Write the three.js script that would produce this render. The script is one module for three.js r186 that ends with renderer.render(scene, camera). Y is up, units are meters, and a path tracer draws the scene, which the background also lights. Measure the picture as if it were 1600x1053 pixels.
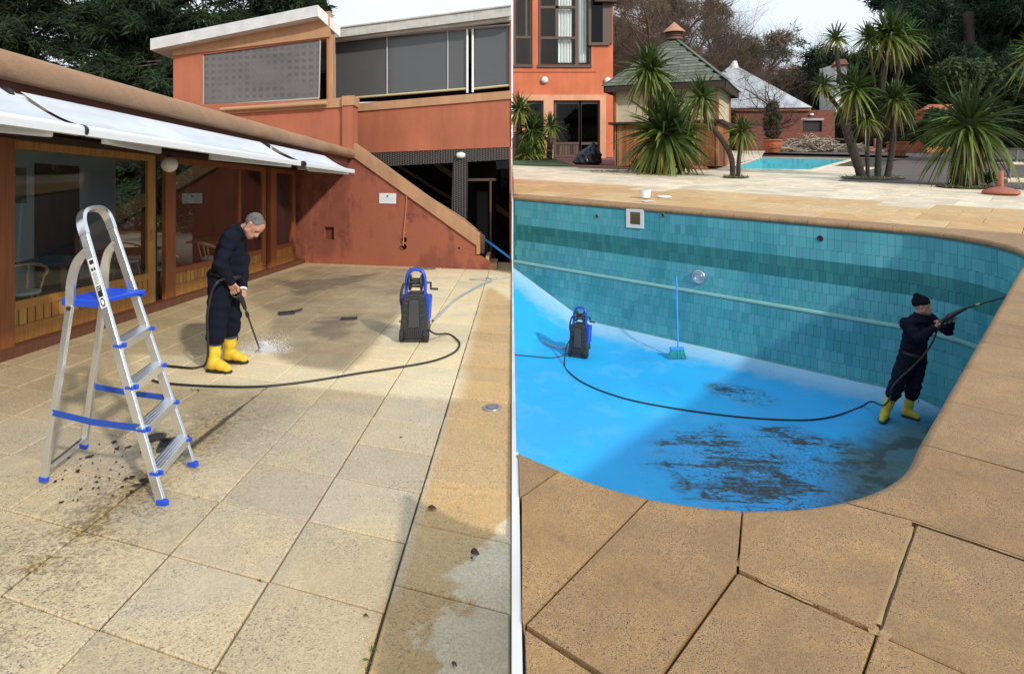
import * as THREE from 'three';
import { mergeGeometries, toCreasedNormals } from 'three/addons/utils/BufferGeometryUtils.js';
import { RoundedBoxGeometry } from 'three/addons/geometries/RoundedBoxGeometry.js';

// ---------------------------------------------------------------- camera, sky, sun, exposure
const scene = new THREE.Scene();
const camera = new THREE.PerspectiveCamera(76.97, 1600 / 1590, 0.05, 600);
camera.position.set(0, 1.75, 0);                       // level camera with a shifted lens, so that walls stay upright
camera.setViewOffset(1600, 1590, 0, 537, 1600, 1053);
scene.add(camera);
const renderer = new THREE.WebGLRenderer({ antialias: true });
renderer.setSize(1024, 673);
renderer.toneMapping = THREE.LinearToneMapping;
renderer.toneMappingExposure = 1.15;
renderer.shadowMap.enabled = true;
const SUN = new THREE.Vector3(0.502, 0.515, 0.693).normalize();
{
  const w = 1024, h = 512, data = new Float32Array(w * h * 4);
  const hsh = (x, y, s) => { let n = Math.imul(x, 374761393) + Math.imul(y, 668265263) + Math.imul(s, 982451653) | 0; n = Math.imul(n ^ (n >>> 13), 1274126177); return ((n ^ (n >>> 16)) >>> 0) / 4294967296; };
  const vn = (x, y, p, s) => { const xi = Math.floor(x), yi = Math.floor(y), fx = x - xi, fy = y - yi, a = fx * fx * (3 - 2 * fx), b = fy * fy * (3 - 2 * fy), m = (q) => ((q % p) + p) % p; return (hsh(m(xi), yi, s) * (1 - a) + hsh(m(xi + 1), yi, s) * a) * (1 - b) + (hsh(m(xi), yi + 1, s) * (1 - a) + hsh(m(xi + 1), yi + 1, s) * a) * b; };
  for (let j = 0; j < h; j++) for (let i = 0; i < w; i++) {
    const el = ((j + 0.5) / h - 0.5) * Math.PI, y = Math.sin(el), az = ((i + 0.5) / w - 0.5) * 2 * Math.PI;
    const k = Math.pow(Math.max(0, y), 0.6), dir = new THREE.Vector3(Math.cos(el) * Math.cos(az), y, Math.cos(el) * Math.sin(az));
    let c = 0, am = 0.5; for (let o = 0; o < 5; o++) { c += am * vn(i / w * 10 * 2 ** o, j / h * 14 * 2 ** o, 10 * 2 ** o, o); am *= 0.5; }
    const cl = Math.min(1, Math.max(0, (c - 0.38) * 3.2));
    const glow = Math.pow(Math.max(0, dir.dot(SUN)), 9) * 0.35;
    const g = y < 0 ? [0.45, 0.42, 0.38] : [0.90 - 0.30 * k, 0.96 - 0.20 * k, 1.02 - 0.06 * k].map((q, n) => q * (1 - 0.55 * cl) + 0.55 * cl * [0.96, 0.97, 0.98][n] + glow);
    data.set([g[0], g[1], g[2], 1], (j * w + i) * 4);
  }
  const sky = new THREE.DataTexture(data, w, h, THREE.RGBAFormat, THREE.FloatType);
  sky.mapping = THREE.EquirectangularReflectionMapping; sky.magFilter = sky.minFilter = THREE.LinearFilter; sky.needsUpdate = true;
  scene.background = sky; scene.environment = sky;
}
const sun = new THREE.DirectionalLight(new THREE.Color(1, 0.93, 0.82), 2.9);
sun.position.copy(SUN).multiplyScalar(60); sun.castShadow = true; sun.shadow.radius = 4;
sun.shadow.mapSize.set(4096, 4096); Object.assign(sun.shadow.camera, { left: -40, right: 40, top: 40, bottom: -40, near: 1, far: 200 });
scene.add(sun, sun.target);

// ---------------------------------------------------------------- helpers
const V = (x, y, z) => new THREE.Vector3(x, y, z);
let seed_ = 7; const reseed = (s) => { seed_ = s; };
const rnd = () => { seed_ = (seed_ + 0x6d2b79f5) | 0; let t = Math.imul(seed_ ^ (seed_ >>> 15), 1 | seed_); t = (t + Math.imul(t ^ (t >>> 7), 61 | t)) ^ t; return ((t ^ (t >>> 14)) >>> 0) / 4294967296; };
const rr = (a, b) => a + (b - a) * rnd();
const pick = (a) => a[Math.floor(rnd() * a.length)];
const clamp = (x, a, b) => Math.min(b, Math.max(a, x)), mix = (a, b, t) => a + (b - a) * t, sstep = (a, b, x) => { const t = clamp((x - a) / (b - a), 0, 1); return t * t * (3 - 2 * t); };
// the terrace (x < 0) falls gently away from the eye, the pool deck (x > 0) rises gently
const gL = (x, d, h = 0) => V(x, -0.047 * d + h, -d);
const gR = (x, d, h = 0) => V(x, 0.33 + 0.05 * d + h, -d);
const pxL = (u, v, h = 0) => { const d = 1750 / (v - 305); return gL((u - 800) / 1000 * d, d, h); };
const pxR = (u, v, D = 0, h = 0) => { const d = (1420 + 1000 * D) / (v - 208); return gR((u - 800) / 1000 * d, d, h - D); };
const at = (u, v, d) => V((u - 800) * d / 1000, 1.75 + (258 - v) * d / 1000, -d);
const W = (u, v, t) => at(u, v, t / (1 - 0.31 * (800 - u) / 1000));      // on a wall across the terrace
const S = (u, v, X) => at(u, v, 1000 * X / (u - 800));                   // on a wall along the terrace
const P = (p1, p2, h = 0) => gR(0.764 * p1 + 0.645 * p2, -0.645 * p1 + 0.764 * p2, h);   // pool axes: along the long wall, across the pool
const toP = (p) => [0.764 * p.x + 0.645 * p.z, 0.645 * p.x - 0.764 * p.z];

const used = {};
const numbered = (n) => { used[n] = (used[n] ?? -1) + 1; return used[n] ? n + '_' + String(used[n]).padStart(3, '0') : n; };
function thing(name, label, category, pos, turn = 0, group) {
  const o = new THREE.Group(); o.name = numbered(name); scene.add(o);
  if (pos) o.position.copy(pos); o.rotation.y = turn;
  o.userData = { label, category }; if (group) o.userData.group = group;
  return o;
}
function obj(name, geo, mat, parent) {
  if (Array.isArray(geo)) geo = merge(geo);
  const m = new THREE.Mesh(geo, mat); m.name = parent ? name : numbered(name); m.castShadow = m.receiveShadow = true; (parent || scene).add(m); return m;
}
function tag(o, label, category, group) { o.userData = { label, category }; if (group) o.userData.group = group; return o; }
function struct(name, geo, mat, label) { const m = geo ? obj(name, geo, mat) : (() => { const g = new THREE.Group(); g.name = numbered(name); scene.add(g); return g; })(); m.userData = { kind: 'structure' }; if (label) m.userData.label = label; return m; }
function rebase(g, base) { g.position.copy(base); for (const c of g.children) c.position.sub(base); return g; }
function copyOf(o, pos, turn, label) { const c = o.clone(); c.name = numbered(o.name.replace(/_\d{3}$/, '')); c.position.copy(pos); c.rotation.y = turn; c.userData = { ...o.userData, label: label ?? o.userData.label }; scene.add(c); return c; }
function merge(list) { return mergeGeometries(list.map((g) => { const q = g.index ? g.toNonIndexed() : g; for (const k of Object.keys(q.attributes)) if (!['position', 'normal', 'uv'].includes(k)) q.deleteAttribute(k); return q; })); }

// polygon soup with flat normals and uv in metres
class Soup {
  constructor() { this.p = []; this.n = []; this.t = []; }
  poly(pts, holes = [], uvf) {
    const nrm = V(0, 0, 0); for (let i = 0; i < pts.length; i++) { const a = pts[i], b = pts[(i + 1) % pts.length]; nrm.x += (a.y - b.y) * (a.z + b.z); nrm.y += (a.z - b.z) * (a.x + b.x); nrm.z += (a.x - b.x) * (a.y + b.y); }
    if (nrm.lengthSq() < 1e-16) return this; nrm.normalize();
    const h = Math.abs(nrm.y) > 0.7 ? V(1, 0, 0) : V(0, 1, 0).cross(nrm).normalize(), w = nrm.clone().cross(h).normalize(); if (Math.abs(nrm.y) > 0.7) h.crossVectors(w, nrm);
    const two = (a) => a.map((p) => new THREE.Vector2(p.dot(h), p.dot(w)));
    const tri = pts.length === 3 && !holes.length ? [[0, 1, 2]] : pts.length === 4 && !holes.length ? [[0, 1, 2], [0, 2, 3]] : THREE.ShapeUtils.triangulateShape(two(pts), holes.map(two)), all = [...pts, ...holes.flat()];
    for (const f of tri) for (const i of f) { const p = all[i]; this.p.push(p.x, p.y, p.z); this.n.push(nrm.x, nrm.y, nrm.z); const q = uvf ? uvf(p, nrm) : Math.abs(nrm.y) > 0.7 ? [p.x, -p.z] : [p.dot(h), p.y]; this.t.push(q[0], q[1]); }
    return this;
  }
  // front polygon (counter-clockwise seen from outside) pushed back by the vector off
  prism(front, off, holes = [], uvf) {
    const b = front.map((p) => p.clone().add(off));
    this.poly(front, holes, uvf); this.poly([...b].reverse(), holes.map((h) => h.map((p) => p.clone().add(off)).reverse()), uvf);
    const ring = (f, flip) => { for (let i = 0; i < f.length; i++) { const j = (i + 1) % f.length, q = [f[j], f[i], f[i].clone().add(off), f[j].clone().add(off)]; this.poly(flip ? q.reverse() : q, [], uvf); } };
    ring(front, false); for (const h of holes) { const area = this.area(h, front); ring(h, area > 0); }
    return this;
  }
  area(h, f) { const n1 = V(0, 0, 0), n2 = V(0, 0, 0); const add = (n, P_) => { for (let i = 1; i < P_.length - 1; i++) n.add(P_[i].clone().sub(P_[0]).cross(P_[i + 1].clone().sub(P_[0]))); }; add(n1, h); add(n2, f); return n1.dot(n2); }
  tri(a, b, c) { return this.poly([a, b, c]); }
  geo() { const g = new THREE.BufferGeometry(); g.setAttribute('position', new THREE.Float32BufferAttribute(this.p, 3)); g.setAttribute('normal', new THREE.Float32BufferAttribute(this.n, 3)); g.setAttribute('uv', new THREE.Float32BufferAttribute(this.t, 2)); return g; }
}
const prism = (f, off, holes) => new Soup().prism(f, off, holes).geo();
// wall piece across the terrace given by picture corners, thickness k metres away from the eye
const BACK = V(0, -0.047, -1);
const wallPoly = (pts, t, k, holes) => { const f = pts.map(([u, v]) => W(u, v, t)); return prism(ccw(f, V(0, 0, 1)), BACK.clone().multiplyScalar(k), holes?.map((h) => h.map(([u, v]) => W(u, v, t)))); };
function ccw(f, n) { const a = V(0, 0, 0); for (let i = 1; i < f.length - 1; i++) a.add(f[i].clone().sub(f[0]).cross(f[i + 1].clone().sub(f[0]))); return a.dot(n) < 0 ? [...f].reverse() : f; }
// block along/across the terrace: x range, distance range along the terrace (skewed like the paving), height range
function lbox(x0, x1, t0, t1, h0, h1, k = 0.31) {
  const q = (x, t, h) => gL(x, t - k * x, h);
  return prism(ccw([q(x0, t0, h0), q(x1, t0, h0), q(x1, t0, h1), q(x0, t0, h1)], V(0, 0, 1)), q(x0, t1, h0).sub(q(x0, t0, h0)));
}
// piece of the glass front: x range, distance range d, heights
function sbox(x0, x1, d0, d1, h0, h1) { return prism(ccw([gL(x1, d0, h0), gL(x1, d1, h0), gL(x1, d1, h1), gL(x1, d0, h1)], V(1, 0, 0)), V(x0 - x1, 0, 0)); }
// upright rectangle facing the eye at distance d
function rect(u0, v0, u1, v1, d, k) { return prism([at(u0, v1, d), at(u1, v1, d), at(u1, v0, d), at(u0, v0, d)], V(0, 0, -k)); }
function rectHole(u0, v0, u1, v1, d, k, holes) { return prism([at(u0, v1, d), at(u1, v1, d), at(u1, v0, d), at(u0, v0, d)], V(0, 0, -k), holes.map(([a, b, c, e]) => [at(a, e, d), at(c, e, d), at(c, b, d), at(a, b, d)])); }
const box = (w, h, l, x = 0, y = 0, z = 0, r = 0.004) => { const g = r ? new RoundedBoxGeometry(w, h, l, 2, Math.min(r, w / 2.1, h / 2.1, l / 2.1)) : new THREE.BoxGeometry(w, h, l); g.translate(x, y, z); return g; };
const cyl = (r0, r1, h, x = 0, y = 0, z = 0, n = 24, axis = 'y') => { const g = new THREE.CylinderGeometry(r1, r0, h, n); if (axis === 'x') g.rotateZ(Math.PI / 2); if (axis === 'z') g.rotateX(Math.PI / 2); g.translate(x, y, z); return g; };
const tube = (pts, r, n = 40, m = 8, tension = 0.5) => new THREE.TubeGeometry(new THREE.CatmullRomCurve3(pts, false, 'catmullrom', tension), n, r, m);
const lathe = (pr, n = 32) => new THREE.LatheGeometry(pr.map(([a, b]) => new THREE.Vector2(a, b)), n);
// a bar of rectangular section from a to b, side = direction of its width
function bar(a, b, w, t, side) {
  const z = b.clone().sub(a), L = z.length(); z.normalize(); const x = side.clone().addScaledVector(z, -side.dot(z)).normalize(), y = z.clone().cross(x);
  const g = new RoundedBoxGeometry(w, t, L, 2, Math.min(w, t) * 0.2); g.applyMatrix4(new THREE.Matrix4().makeBasis(x, y, z).setPosition(a.clone().add(b).multiplyScalar(0.5))); return g;
}
function rod(a, b, r, n = 10, r2 = r) { const z = b.clone().sub(a), L = z.length(), g = new THREE.CylinderGeometry(r2, r, L, n); g.applyQuaternion(new THREE.Quaternion().setFromUnitVectors(V(0, 1, 0), z.normalize())); const m = a.clone().add(b).multiplyScalar(0.5); g.translate(m.x, m.y, m.z); return g; }

// ---------------------------------------------------------------- procedural textures
const hash = (x, y, s) => { let n = Math.imul(x, 374761393) + Math.imul(y, 668265263) + Math.imul(s, 982451653) | 0; n = Math.imul(n ^ (n >>> 13), 1274126177); return ((n ^ (n >>> 16)) >>> 0) / 4294967296; };
function vnoise(x, y, px, py, s) { const xi = Math.floor(x), yi = Math.floor(y), fx = x - xi, fy = y - yi, a = fx * fx * (3 - 2 * fx), b = fy * fy * (3 - 2 * fy), X0 = ((xi % px) + px) % px, X1 = (X0 + 1) % px, Y0 = ((yi % py) + py) % py, Y1 = (Y0 + 1) % py; return (hash(X0, Y0, s) * (1 - a) + hash(X1, Y0, s) * a) * (1 - b) + (hash(X0, Y1, s) * (1 - a) + hash(X1, Y1, s) * a) * b; }
function fbm(x, y, px, py, s, oct = 4) { let v = 0, a = 0.5, t = 0; for (let o = 0; o < oct; o++) { v += a * vnoise(x, y, px, py, s + o * 17); t += a; a *= 0.5; x *= 2; y *= 2; px *= 2; py *= 2; } return v / t; }
const enc = (c) => { c = clamp(c, 0, 1); return Math.round(255 * (c <= 0.0031308 ? 12.92 * c : 1.055 * Math.pow(c, 1 / 2.4) - 0.055)); };
// f(u, v) -> linear colour [r, g, b]
function colorTex(w, h, f) {
  const d = new Uint8Array(w * h * 4);
  for (let j = 0; j < h; j++) for (let i = 0; i < w; i++) { const c = f((i + 0.5) / w, (j + 0.5) / h), o = (j * w + i) * 4; d[o] = enc(c[0]); d[o + 1] = enc(c[1]); d[o + 2] = enc(c[2]); d[o + 3] = 255; }
  const t = new THREE.DataTexture(d, w, h); t.colorSpace = THREE.SRGBColorSpace; t.wrapS = t.wrapT = THREE.RepeatWrapping; t.magFilter = THREE.LinearFilter; t.needsUpdate = true; return t;
}
function grayTex(w, h, f) {
  const d = new Uint8Array(w * h * 4);
  for (let j = 0; j < h; j++) for (let i = 0; i < w; i++) { const c = Math.round(255 * clamp(f((i + 0.5) / w, (j + 0.5) / h), 0, 1)), o = (j * w + i) * 4; d[o] = d[o + 1] = d[o + 2] = c; d[o + 3] = 255; }
  const t = new THREE.DataTexture(d, w, h); t.wrapS = t.wrapT = THREE.RepeatWrapping; t.magFilter = THREE.LinearFilter; t.needsUpdate = true; return t;
}
const rep = (t, sx, sy = sx) => { const c = t.clone(); c.repeat.set(1 / sx, 1 / sy); c.needsUpdate = true; return c; };
const col = (r, g, b) => new THREE.Color().setRGB(r, g, b);
const std = (c, roughness = 0.7, more = {}) => new THREE.MeshStandardMaterial({ color: Array.isArray(c) ? col(...c) : c, roughness, side: THREE.DoubleSide, ...more });

const grainT = grayTex(512, 512, (u, v) => 0.35 * fbm(u * 12, v * 12, 12, 12, 3, 4) + 0.65 * fbm(u * 90, v * 90, 90, 90, 5, 3));
const mottleT = colorTex(1024, 1024, (u, v) => { const a = fbm(u * 5, v * 5, 5, 5, 11, 6), b = fbm(u * 40, v * 40, 40, 40, 19, 3), k = 0.80 + 0.30 * (a - 0.35) + 0.14 * (b - 0.5); return [k, k * (0.99 + 0.04 * (a - 0.5)), k]; });
const aggT = grayTex(1024, 1024, (u, v) => { const a = vnoise(u * 230, v * 230, 230, 230, 5), b = vnoise(u * 110, v * 110, 110, 110, 9), c = fbm(u * 8, v * 8, 8, 8, 21, 4); const pit = sstep(0.70, 0.84, a) * sstep(0.25, 0.6, b * 0.6 + c * 0.5); return 0.75 + 0.2 * (b - 0.5) - 0.6 * pit; });
const streakT = colorTex(512, 1024, (u, v) => { const a = fbm(u * 24, v * 2.0, 24, 2, 31, 5), b = fbm(u * 4, v * 4, 4, 4, 37, 5), k = 0.78 + 0.42 * (b - 0.45) + 0.16 * (a - 0.5); return [k, k, k]; });
const woodT = colorTex(512, 512, (u, v) => { const g = fbm(u * 40, v * 3, 40, 3, 41, 5), r = fbm(u * 6, v * 2, 6, 2, 43, 4), k = 0.62 + 0.65 * (g - 0.4) + 0.5 * (r - 0.5); return [k, k * 0.97, k * 0.93]; });
const fabricT = grayTex(256, 256, (u, v) => 0.5 + 0.25 * Math.sin(u * 256 * Math.PI / 2) * Math.sin(v * 256 * Math.PI / 2) + 0.3 * (fbm(u * 20, v * 20, 20, 20, 5, 3) - 0.5));
const dirtT = grayTex(512, 512, (u, v) => 0.55 + 0.5 * (fbm(u * 9, v * 9, 9, 9, 77, 5) - 0.5));

// ---------------------------------------------------------------- materials
const rustT = colorTex(1024, 512, (u, v) => { const a = fbm(u * 9, v * 4, 9, 4, 301, 6), b = fbm(u * 40, v * 5, 40, 5, 303, 4), c = fbm(u * 26, v * 16, 26, 16, 307, 5); const wet = sstep(0.46, 0.66, a * 0.7 + b * 0.32), spot = sstep(0.60, 0.72, c), k = 1.08 - 0.36 * wet - 0.22 * spot + 0.25 * (c - 0.5); return [k, k * (1 - 0.06 * wet), k * (1 + 0.05 * wet)]; });
const rustGrey = colorTex(512, 512, (u, v) => { const a = fbm(u * 18, v * 3, 18, 3, 311, 5), b = fbm(u * 5, v * 5, 5, 5, 313, 5), k = 0.90 + 0.35 * (a - 0.5) + 0.35 * (b - 0.45); return [k, k * 1.0, k * 0.99]; });
const hairT = colorTex(256, 256, (u, v) => { const a = vnoise(u * 60, v * 24, 60, 24, 321), b = fbm(u * 8, v * 8, 8, 8, 323, 4), k = 0.25 + 1.1 * a * b * 1.6; return [k, k, k]; });
const M = {};
const cloth = (c, more) => new THREE.MeshPhysicalMaterial({ color: col(...c), roughness: 0.95, specularIntensity: 0.25, side: THREE.DoubleSide, ...more });
const stucco = (c, s = 3) => std(c, 0.85, { map: rep(streakT, s, s * 1.4), bumpMap: rep(grainT, 0.8), bumpScale: 0.006 });
M.orange = stucco([0.52, 0.165, 0.085]); M.rust = std([0.35, 0.108, 0.060], 0.85, { map: rep(rustT, 7, 4), bumpMap: rep(grainT, 0.8), bumpScale: 0.008 }); M.tan = stucco([0.56, 0.31, 0.165], 2); M.tan2 = stucco([0.40, 0.235, 0.135], 1.6);
M.orangeR = stucco([0.70, 0.19, 0.085], 4); M.peach = stucco([0.80, 0.40, 0.23], 3);
M.roofwhite = std([0.72, 0.72, 0.70], 0.6, { map: rep(mottleT, 1.5) }); M.roofdirty = std([0.60, 0.58, 0.52], 0.8, { map: rep(streakT, 1.2, 0.6) });
M.redwood = std([0.36, 0.115, 0.034], 0.45, { map: rep(woodT, 0.25, 1.2) }); M.pine = std([0.56, 0.27, 0.065], 0.45, { map: rep(woodT, 0.25, 1.2) }); M.pine2 = std([0.68, 0.37, 0.11], 0.45, { map: rep(woodT, 0.2, 0.9) }); M.pine3 = std([0.54, 0.245, 0.06], 0.45, { map: rep(woodT, 0.22, 1.0) });
M.darkwood = std([0.06, 0.032, 0.022], 0.5, { map: rep(woodT, 0.3, 1.5) }); M.brownframe = std([0.10, 0.06, 0.045], 0.5); M.black = std([0.012, 0.012, 0.013], 0.6); M.shadeblack = std([0.02, 0.018, 0.017], 0.8);  // last one: near-black standing in for shade in gaps, holes and unlit rooms
M.glass = new THREE.MeshPhysicalMaterial({ color: col(0.93, 0.96, 0.96), roughness: 0.02, transmission: 1, thickness: 0, ior: 1.22, side: THREE.DoubleSide });
M.tintglass = new THREE.MeshPhysicalMaterial({ color: col(0.35, 0.37, 0.38), roughness: 0.03, transmission: 1, thickness: 0, ior: 1.3, side: THREE.DoubleSide });
M.film = new THREE.MeshPhysicalMaterial({ color: col(0.40, 0.41, 0.42), roughness: 0.16, transmission: 0.78, thickness: 0, ior: 1.45, side: THREE.DoubleSide, bumpMap: rep(mottleT, 2.5, 1.2), bumpScale: 0.02 });
M.canvas = std([0.66, 0.70, 0.76], 0.8, { map: rep(rustGrey, 3, 3), bumpMap: rep(fabricT, 0.2), bumpScale: 0.002 }); M.whitemetal = std([0.74, 0.75, 0.76], 0.35);
M.white = std([0.78, 0.78, 0.76], 0.5); M.cream = std([0.60, 0.55, 0.40], 0.8, { map: rep(mottleT, 2) });
M.alu = std([0.74, 0.76, 0.78], 0.33, { metalness: 0.9, bumpMap: rep(dirtT, 0.2), bumpScale: 0.0006, roughnessMap: rep(dirtT, 0.3) }); M.steel = std([0.55, 0.56, 0.57], 0.35, { metalness: 0.9 });
M.blue = std([0.010, 0.065, 0.55], 0.38); M.bluebar = std([0.012, 0.075, 0.42], 0.4, { metalness: 0.2 }); M.skyblue = std([0.02, 0.25, 0.75], 0.5);
M.rubber = std([0.016, 0.016, 0.017], 0.45); M.plastic = std([0.026, 0.028, 0.031], 0.42, { bumpMap: rep(grainT, 0.06), bumpScale: 0.0006 }); M.plastic2 = std([0.045, 0.048, 0.052], 0.38);
M.greyhose = std([0.36, 0.37, 0.40], 0.5); M.yellow = std([0.80, 0.53, 0.03], 0.5, { map: rep(mottleT, 0.35), bumpMap: rep(dirtT, 0.2), bumpScale: 0.002 }); M.yellowD = std([0.66, 0.46, 0.04], 0.55, { map: rep(mottleT, 0.3), bumpMap: rep(dirtT, 0.2), bumpScale: 0.002 });
M.navy = cloth([0.0075, 0.0085, 0.017], { bumpMap: rep(fabricT, 0.05), bumpScale: 0.0006 }); M.trouser = cloth([0.0075, 0.009, 0.017], { bumpMap: rep(fabricT, 0.05), bumpScale: 0.0006 }); M.denim = std([0.035, 0.06, 0.11], 0.9); M.knit = cloth([0.007, 0.007, 0.008], { bumpMap: rep(grainT, 0.03), bumpScale: 0.002 });
M.skin = std([0.43, 0.215, 0.14], 0.6); M.greyhair = std([0.19, 0.18, 0.175], 0.95, { map: rep(hairT, 0.12), bumpMap: rep(grainT, 0.03), bumpScale: 0.004 }); M.belt = std([0.025, 0.011, 0.007], 0.6);
M.terracotta = std([0.45, 0.14, 0.065], 0.8, { map: rep(mottleT, 0.6) }); M.brass = std([0.45, 0.30, 0.10], 0.35, { metalness: 0.9 });
M.teal = std([0.05, 0.33, 0.36], 0.6); M.soil = std([0.05, 0.035, 0.022], 0.95, { map: rep(mottleT, 0.5) });

// ================================================================ THE TERRACE (left of the divide)
const KT = 0.384;
const inPoly = (x, y, p) => { let c = false; for (let i = 0, j = p.length - 1; i < p.length; j = i++) if ((p[i][1] > y) !== (p[j][1] > y) && x < (p[j][0] - p[i][0]) * (y - p[i][1]) / (p[j][1] - p[i][1]) + p[i][0]) c = !c; return c; };
const xd = (u, v) => { const d = 1750 / (v - 305); return [(u - 800) / 1000 * d, d]; };
// how washed, dirty, wet the paving is, by place on the ground (metres); masks blurred on a 5 cm grid
const TW = 6.2, TD = 17, MW = 124, MH = 340;
function mask(polys, blur = 2) {
  let a = new Float32Array(MW * MH);
  for (let j = 0; j < MH; j++) for (let i = 0; i < MW; i++) { const x = -6.1 + (i + 0.5) / MW * TW, d = (j + 0.5) / MH * TD; for (const p of polys) if (inPoly(x, d, p)) a[j * MW + i] = 1; }
  for (let k = 0; k < blur; k++) { const b = new Float32Array(a.length); for (let j = 0; j < MH; j++) for (let i = 0; i < MW; i++) { let s = 0, n = 0; for (let y = -1; y <= 1; y++) for (let x = -1; x <= 1; x++) { const q = j + y, r = i + x; if (q >= 0 && q < MH && r >= 0 && r < MW) { s += a[q * MW + r]; n++; } } b[j * MW + i] = s / n; } a = b; }
  return (x, d) => { const fx = clamp((x + 6.1) / TW * MW - 0.5, 0, MW - 1.001), fy = clamp(d / TD * MH - 0.5, 0, MH - 1.001), i = Math.floor(fx), j = Math.floor(fy), p = fx - i, q = fy - j; return (a[j * MW + i] * (1 - p) + a[j * MW + i + 1] * p) * (1 - q) + (a[(j + 1) * MW + i] * (1 - p) + a[(j + 1) * MW + i + 1] * p) * q; };
}
const PX = (l) => l.map(([u, v]) => xd(u, v));
const mClean = mask([PX([[200, 552], [300, 556], [405, 545], [470, 572], [540, 582], [565, 560], [628, 490], [645, 418], [800, 424], [800, 470], [762, 446], [731, 547], [718, 626], [600, 617], [500, 607], [424, 603], [300, 606], [215, 590]])], 1);
const mDark = mask([PX([[410, 548], [462, 570], [538, 580], [562, 558], [625, 490], [642, 420], [600, 418], [480, 416], [420, 432], [385, 446], [395, 470], [425, 495]])], 1);
const mStreak = mask([PX([[500, 500], [560, 490], [540, 520], [505, 535], [490, 520]]), PX([[430, 440], [520, 436], [600, 424], [560, 440], [470, 462]])], 2);
const mTan = mask([PX([[762, 440], [731, 547], [693, 667], [640, 840], [575, 1053], [560, 1110], [900, 1110], [900, 440]])], 0);
const mDry = mask([PX([[790, 812], [770, 835], [738, 862], [712, 880], [705, 905], [690, 925], [702, 950], [688, 985], [678, 1020], [690, 1075], [900, 1075], [900, 812]])], 1);
const mWet = mask([PX([[180, 610], [330, 600], [430, 600], [470, 640], [380, 690], [300, 720], [240, 700], [150, 660]])], 5);
const mFar = mask([PX([[0, 560], [300, 470], [470, 412], [800, 412], [900, 540], [600, 620], [0, 660]])], 5);
const D_0 = 1.15, D_1 = 17;                                         // finer near the eye
const terraceT = colorTex(2048, 2048, (u, v) => {
  const x = -6.1 + u * TW, d = D_0 * Math.pow(D_1 / D_0, v), n1 = fbm(x * 1.4 + 40, d * 1.4, 999, 999, 51, 4), n2 = fbm(x * 6 + 40, d * 6, 9999, 9999, 53, 3);
  const wx = x + (n2 - 0.5) * 0.4, wd = d + (fbm(x * 5, d * 5 + 300, 9999, 9999, 57, 3) - 0.5) * 0.22;
  const cl = mClean(x + (n2 - 0.5) * 0.06, d), dk = mDark(x + (n2 - 0.5) * 0.08, d + (n1 - 0.5) * 0.1), tn = mTan(x, d), dry = sstep(0.3, 0.68, mDry(wx, wd) + 0.5 * (fbm(x * 16 + 20, d * 16, 9999, 9999, 59, 3) - 0.5)), wet = mWet(wx, wd), far = mFar(x, d), st = mStreak(wx, wd);
  let c = [0.67, 0.525, 0.315];                                   // foreground, sandy grey
  const gy = sstep(0.42, 0.62, n1); c = [mix(c[0], 0.57, gy), mix(c[1], 0.46, gy), mix(c[2], 0.31, gy)];
  const to = (k, q) => { c = c.map((a, i) => mix(a, q[i], k)); };
  to(far * 0.8, [0.59, 0.45, 0.25]); to(tn, [0.66, 0.43, 0.19]); to(tn * sstep(0.5, 0.7, n1) * 0.6, [0.56, 0.38, 0.19]);
  to(cl * 0.9, [0.84, 0.68, 0.42]); to(dk * (0.42 + 1.1 * (n1 - 0.45) + 0.5 * (n2 - 0.5)), [0.25, 0.18, 0.11]); to(st * 0.55, [0.07, 0.055, 0.045]); to(dry, [0.78, 0.64, 0.43]); to(wet * 0.4 * sstep(0.35, 0.6, n1 + 0.3 * (n2 - 0.5)), [0.24, 0.18, 0.11]);
  // dark lines where water stands along the joints, ochre beside them
  const j2 = Math.abs(x + 2.24), nearJ = Math.exp(-j2 * 9) * sstep(5.8, 4.6, d) * (1 - cl); to(nearJ * 0.75 * sstep(0.35, 0.55, n2), [0.46, 0.30, 0.07]); const bl_ = Math.exp(-j2 * (x < -2.24 ? 60 : 40)) * sstep(6.2, 5.4, d) * (1 - cl) * (0.25 + 0.95 * sstep(3.5, 4.0, d) + 0.5 * sstep(2.9, 2.4, d)); to(clamp(sstep(0.25, 0.75, bl_ * 1.5 * (0.1 + n2 * 1.5)) , 0, 1) * 0.92, [0.05, 0.042, 0.033]); const sp_ = Math.exp(-j2 * 2.6) * (x > -2.6 ? 1 : 0.5) * sstep(0.5, 0.72, vnoise(x * 60 + 700, d * 60, 99999, 99999, 73) * 0.6 + n2 * 0.5) * sstep(6, 5, d) * (1 - cl) * 0.8; to(sp_ * 0.8, [0.07, 0.055, 0.042]);
  // aggregate: dark pores and pale grains, fewer where it has been washed
  const g = vnoise(x * 210 + 1900, d * 210, 99999, 99999, 61), g2 = vnoise(x * 95 + 900, d * 95, 9999, 9999, 67), g3 = vnoise(x * 330 + 2900, d * 330, 99999, 99999, 69), pat = fbm(x * 3.1 + 90, d * 3.1, 999, 999, 71, 4);
  const pores = sstep(0.66, 0.86, g) * sstep(0.25, 0.65, pat * 0.7 + g2 * 0.4) * (1 - 0.65 * cl - 0.45 * dry) * (x < -1.8 && d < 4 ? 1.25 : 0.9);
  const k = 0.90 + 0.22 * (g2 - 0.45) + 0.30 * (g3 - 0.5) + 0.24 * (n1 - 0.5) + 0.1 * (n2 - 0.5);
  return c.map((a, i) => mix(a * k, [0.12, 0.095, 0.075][i], clamp(pores * 0.8, 0, 1)));
});
terraceT.wrapS = terraceT.wrapT = THREE.ClampToEdgeWrapping;
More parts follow.
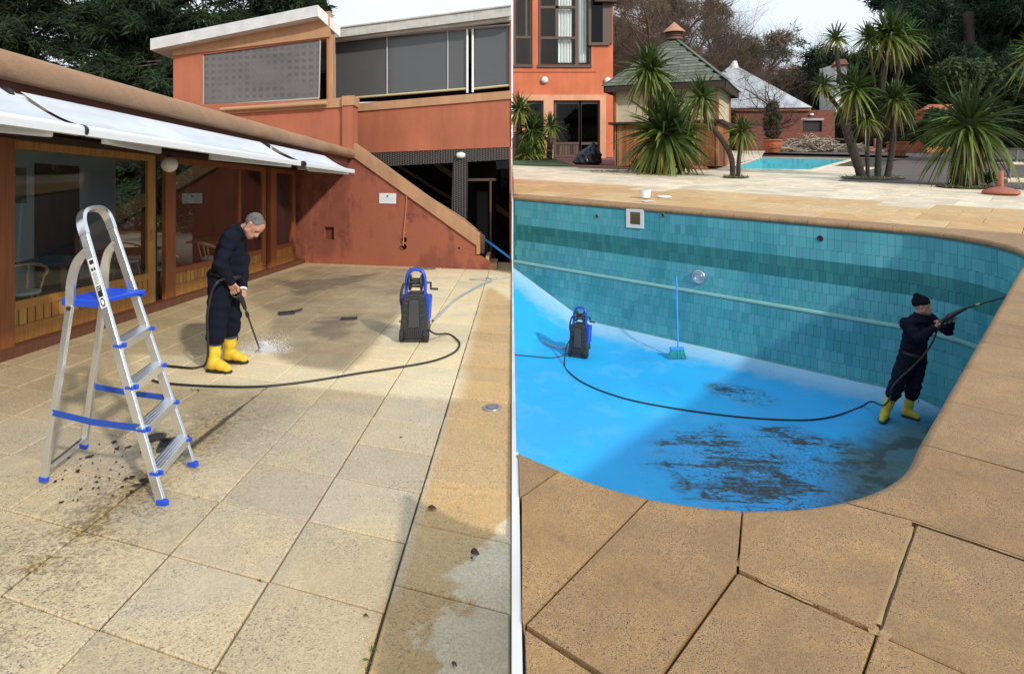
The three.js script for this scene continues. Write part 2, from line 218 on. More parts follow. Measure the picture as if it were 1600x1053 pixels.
M.slab = std([1, 1, 1], 0.72, { map: terraceT }); { const b = rep(aggT, 1.1); b.channel = 1; M.slab.bumpMap = b; M.slab.bumpScale = 0.0018; }
M.joint = std([0.30, 0.22, 0.12], 0.95, { map: rep(mottleT, 0.7) }); M.jointdark = std([0.045, 0.04, 0.032], 0.95);
M.earth = std([0.16, 0.13, 0.08], 0.95, { map: rep(mottleT, 3) });
const clipHalf = (poly, f) => { const out = []; for (let i = 0; i < poly.length; i++) { const a = poly[i], b = poly[(i + 1) % poly.length], fa = f(a), fb = f(b); if (fa >= 0) out.push(a); if ((fa >= 0) !== (fb >= 0)) { const t = fa / (fa - fb); out.push([a[0] + (b[0] - a[0]) * t, a[1] + (b[1] - a[1]) * t]); } } return out; };
// a paving slab from a convex outline [x, d]: joint left free all round, arris taken off
function slabGeo(poly, ground, gap, thick, uvf, lift = 0) {
  let cx = 0, cy = 0; for (const p of poly) { cx += p[0] / poly.length; cy += p[1] / poly.length; }
  const size = Math.min(...poly.map((p, i) => Math.hypot(p[0] - poly[(i + 1) % poly.length][0], p[1] - poly[(i + 1) % poly.length][1])));
  const ins = (g) => poly.map((p) => { const L = Math.hypot(p[0] - cx, p[1] - cy), k = Math.max(0.2, 1 - g * 1.45 / L); return [cx + (p[0] - cx) * k, cy + (p[1] - cy) * k]; });
  const A = ins(gap), B = ins(gap + 0.006), s = new Soup(), up = (l, h) => l.map((p) => ground(p[0], p[1], h));
  let top = up(B, lift), mid = up(A, lift - 0.006), low = up(A, lift - thick); const f = ccw(top, V(0, 1, 0)); if (f !== top) { top = f; mid = [...mid].reverse(); low = [...low].reverse(); }
  s.poly(top, [], uvf); for (let i = 0; i < top.length; i++) { const j = (i + 1) % top.length; s.poly([mid[i], mid[j], top[j], top[i]], [], uvf); s.poly([low[i], low[j], mid[j], mid[i]], [], uvf); }
  return s.geo();
}
const slabMs = [[1, 1, 1], [0.95, 0.945, 0.94], [1.03, 1.02, 1], [0.90, 0.89, 0.88], [1.02, 0.99, 0.94], [0.97, 0.98, 1]].map((c) => { const m = M.slab.clone(); m.color = col(...c); return m; });
reseed(11);
const uvT = (p) => [(p.x + 6.1) / TW, Math.log(-p.z / D_0) / Math.log(D_1 / D_0)];
const groundL = struct('ground', new Soup().poly([gL(-150, -20, -0.10), gL(-0.02, -20, -0.10), gL(-0.02, 200, -0.10), gL(-150, 200, -0.10)]).geo(), M.earth);
const terrace = struct('terrace', new Soup().poly([gL(-6.05, -3, -0.018), gL(-0.002, -3, -0.018), gL(-0.002, 16.9, -0.018), gL(-6.05, 18.5, -0.018)]).geo(), M.joint);
{
  const wallD = (x) => (x > -0.62 ? 17.6 : 14.9) - 0.31 * x;
  for (let i = -1; i < 10; i++) { const x1 = -0.535 - 0.569 * (i - 0), x0 = x1 - 0.569;
    const sh = i < 0 ? 0.2 : 0;
    for (let j = -5; j < 32; j++) {
      const t0 = 1.94 + sh + 0.538 * j, t1 = t0 + 0.538;
      let p = [[x0, t0 - KT * x0], [x1, t0 - KT * x1], [x1, t1 - KT * x1], [x0, t1 - KT * x0]];
      p = clipHalf(p, (q) => q[0] + 5.56); p = clipHalf(p, (q) => -0.003 - q[0]); p = clipHalf(p, (q) => wallD((x0 + x1) / 2 > -0.62 ? -0.5 : Math.min(q[0], -0.63)) + 0.02 - q[1]); p = clipHalf(p, (q) => q[1] - 1.2);
      if (p.length < 3) continue; let ar = 0; for (let k = 0; k < p.length; k++) { const a = p[k], b = p[(k + 1) % p.length]; ar += a[0] * b[1] - a[1] * b[0]; } if (Math.abs(ar) < 0.02) continue;
      const g = slabGeo(p, gL, i === 0 || (i === 3 && j < 8) || rnd() < 0.15 ? 0.006 : 0.0035, 0.05, uvT, rr(-0.0015, 0.0015)), q = g.attributes.position, w = new Float32Array(q.count * 2); for (let k = 0; k < q.count; k++) { w[2 * k] = q.getX(k); w[2 * k + 1] = q.getZ(k); } g.setAttribute('uv1', new THREE.BufferAttribute(w, 2));
      obj('paving_slab', g, slabMs[Math.floor(rnd() * 6)], terrace);
    } }
  // joints that have opened and filled with dark dirt
  const jd = (x, d0, d1, w) => new Soup().poly([gL(x - w, d0, -0.013), gL(x + w, d0, -0.013), gL(x + w, d1, -0.013), gL(x - w, d1, -0.013)]).geo();
  obj('open_joint', [jd(-0.535, 1.2, 14, 0.012), jd(-2.242, 1.6, 6.0, 0.016), jd(-1.673, 2.1, 3.2, 0.014), jd(-4.518, 4, 9, 0.012)], M.jointdark, terrace);
}

// ---------------------------------------------------------------- glazed restaurant pavilion along the left
const GX = -5.45;
M.inwall = std([0.46, 0.52, 0.56], 0.9); M.infloor = std([0.26, 0.21, 0.16], 0.5, { map: rep(mottleT, 2) }); M.inceil = std([0.6, 0.59, 0.57], 0.9);
const pav = thing('restaurant_pavilion', 'low flat-roofed restaurant wing with sliding glass doors in wooden frames beside the terrace', 'building');
{
  const endD = 14.87 + 0.31 * 5.45;
  const wl = (x0, x1, d0, d1, h0, h1, name, m) => obj(name, sbox(x0, x1, d0, d1, h0, h1), m, pav);
  wl(-13, GX + 0.02, 3.2, endD - 0.03, -0.08, 0.0, 'floor', M.infloor);
  wl(-13.2, -13, 3.2, endD + 2.2, 0, 2.62, 'back_wall', M.inwall);
  wl(-13, GX, 3.2, 3.35, 0, 2.62, 'end_wall', M.inwall);
  wl(-9.2, -9.05, 8, 14.6, 0, 2.6, 'inner_wall', M.inwall);                    // pale wall behind the first pane
  wl(-13, GX - 0.05, 3.2, endD - 0.05, 2.63, 2.675, 'ceiling', M.inceil);
  wl(-9.04, -9.0, 12.1, 13.3, 0, 2.35, 'dark_door', M.darkwood);
  // roof slab with its rounded tan edge that ends against the stair wall
  const prof = [[-13.2, 2.68], [-4.0, 2.68]]; for (let i = 0; i <= 8; i++) { const a = -Math.PI / 2 + Math.PI * i / 8; prof.push([-4.04 + 0.10 * Math.cos(a), 2.79 + 0.115 * Math.sin(a)]); } prof.push([-13.2, 2.96]);
  { const s = new Soup(), A = prof.map(([x, h]) => gL(x, 3, h)), B = prof.map(([x, h]) => gL(x, 14.84 - 0.31 * Math.max(x, -13) , h)); for (let i = 0; i < A.length; i++) { const j = (i + 1) % A.length; s.poly([A[i], B[i], B[j], A[j]]); } s.poly(A); s.poly([...B].reverse()); const g = s.geo(); g.computeVertexNormals(); obj('roof_edge', toCreasedNormals(g, 0.6), M.tan2, pav); }
  obj('awning_board', sbox(-4.32, -4.10, 3.1, 15.95, 2.42, 2.68), M.redwood2 ?? (M.redwood2 = std([0.14, 0.04, 0.027], 0.7, { map: rep(streakT, 1.5, 0.8) })), pav);
  obj('soffit', sbox(GX, -4.33, 3.1, 16.2, 2.60, 2.63), M.darkwood, pav);
  obj('head_wall', sbox(GX - 0.2, GX - 0.02, 3.2, endD - 0.02, 2.44, 2.62), M.redwood2, pav);
  obj('door_track', sbox(GX - 0.14, GX + 0.08, 3.2, endD - 0.02, 2.36, 2.44), M.darkwood, pav);
  obj('threshold', sbox(GX - 0.12, GX + 0.10, 3.2, endD - 0.03, -0.03, 0.11), std([0.16, 0.06, 0.03], 0.6, { map: rep(woodT, 0.3, 1.5) }), pav);
  // a sliding door: stiles, rails, glass above, upright boards below
  function door(d0, d1, x, st, frame, mull = [], sl = st) {
    const g = new THREE.Group(); g.name = 'sliding_door'; pav.add(g);
    const part = (n, a, b, h0, h1, m, t = 0.045, dx = 0) => obj(n, sbox(x - t + dx, x + dx, a, b, h0, h1), m, g);
    part('stile', d0, d0 + sl, 0.11, 2.36, frame); part('stile', d1 - st, d1, 0.11, 2.36, frame);
    part('top_rail', d0 + sl, d1 - st, 2.27, 2.36, frame); part('middle_rail', d0 + sl, d1 - st, 0.47, 0.57, frame); part('bottom_rail', d0 + sl, d1 - st, 0.11, 0.29, M.pine3);
    for (const m of mull) part('mullion', m - 0.06, m + 0.06, 0.57, 2.27, frame);
    const edges = [d0 + sl, ...mull.flatMap((m) => [m - 0.06, m + 0.06]), d1 - st];
    for (let i = 0; i < edges.length; i += 2) part('pane', edges[i], edges[i + 1], 0.57, 2.27, M.glass, 0.008, -0.018);
    const bw = d1 - d0 - st - sl, n = Math.max(4, Math.round(bw / 0.125)), w = bw / n; const ms = frame === M.pine ? [M.pine, M.pine2, M.pine3] : [M.pine, M.pine2, M.pine3];
    for (let i = 0; i < n; i++) part('board', d0 + sl + i * w + 0.011, d0 + sl + (i + 1) * w - 0.011, 0.292, 0.468, pick(ms), 0.018, -0.012);
    obj('board_back', sbox(x - 0.044, x - 0.034, d0 + sl, d1 - st, 0.292, 0.468), M.shadeblack, g);
    obj('flush_handle', sbox(x, x + 0.006, d1 - st * 0.7, d1 - st * 0.3, 1.05, 1.22), M.brass, g);
    return g;
  }
  door(3.4, 6.55, GX - 0.02, 0.22, M.redwood); door(6.98, 9.88, GX - 0.06, 0.2, M.pine, [], 0.05); door(10.2, 14.2, GX - 0.02, 0.2, M.redwood, [12.85]); door(14.75, 16.25, GX - 0.05, 0.18, M.redwood);
  obj('door_post', sbox(GX - 0.12, GX + 0.03, 6.62, 6.97, 0.11, 2.36), M.redwood, pav); obj('door_post', sbox(GX - 0.06, GX + 0.0, 10.06, 10.18, 0.11, 2.36), M.redwood, pav); obj('door_post', sbox(GX - 0.12, GX + 0.02, 14.4, 14.72, 0.11, 2.36), M.redwood, pav);
  obj('dark_jamb', [sbox(GX - 0.3, GX - 0.1, 9.9, 10.0, 0.11, 2.36), sbox(GX - 0.3, GX - 0.1, 14.22, 14.38, 0.11, 2.36)], M.shadeblack, pav);
  obj('curtain', sbox(GX - 0.30, GX - 0.26, 14.95, 16.1, 0.3, 2.3), std([0.02, 0.025, 0.035], 0.9), pav);
  rebase(pav, gL(-8, 9, 0));
}
tag(obj('picture', [sbox(-9.04, -9.0, 11.3, 11.85, 1.6, 2.25)], std([0.10, 0.11, 0.12], 0.6)), 'dark framed picture on the pale wall inside the first glass door', 'picture');
// furniture seen through the glass
function chair(pos, turn, label) {
  const t = thing('bentwood_chair', label, 'chair', pos, turn, 'chairs inside the restaurant'); const m = M.chairwood ?? (M.chairwood = std([0.66, 0.42, 0.20], 0.45)), cu = M.cushion ?? (M.cushion = std([0.62, 0.64, 0.64], 0.8));
  obj('seat', lathe([[0, 0.47], [0.17, 0.475], [0.205, 0.46], [0.21, 0.44], [0.2, 0.425], [0, 0.425]], 28), cu, t);
  for (const [x, z] of [[0.16, 0.16], [-0.16, 0.16], [0.16, -0.16], [-0.16, -0.16]]) obj('leg', tube([V(x * 0.8, 0.43, z * 0.8), V(x, 0.25, z), V(x * 1.15, 0, z * 1.15)], 0.016, 8, 8), m, t);
  const arm = []; for (let i = 0; i <= 14; i++) { const a = Math.PI * (-0.12 + 1.24 * i / 14); arm.push(V(0.27 * Math.cos(a), 0.70 + 0.09 * Math.sin(a), -0.27 * Math.sin(a))); }
  obj('arm_rail', tube(arm, 0.02, 40, 8), m, t);
  for (const a of [0.15, 0.5, 0.85]) obj('back_slat', rod(V(0.19 * Math.cos(a * Math.PI), 0.44, -0.19 * Math.sin(a * Math.PI)), V(0.27 * Math.cos(a * Math.PI), 0.71 + 0.08 * Math.sin(a * Math.PI), -0.27 * Math.sin(a * Math.PI)), 0.014), m, t);
  return t;
}
function table(pos, turn, label, top) {
  const t = thing('restaurant_table', label, 'table', pos, turn, 'tables inside the restaurant'); const m = std([0.42, 0.25, 0.11], 0.4, { map: rep(woodT, 0.4, 1.2) });
  obj('tabletop', box(1.0, 0.035, 1.0, 0, 0.745, 0, 0.012), top ?? m, t); obj('pedestal', cyl(0.05, 0.04, 0.7, 0, 0.37, 0, 16), m, t); obj('base', [box(0.7, 0.04, 0.08, 0, 0.03, 0, 0.015), box(0.08, 0.04, 0.7, 0, 0.032, 0, 0.015)], m, t); return t;
}
{
  const c0 = chair(gL(-6.55, 8.55), 0.4, 'round-seated bentwood chair nearest the left end of the first glass door');
  const tC = std([0.03, 0.16, 0.26], 0.8);
  table(gL(-6.95, 9.9), 0.1, 'table with a blue cloth behind the first glass door', tC); table(gL(-6.9, 11.4), 0.2, 'bare wooden table behind the right half of the first glass door'); table(gL(-6.6, 14.4), 0, 'wooden table behind the second glass door');
  copyOf(c0, gL(-6.15, 11.3), 2.6, 'bentwood chair with white seat seen behind the ladder platform'); copyOf(c0, gL(-6.25, 13.3), 2.2, 'bentwood chair just right of the globe lamp behind the second glass door'); copyOf(c0, gL(-6.5, 15.3), 2.9, 'bentwood chair behind the man in yellow boots'); copyOf(c0, gL(-7.6, 12.6), 1.0, 'farthest bentwood chair, deep inside the restaurant');
  const pk = thing('pink_chair', 'pale pink upholstered chair back showing at the knees of the second mullion', 'chair', gL(-6.05, 15.0), -0.2); obj('backrest', box(0.5, 0.55, 0.08, 0, 0.75, 0, 0.035), std([0.52, 0.30, 0.27], 0.9), pk); obj('seat', box(0.5, 0.1, 0.45, 0, 0.45, 0.22, 0.03), std([0.52, 0.30, 0.27], 0.9), pk); for (const [x, z] of [[-0.2, 0.02], [0.2, 0.02], [-0.2, 0.4], [0.2, 0.4]]) obj('leg', rod(V(x, 0.42, z), V(x, 0, z), 0.018), M.darkwood, pk);
}

// ---------------------------------------------------------------- awnings, globe lamp
function awning(d0, d1, label) {
  const RX = -3.98, RH = 2.53, BX = -3.37, BH = 2.265, t = thing('awning', label, 'awning', null, 0, 'white awnings along the restaurant roof');
  const s = new Soup(), n = 10; const q = (k, d) => { const c = k * (1 - k) * -0.13 + 0.007 * Math.sin(d * 9 + k * 3) * Math.sin(k * 3.1) + 0.005 * Math.sin(d * 23 + k * 5) * k; return gL(mix(RX - 0.02, BX, k), d + (1 - k) * 0.12, mix(RH + 0.062, BH + 0.02, k) + c); };
  const nj = Math.ceil((d1 - d0) * 12); for (let i = 0; i < n; i++) for (let j = 0; j < nj; j++) { const a = mix(d0, d1, j / nj), b = mix(d0, d1, (j + 1) / nj), k0 = i / n, k1 = (i + 1) / n; s.poly([q(k0, a), q(k1, a), q(k1, b), q(k0, b)]); }
  obj('fabric', toCreasedNormals(s.geo(), 1), M.canvas, t);
  obj('roller', rod(gL(RX - 0.02, d0 - 0.05, RH - 0.01), gL(RX - 0.02, d1 + 0.2, RH - 0.01), 0.05, 16), M.whitemetal, t);
  obj('front_bar', [rod(gL(BX, d0 - 0.06, BH), gL(BX, d1 + 0.06, BH), 0.035, 14), sbox(BX - 0.035, BX + 0.036, d0 - 0.05, d1 + 0.05, BH - 0.05, BH)], M.whitemetal, t);
  obj('end_cap', [rod(gL(BX, d0 - 0.09, BH - 0.01), gL(BX, d0 - 0.06, BH - 0.01), 0.05, 14), rod(gL(RX, d0 - 0.1, RH), gL(RX, d0 - 0.05, RH), 0.07, 14)], M.rubber, t);
  for (const [a, b] of [[d0 + 0.25, d0 + 0.25 + 0.36 * (d1 - d0)], [d1 - 0.25, d1 - 0.25 - 0.3 * (d1 - d0)]]) obj('folding_arm', bar(gL(BX - 0.03, a, BH - 0.05), gL(RX + 0.05, b, RH - 0.28), 0.05, 0.075, V(1, 0, 0)), M.whitemetal, t);
  return rebase(t, gL(-3.7, (d0 + d1) / 2, 2.3));
}
awning(3.0, 4.98, 'white canvas awning nearest the left edge above the first door'); awning(5.08, 10.05, 'long middle white canvas awning over the globe lamp'); awning(10.4, 13.5, 'short white canvas awning nearest the stair wall');
{
  const p = at(264, 257, 8.9), t = thing('globe_lamp', 'unlit white globe lamp hanging on a black bracket between the glass doors', 'lamp', p);
  obj('globe', new THREE.SphereGeometry(0.108, 32, 24), std([0.78, 0.76, 0.68], 0.25), t); obj('bracket', [cyl(0.035, 0.03, 0.06, 0, 0.125, 0, 20), rod(V(0, 0.15, 0), V(0, 0.27, 0), 0.012), rod(V(0, 0.26, 0), V(-0.4, 0.26, -0.1), 0.012)], M.black, t);
}

// ---------------------------------------------------------------- terracotta building with the outside stair
const TS = 14.87, TR = 16.45;
const bl = thing('terracotta_building', 'two-storey terracotta building with white roof edges behind the outside stair', 'building');
{
  const add = (n, pts, t, k, m, holes) => obj(n, wallPoly(pts, t, k, holes), m, bl);
  // stair wall (its right end falls with the stair), with two round holes and a square niche
  const circ = (u, v, r, n = 14) => Array.from({ length: n }, (_, i) => [u + r * Math.cos(i / n * 6.2832), v + r * 1.05 * Math.sin(i / n * 6.2832)]);
  add('stair_wall', [[300, 470], [300, 242], [552, 243], [745, 383], [745, 398], [766, 408], [766, 440]], TS, 0.22, M.rust, [[[506.5, 354.5], [521.5, 354.5], [521.5, 375], [506.5, 375]], circ(631, 374.5, 4.6), circ(630.5, 385.5, 4.8), circ(717, 388, 1.8, 8)]);
  obj('niche_back', wallPoly([[505, 352], [524, 352], [524, 377], [505, 377]], TS + 0.10, 0.02), std([0.16, 0.045, 0.025], 0.9), bl); obj('hole_back', wallPoly([[622, 366], [640, 366], [640, 394], [622, 394]], TS + 0.12, 0.02), M.shadeblack, bl);
  obj('hole_rim', [374.5, 385.5].map((v, i) => { const g = new THREE.TorusGeometry(i ? 0.078 : 0.075, 0.008, 8, 24); const p = W(631, v, TS); g.translate(p.x, p.y, p.z + 0.004); return g; }), M.rust, bl);
  obj('conduit', tube([W(635.5, 296, TS).add(V(0, 0, 0.02)), W(634, 330, TS).add(V(0, 0, 0.02)), W(631, 360, TS).add(V(0, 0, 0.022)), W(630, 384, TS).add(V(0, 0, 0.022))], 0.016, 24, 8), std([0.46, 0.17, 0.09], 0.6), bl);
  // sloping tan coping, far stringer, steps
  obj('stair_coping', prism([[549, 243.5], [745, 384], [749.5, 366], [553, 223]].map(([u, v]) => W(u, v, TS - 0.05)).reverse(), BACK.clone().multiplyScalar(0.34)), M.tan, bl);
  obj('newel_end', wallPoly([[744.5, 397.5], [744.5, 383], [749, 366], [749.5, 397]], TS - 0.045, 0.3), M.tan, bl);
  obj('far_stringer', wallPoly([[560, 238], [560, 250], [752, 396], [756.5, 396], [757.5, 369], [724, 341]], TS + 1.15, 0.2), M.tan, bl);
  for (let i = 0; i < 9; i++) { const x0 = -0.62 - 0.30 * i, h = 0.17 * (i + 1); obj('step', lbox(x0 - 0.34, x0, TS + 0.24, TS + 1.14, i ? h - 0.17 : 0, h), M.steptan ?? (M.steptan = std([0.48, 0.36, 0.22], 0.8, { map: rep(mottleT, 1) })), bl); }
  obj('bottom_step', lbox(-0.75, -0.36, TS + 0.02, TS + 1.14, 0, 0.15), M.tan, bl); obj('bottom_step', lbox(-0.62, -0.54, TS + 0.02, TS + 1.14, 0.152, 0.31), M.steptan, bl);
  // upper left block: wall with a wide opening, sloping roof
  add('upper_wall', [[270, 245], [270, 74], [512, 26], [512, 162], [553, 160], [553, 246]], TS, 0.22, M.orange, [[[315.5, 163], [315.5, 85], [510, 60], [510, 155]]]);
  obj('roof_beam', wallPoly([[269, 87], [269, 67], [514, 17], [514, 57]], TS - 0.04, 0.3), M.tan, bl);
  obj('side_wall', prism([W(270, 245, TS), W(270, 80, TS), W(270, 80, TS).addScaledVector(BACK, 5), W(270, 245, TS).addScaledVector(BACK, 5)], V(0.2, 0, 0)), M.orange, bl);
  obj('window_post', wallPoly([[511, 163], [511, 50], [520, 54], [520, 161]], TS + 0.03, 0.2), M.tan, bl);
  { // roof: white edge strips, front and the return on the right
    const f0 = W(234, 78, TS - 0.35), f1 = W(496, 25, TS - 0.35), g0 = W(234, 60.5, TS - 0.35), g1 = W(496, 7.5, TS - 0.35), bk = BACK.clone().multiplyScalar(6);
    obj('roof_slab', prism([f0, f1, g1, g0].map((p) => p.clone().add(V(0, -0.005, -0.03))), bk), M.roofwhite, bl);
    obj('roof_edge', [prism([f0, f1, g1, g0], BACK.clone().multiplyScalar(0.05)), prism([f1, f1.clone().add(V(0.42, -0.42, -0.55)), g1.clone().add(V(0.42, -0.42, -0.55)), g1], V(-0.03, 0, -0.03))], M.roofwhite, bl);
  }
  obj('parapet_cap', wallPoly([[352, 178], [352, 168], [535, 153], [535, 167]], TS - 0.05, 0.34), M.tan, bl); obj('gutter_pipe', rod(W(345, 171, TS - 0.14), W(510, 161, TS - 0.14), 0.055, 14), M.tan, bl);
  obj('pilaster', wallPoly([[534.5, 246], [534.5, 152], [551, 151], [551, 246]], TS - 0.12, 0.5), M.orange, bl); obj('pilaster_cap', wallPoly([[533.8, 165], [533.8, 150], [553, 149], [553, 164]], TS - 0.15, 0.56), M.tan, bl);
  // right block set back behind the stair
  add('balcony_wall', [[520, 241], [520, 170], [798.5, 153], [798.5, 229.5]], TR, 0.25, M.orange); obj('balcony_cap', wallPoly([[520, 177], [520, 164.5], [798.5, 141.5], [798.5, 154]], TR - 0.05, 0.35), M.tan, bl);
  obj('roof_edge', [wallPoly([[506, 61], [506, 45], [798.5, 8.5], [798.5, 24.5]], TR - 0.32, 0.06), wallPoly([[506, 46.5], [506, 44.5], [798.5, 7], [798.5, 9]], TR - 0.36, 4)], M.roofdirty, bl); obj('gutter', wallPoly([[514, 65], [514, 60], [798.5, 23.5], [798.5, 31]], TR - 0.2, 0.2), M.roofdirty, bl); obj('roof_slab', wallPoly([[506, 59], [506, 47], [798.5, 10.5], [798.5, 22.5]], TR - 0.25, 6), M.roofdirty, bl);
  // upper room behind the plastic sheets
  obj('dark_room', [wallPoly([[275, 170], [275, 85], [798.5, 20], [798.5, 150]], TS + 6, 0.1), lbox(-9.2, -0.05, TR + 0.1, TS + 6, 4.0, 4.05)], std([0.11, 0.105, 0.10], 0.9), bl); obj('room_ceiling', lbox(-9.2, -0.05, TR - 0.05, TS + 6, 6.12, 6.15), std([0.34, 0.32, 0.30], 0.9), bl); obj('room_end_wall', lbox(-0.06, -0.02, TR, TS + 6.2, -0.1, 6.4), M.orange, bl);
  // lower floor: patterned dark band, pillar, dark glass, room behind
  M.pattern = std([0.060, 0.052, 0.048], 0.55); { const t = grayTex(256, 256, (u, v) => { const a = (u * 8) % 1, b = (v * 12 + (Math.floor(u * 8) % 2) * 0.5) % 1; return clamp(1 - 2.2 * Math.hypot(a - 0.5, (b - 0.5) * 0.8), 0, 1) ** 0.7; }); M.pattern.bumpMap = rep(t, 0.6, 0.6); M.pattern.bumpScale = 0.02; M.pattern.roughness = 0.6; M.pattern.map = rep(colorTex(256, 256, (u, v) => { const a = (u * 8) % 1, b = (v * 12 + (Math.floor(u * 8) % 2) * 0.5) % 1, k = 0.8 + 0.45 * clamp(1 - 1.7 * Math.hypot(a - 0.5, (b - 0.5) * 0.8), 0, 1); return [k, k * 0.96, k * 0.94]; }), 0.8); }
  add('patterned_lintel', [[560, 262], [560, 239], [798.5, 229.8], [798.5, 249]], TR + 0.02, 0.3, M.pattern); add('patterned_pillar', [[703, 430], [707.5, 254], [730.5, 253], [727, 430]], TR + 0.02, 0.3, M.pattern);
  obj('pane', wallPoly([[575, 430], [575, 262], [707.5, 255], [703, 430]], TR + 0.2, 0.012), M.tintglass, bl); obj('pane', wallPoly([[775, 430], [775, 252], [798.5, 251], [798.5, 430]], TR + 0.2, 0.012), M.tintglass, bl);
  obj('dark_hall', [wallPoly([[500, 440], [500, 235], [798.5, 235], [798.5, 440]], TR + 5, 0.1)], std([0.035, 0.032, 0.03], 0.8), bl); obj('hall_floor', lbox(-6, -0.06, TR + 0.3, TR + 5, -0.03, 0.02), std([0.10, 0.08, 0.06], 0.5), bl); obj('hall_ceiling', lbox(-6, -0.06, TR + 0.3, TR + 5, 2.9, 2.94), M.shadeblack, bl);
  obj('hall_door', wallPoly([[745, 415], [745, 300], [762, 300], [762, 415]], TR + 3.2, 0.05), std([0.16, 0.17, 0.16], 0.7), bl); obj('door_frame', [wallPoly([[765, 420], [765, 280], [768, 280], [768, 420]], TR + 0.25, 0.06), wallPoly([[728, 283], [728, 279], [798, 278], [798, 282]], TR + 0.25, 0.05)], M.brownframe, bl);
  // mesh blind and plastic sheets upstairs
  M.mesh = std([0.155, 0.145, 0.138], 0.8); { const lat = (u, v) => { const a = (u * 14) % 1, b = (v * 10) % 1; return a > 0.22 && a < 0.78 && b > 0.25 && b < 0.75 ? 1 : 0; }; M.mesh.map = rep(colorTex(512, 512, (u, v) => { const k = 0.82 + 0.5 * (fbm(u * 5, v * 5, 5, 5, 91, 5) - 0.5) + 0.18 * fbm(u * 100, v * 100, 100, 100, 95, 2) - 0.27 * lat(u, v) * sstep(0.3, 0.6, fbm(u * 3, v * 3, 3, 3, 97, 3) + 0.15); return [k * 0.98, k * 0.97, k]; }), 3.1, 1.75); M.mesh.roughness = 0.4; }
  const mb = obj('mesh_blind', wallPoly([[316.5, 166], [316.5, 84], [500, 58], [497.5, 153]], TS + 0.05, 0.02), M.mesh, bl); obj('hem', [rod(W(316, 166, TS + 0.04), W(498, 153.5, TS + 0.04), 0.03, 10), rod(W(317, 166, TS + 0.04), W(317, 85, TS + 0.04), 0.02, 8), rod(W(498, 153, TS + 0.04), W(500, 59, TS + 0.04), 0.022, 8)], std([0.35, 0.33, 0.31], 0.6), mb);
  const sheet = (u0, u1, v0a, v0b, v1a, v1b) => { const s = obj('plastic_sheet', wallPoly([[u0, v1a], [u0, v0a], [u1, v0b], [u1, v1b]], TR + 0.1, 0.008), M.film, bl); return s; };
  sheet(524, 604, 64, 55, 154, 146.5); sheet(605, 699, 54.5, 44, 146, 139); sheet(700, 729, 43.5, 40, 139, 137); sheet(740, 798.5, 38, 31, 138, 133);
  obj('sheet_seam', [[523, 64, 154], [604.5, 55, 147], [699.5, 44, 139.5]].map(([u, a, b]) => rod(W(u, a, TR + 0.08), W(u, b, TR + 0.08), 0.018, 8)), std([0.42, 0.42, 0.42], 0.5), bl);
  obj('sheet_pole', [[730, 40, 145], [738.5, 38, 144]].map(([u, a, b]) => rod(W(u, a, TR + 0.04), W(u, b, TR + 0.04), 0.032, 10)), M.whitemetal, bl); obj('sheet_bar', [rod(W(524, 155, TR + 0.07), W(729, 138.5, TR + 0.07), 0.032, 10), rod(W(738, 139, TR + 0.07), W(798.5, 133, TR + 0.07), 0.032, 10)], std([0.55, 0.47, 0.26], 0.5), bl);
  rebase(bl, gL(-3.5, 16, 0));
}
{ // small things on the building
  const p = W(720, 242.5, TR).add(V(0, 0, 0.02)), t = thing('bulkhead_lamp', 'white oval lamp on the dark patterned band above the pillar', 'lamp', p); const g = new THREE.SphereGeometry(0.1, 24, 16); g.scale(1.25, 0.85, 0.8); obj('shade', g, std([0.72, 0.70, 0.64], 0.3), t); obj('base', box(0.22, 0.14, 0.05, 0, 0, -0.04, 0.02), M.whitemetal, t);
}
{
  const c = document.createElement('canvas'); c.width = 256; c.height = 140; const x = c.getContext('2d'); x.fillStyle = '#dfe3e4'; x.fillRect(0, 0, 256, 140); x.fillStyle = '#1c1c1e'; x.beginPath(); x.moveTo(112, 22); x.lineTo(119, 28); x.lineTo(128, 27); x.lineTo(137, 28); x.lineTo(145, 21); x.lineTo(144, 40); x.lineTo(136, 50); x.lineTo(120, 50); x.lineTo(113, 40); x.fill();
  x.fillStyle = '#b9c0c4'; let s = 3; for (const [y, a, b] of [[58, 24, 232], [74, 40, 216], [90, 24, 232], [106, 52, 206]]) for (let q = a; q < b;) { s = (s * 16807) % 2147483647; const w = 6 + s % 17; x.fillRect(q, y, Math.min(w, b - q), 5); q += w + 5; }
  const tx = new THREE.CanvasTexture(c); tx.colorSpace = THREE.SRGBColorSpace; const p = W(605.5, 310, TS).add(V(0, 0, 0.012)), ay = Math.atan(0.31) * -1; const t = thing('wall_sign', 'small white notice with a black emblem on the stair wall', 'sign', p, Math.atan2(-0.31, 1) * -1 * -1); const b = new THREE.PlaneGeometry(0.45, 0.25); const face = obj('print', b, std([1, 1, 1], 0.35, { map: tx }), t); face.position.z = 0.013; obj('plate', box(0.455, 0.255, 0.02, 0, 0, 0, 0.003), M.white, t); t.rotation.y = -Math.atan(0.31);
}

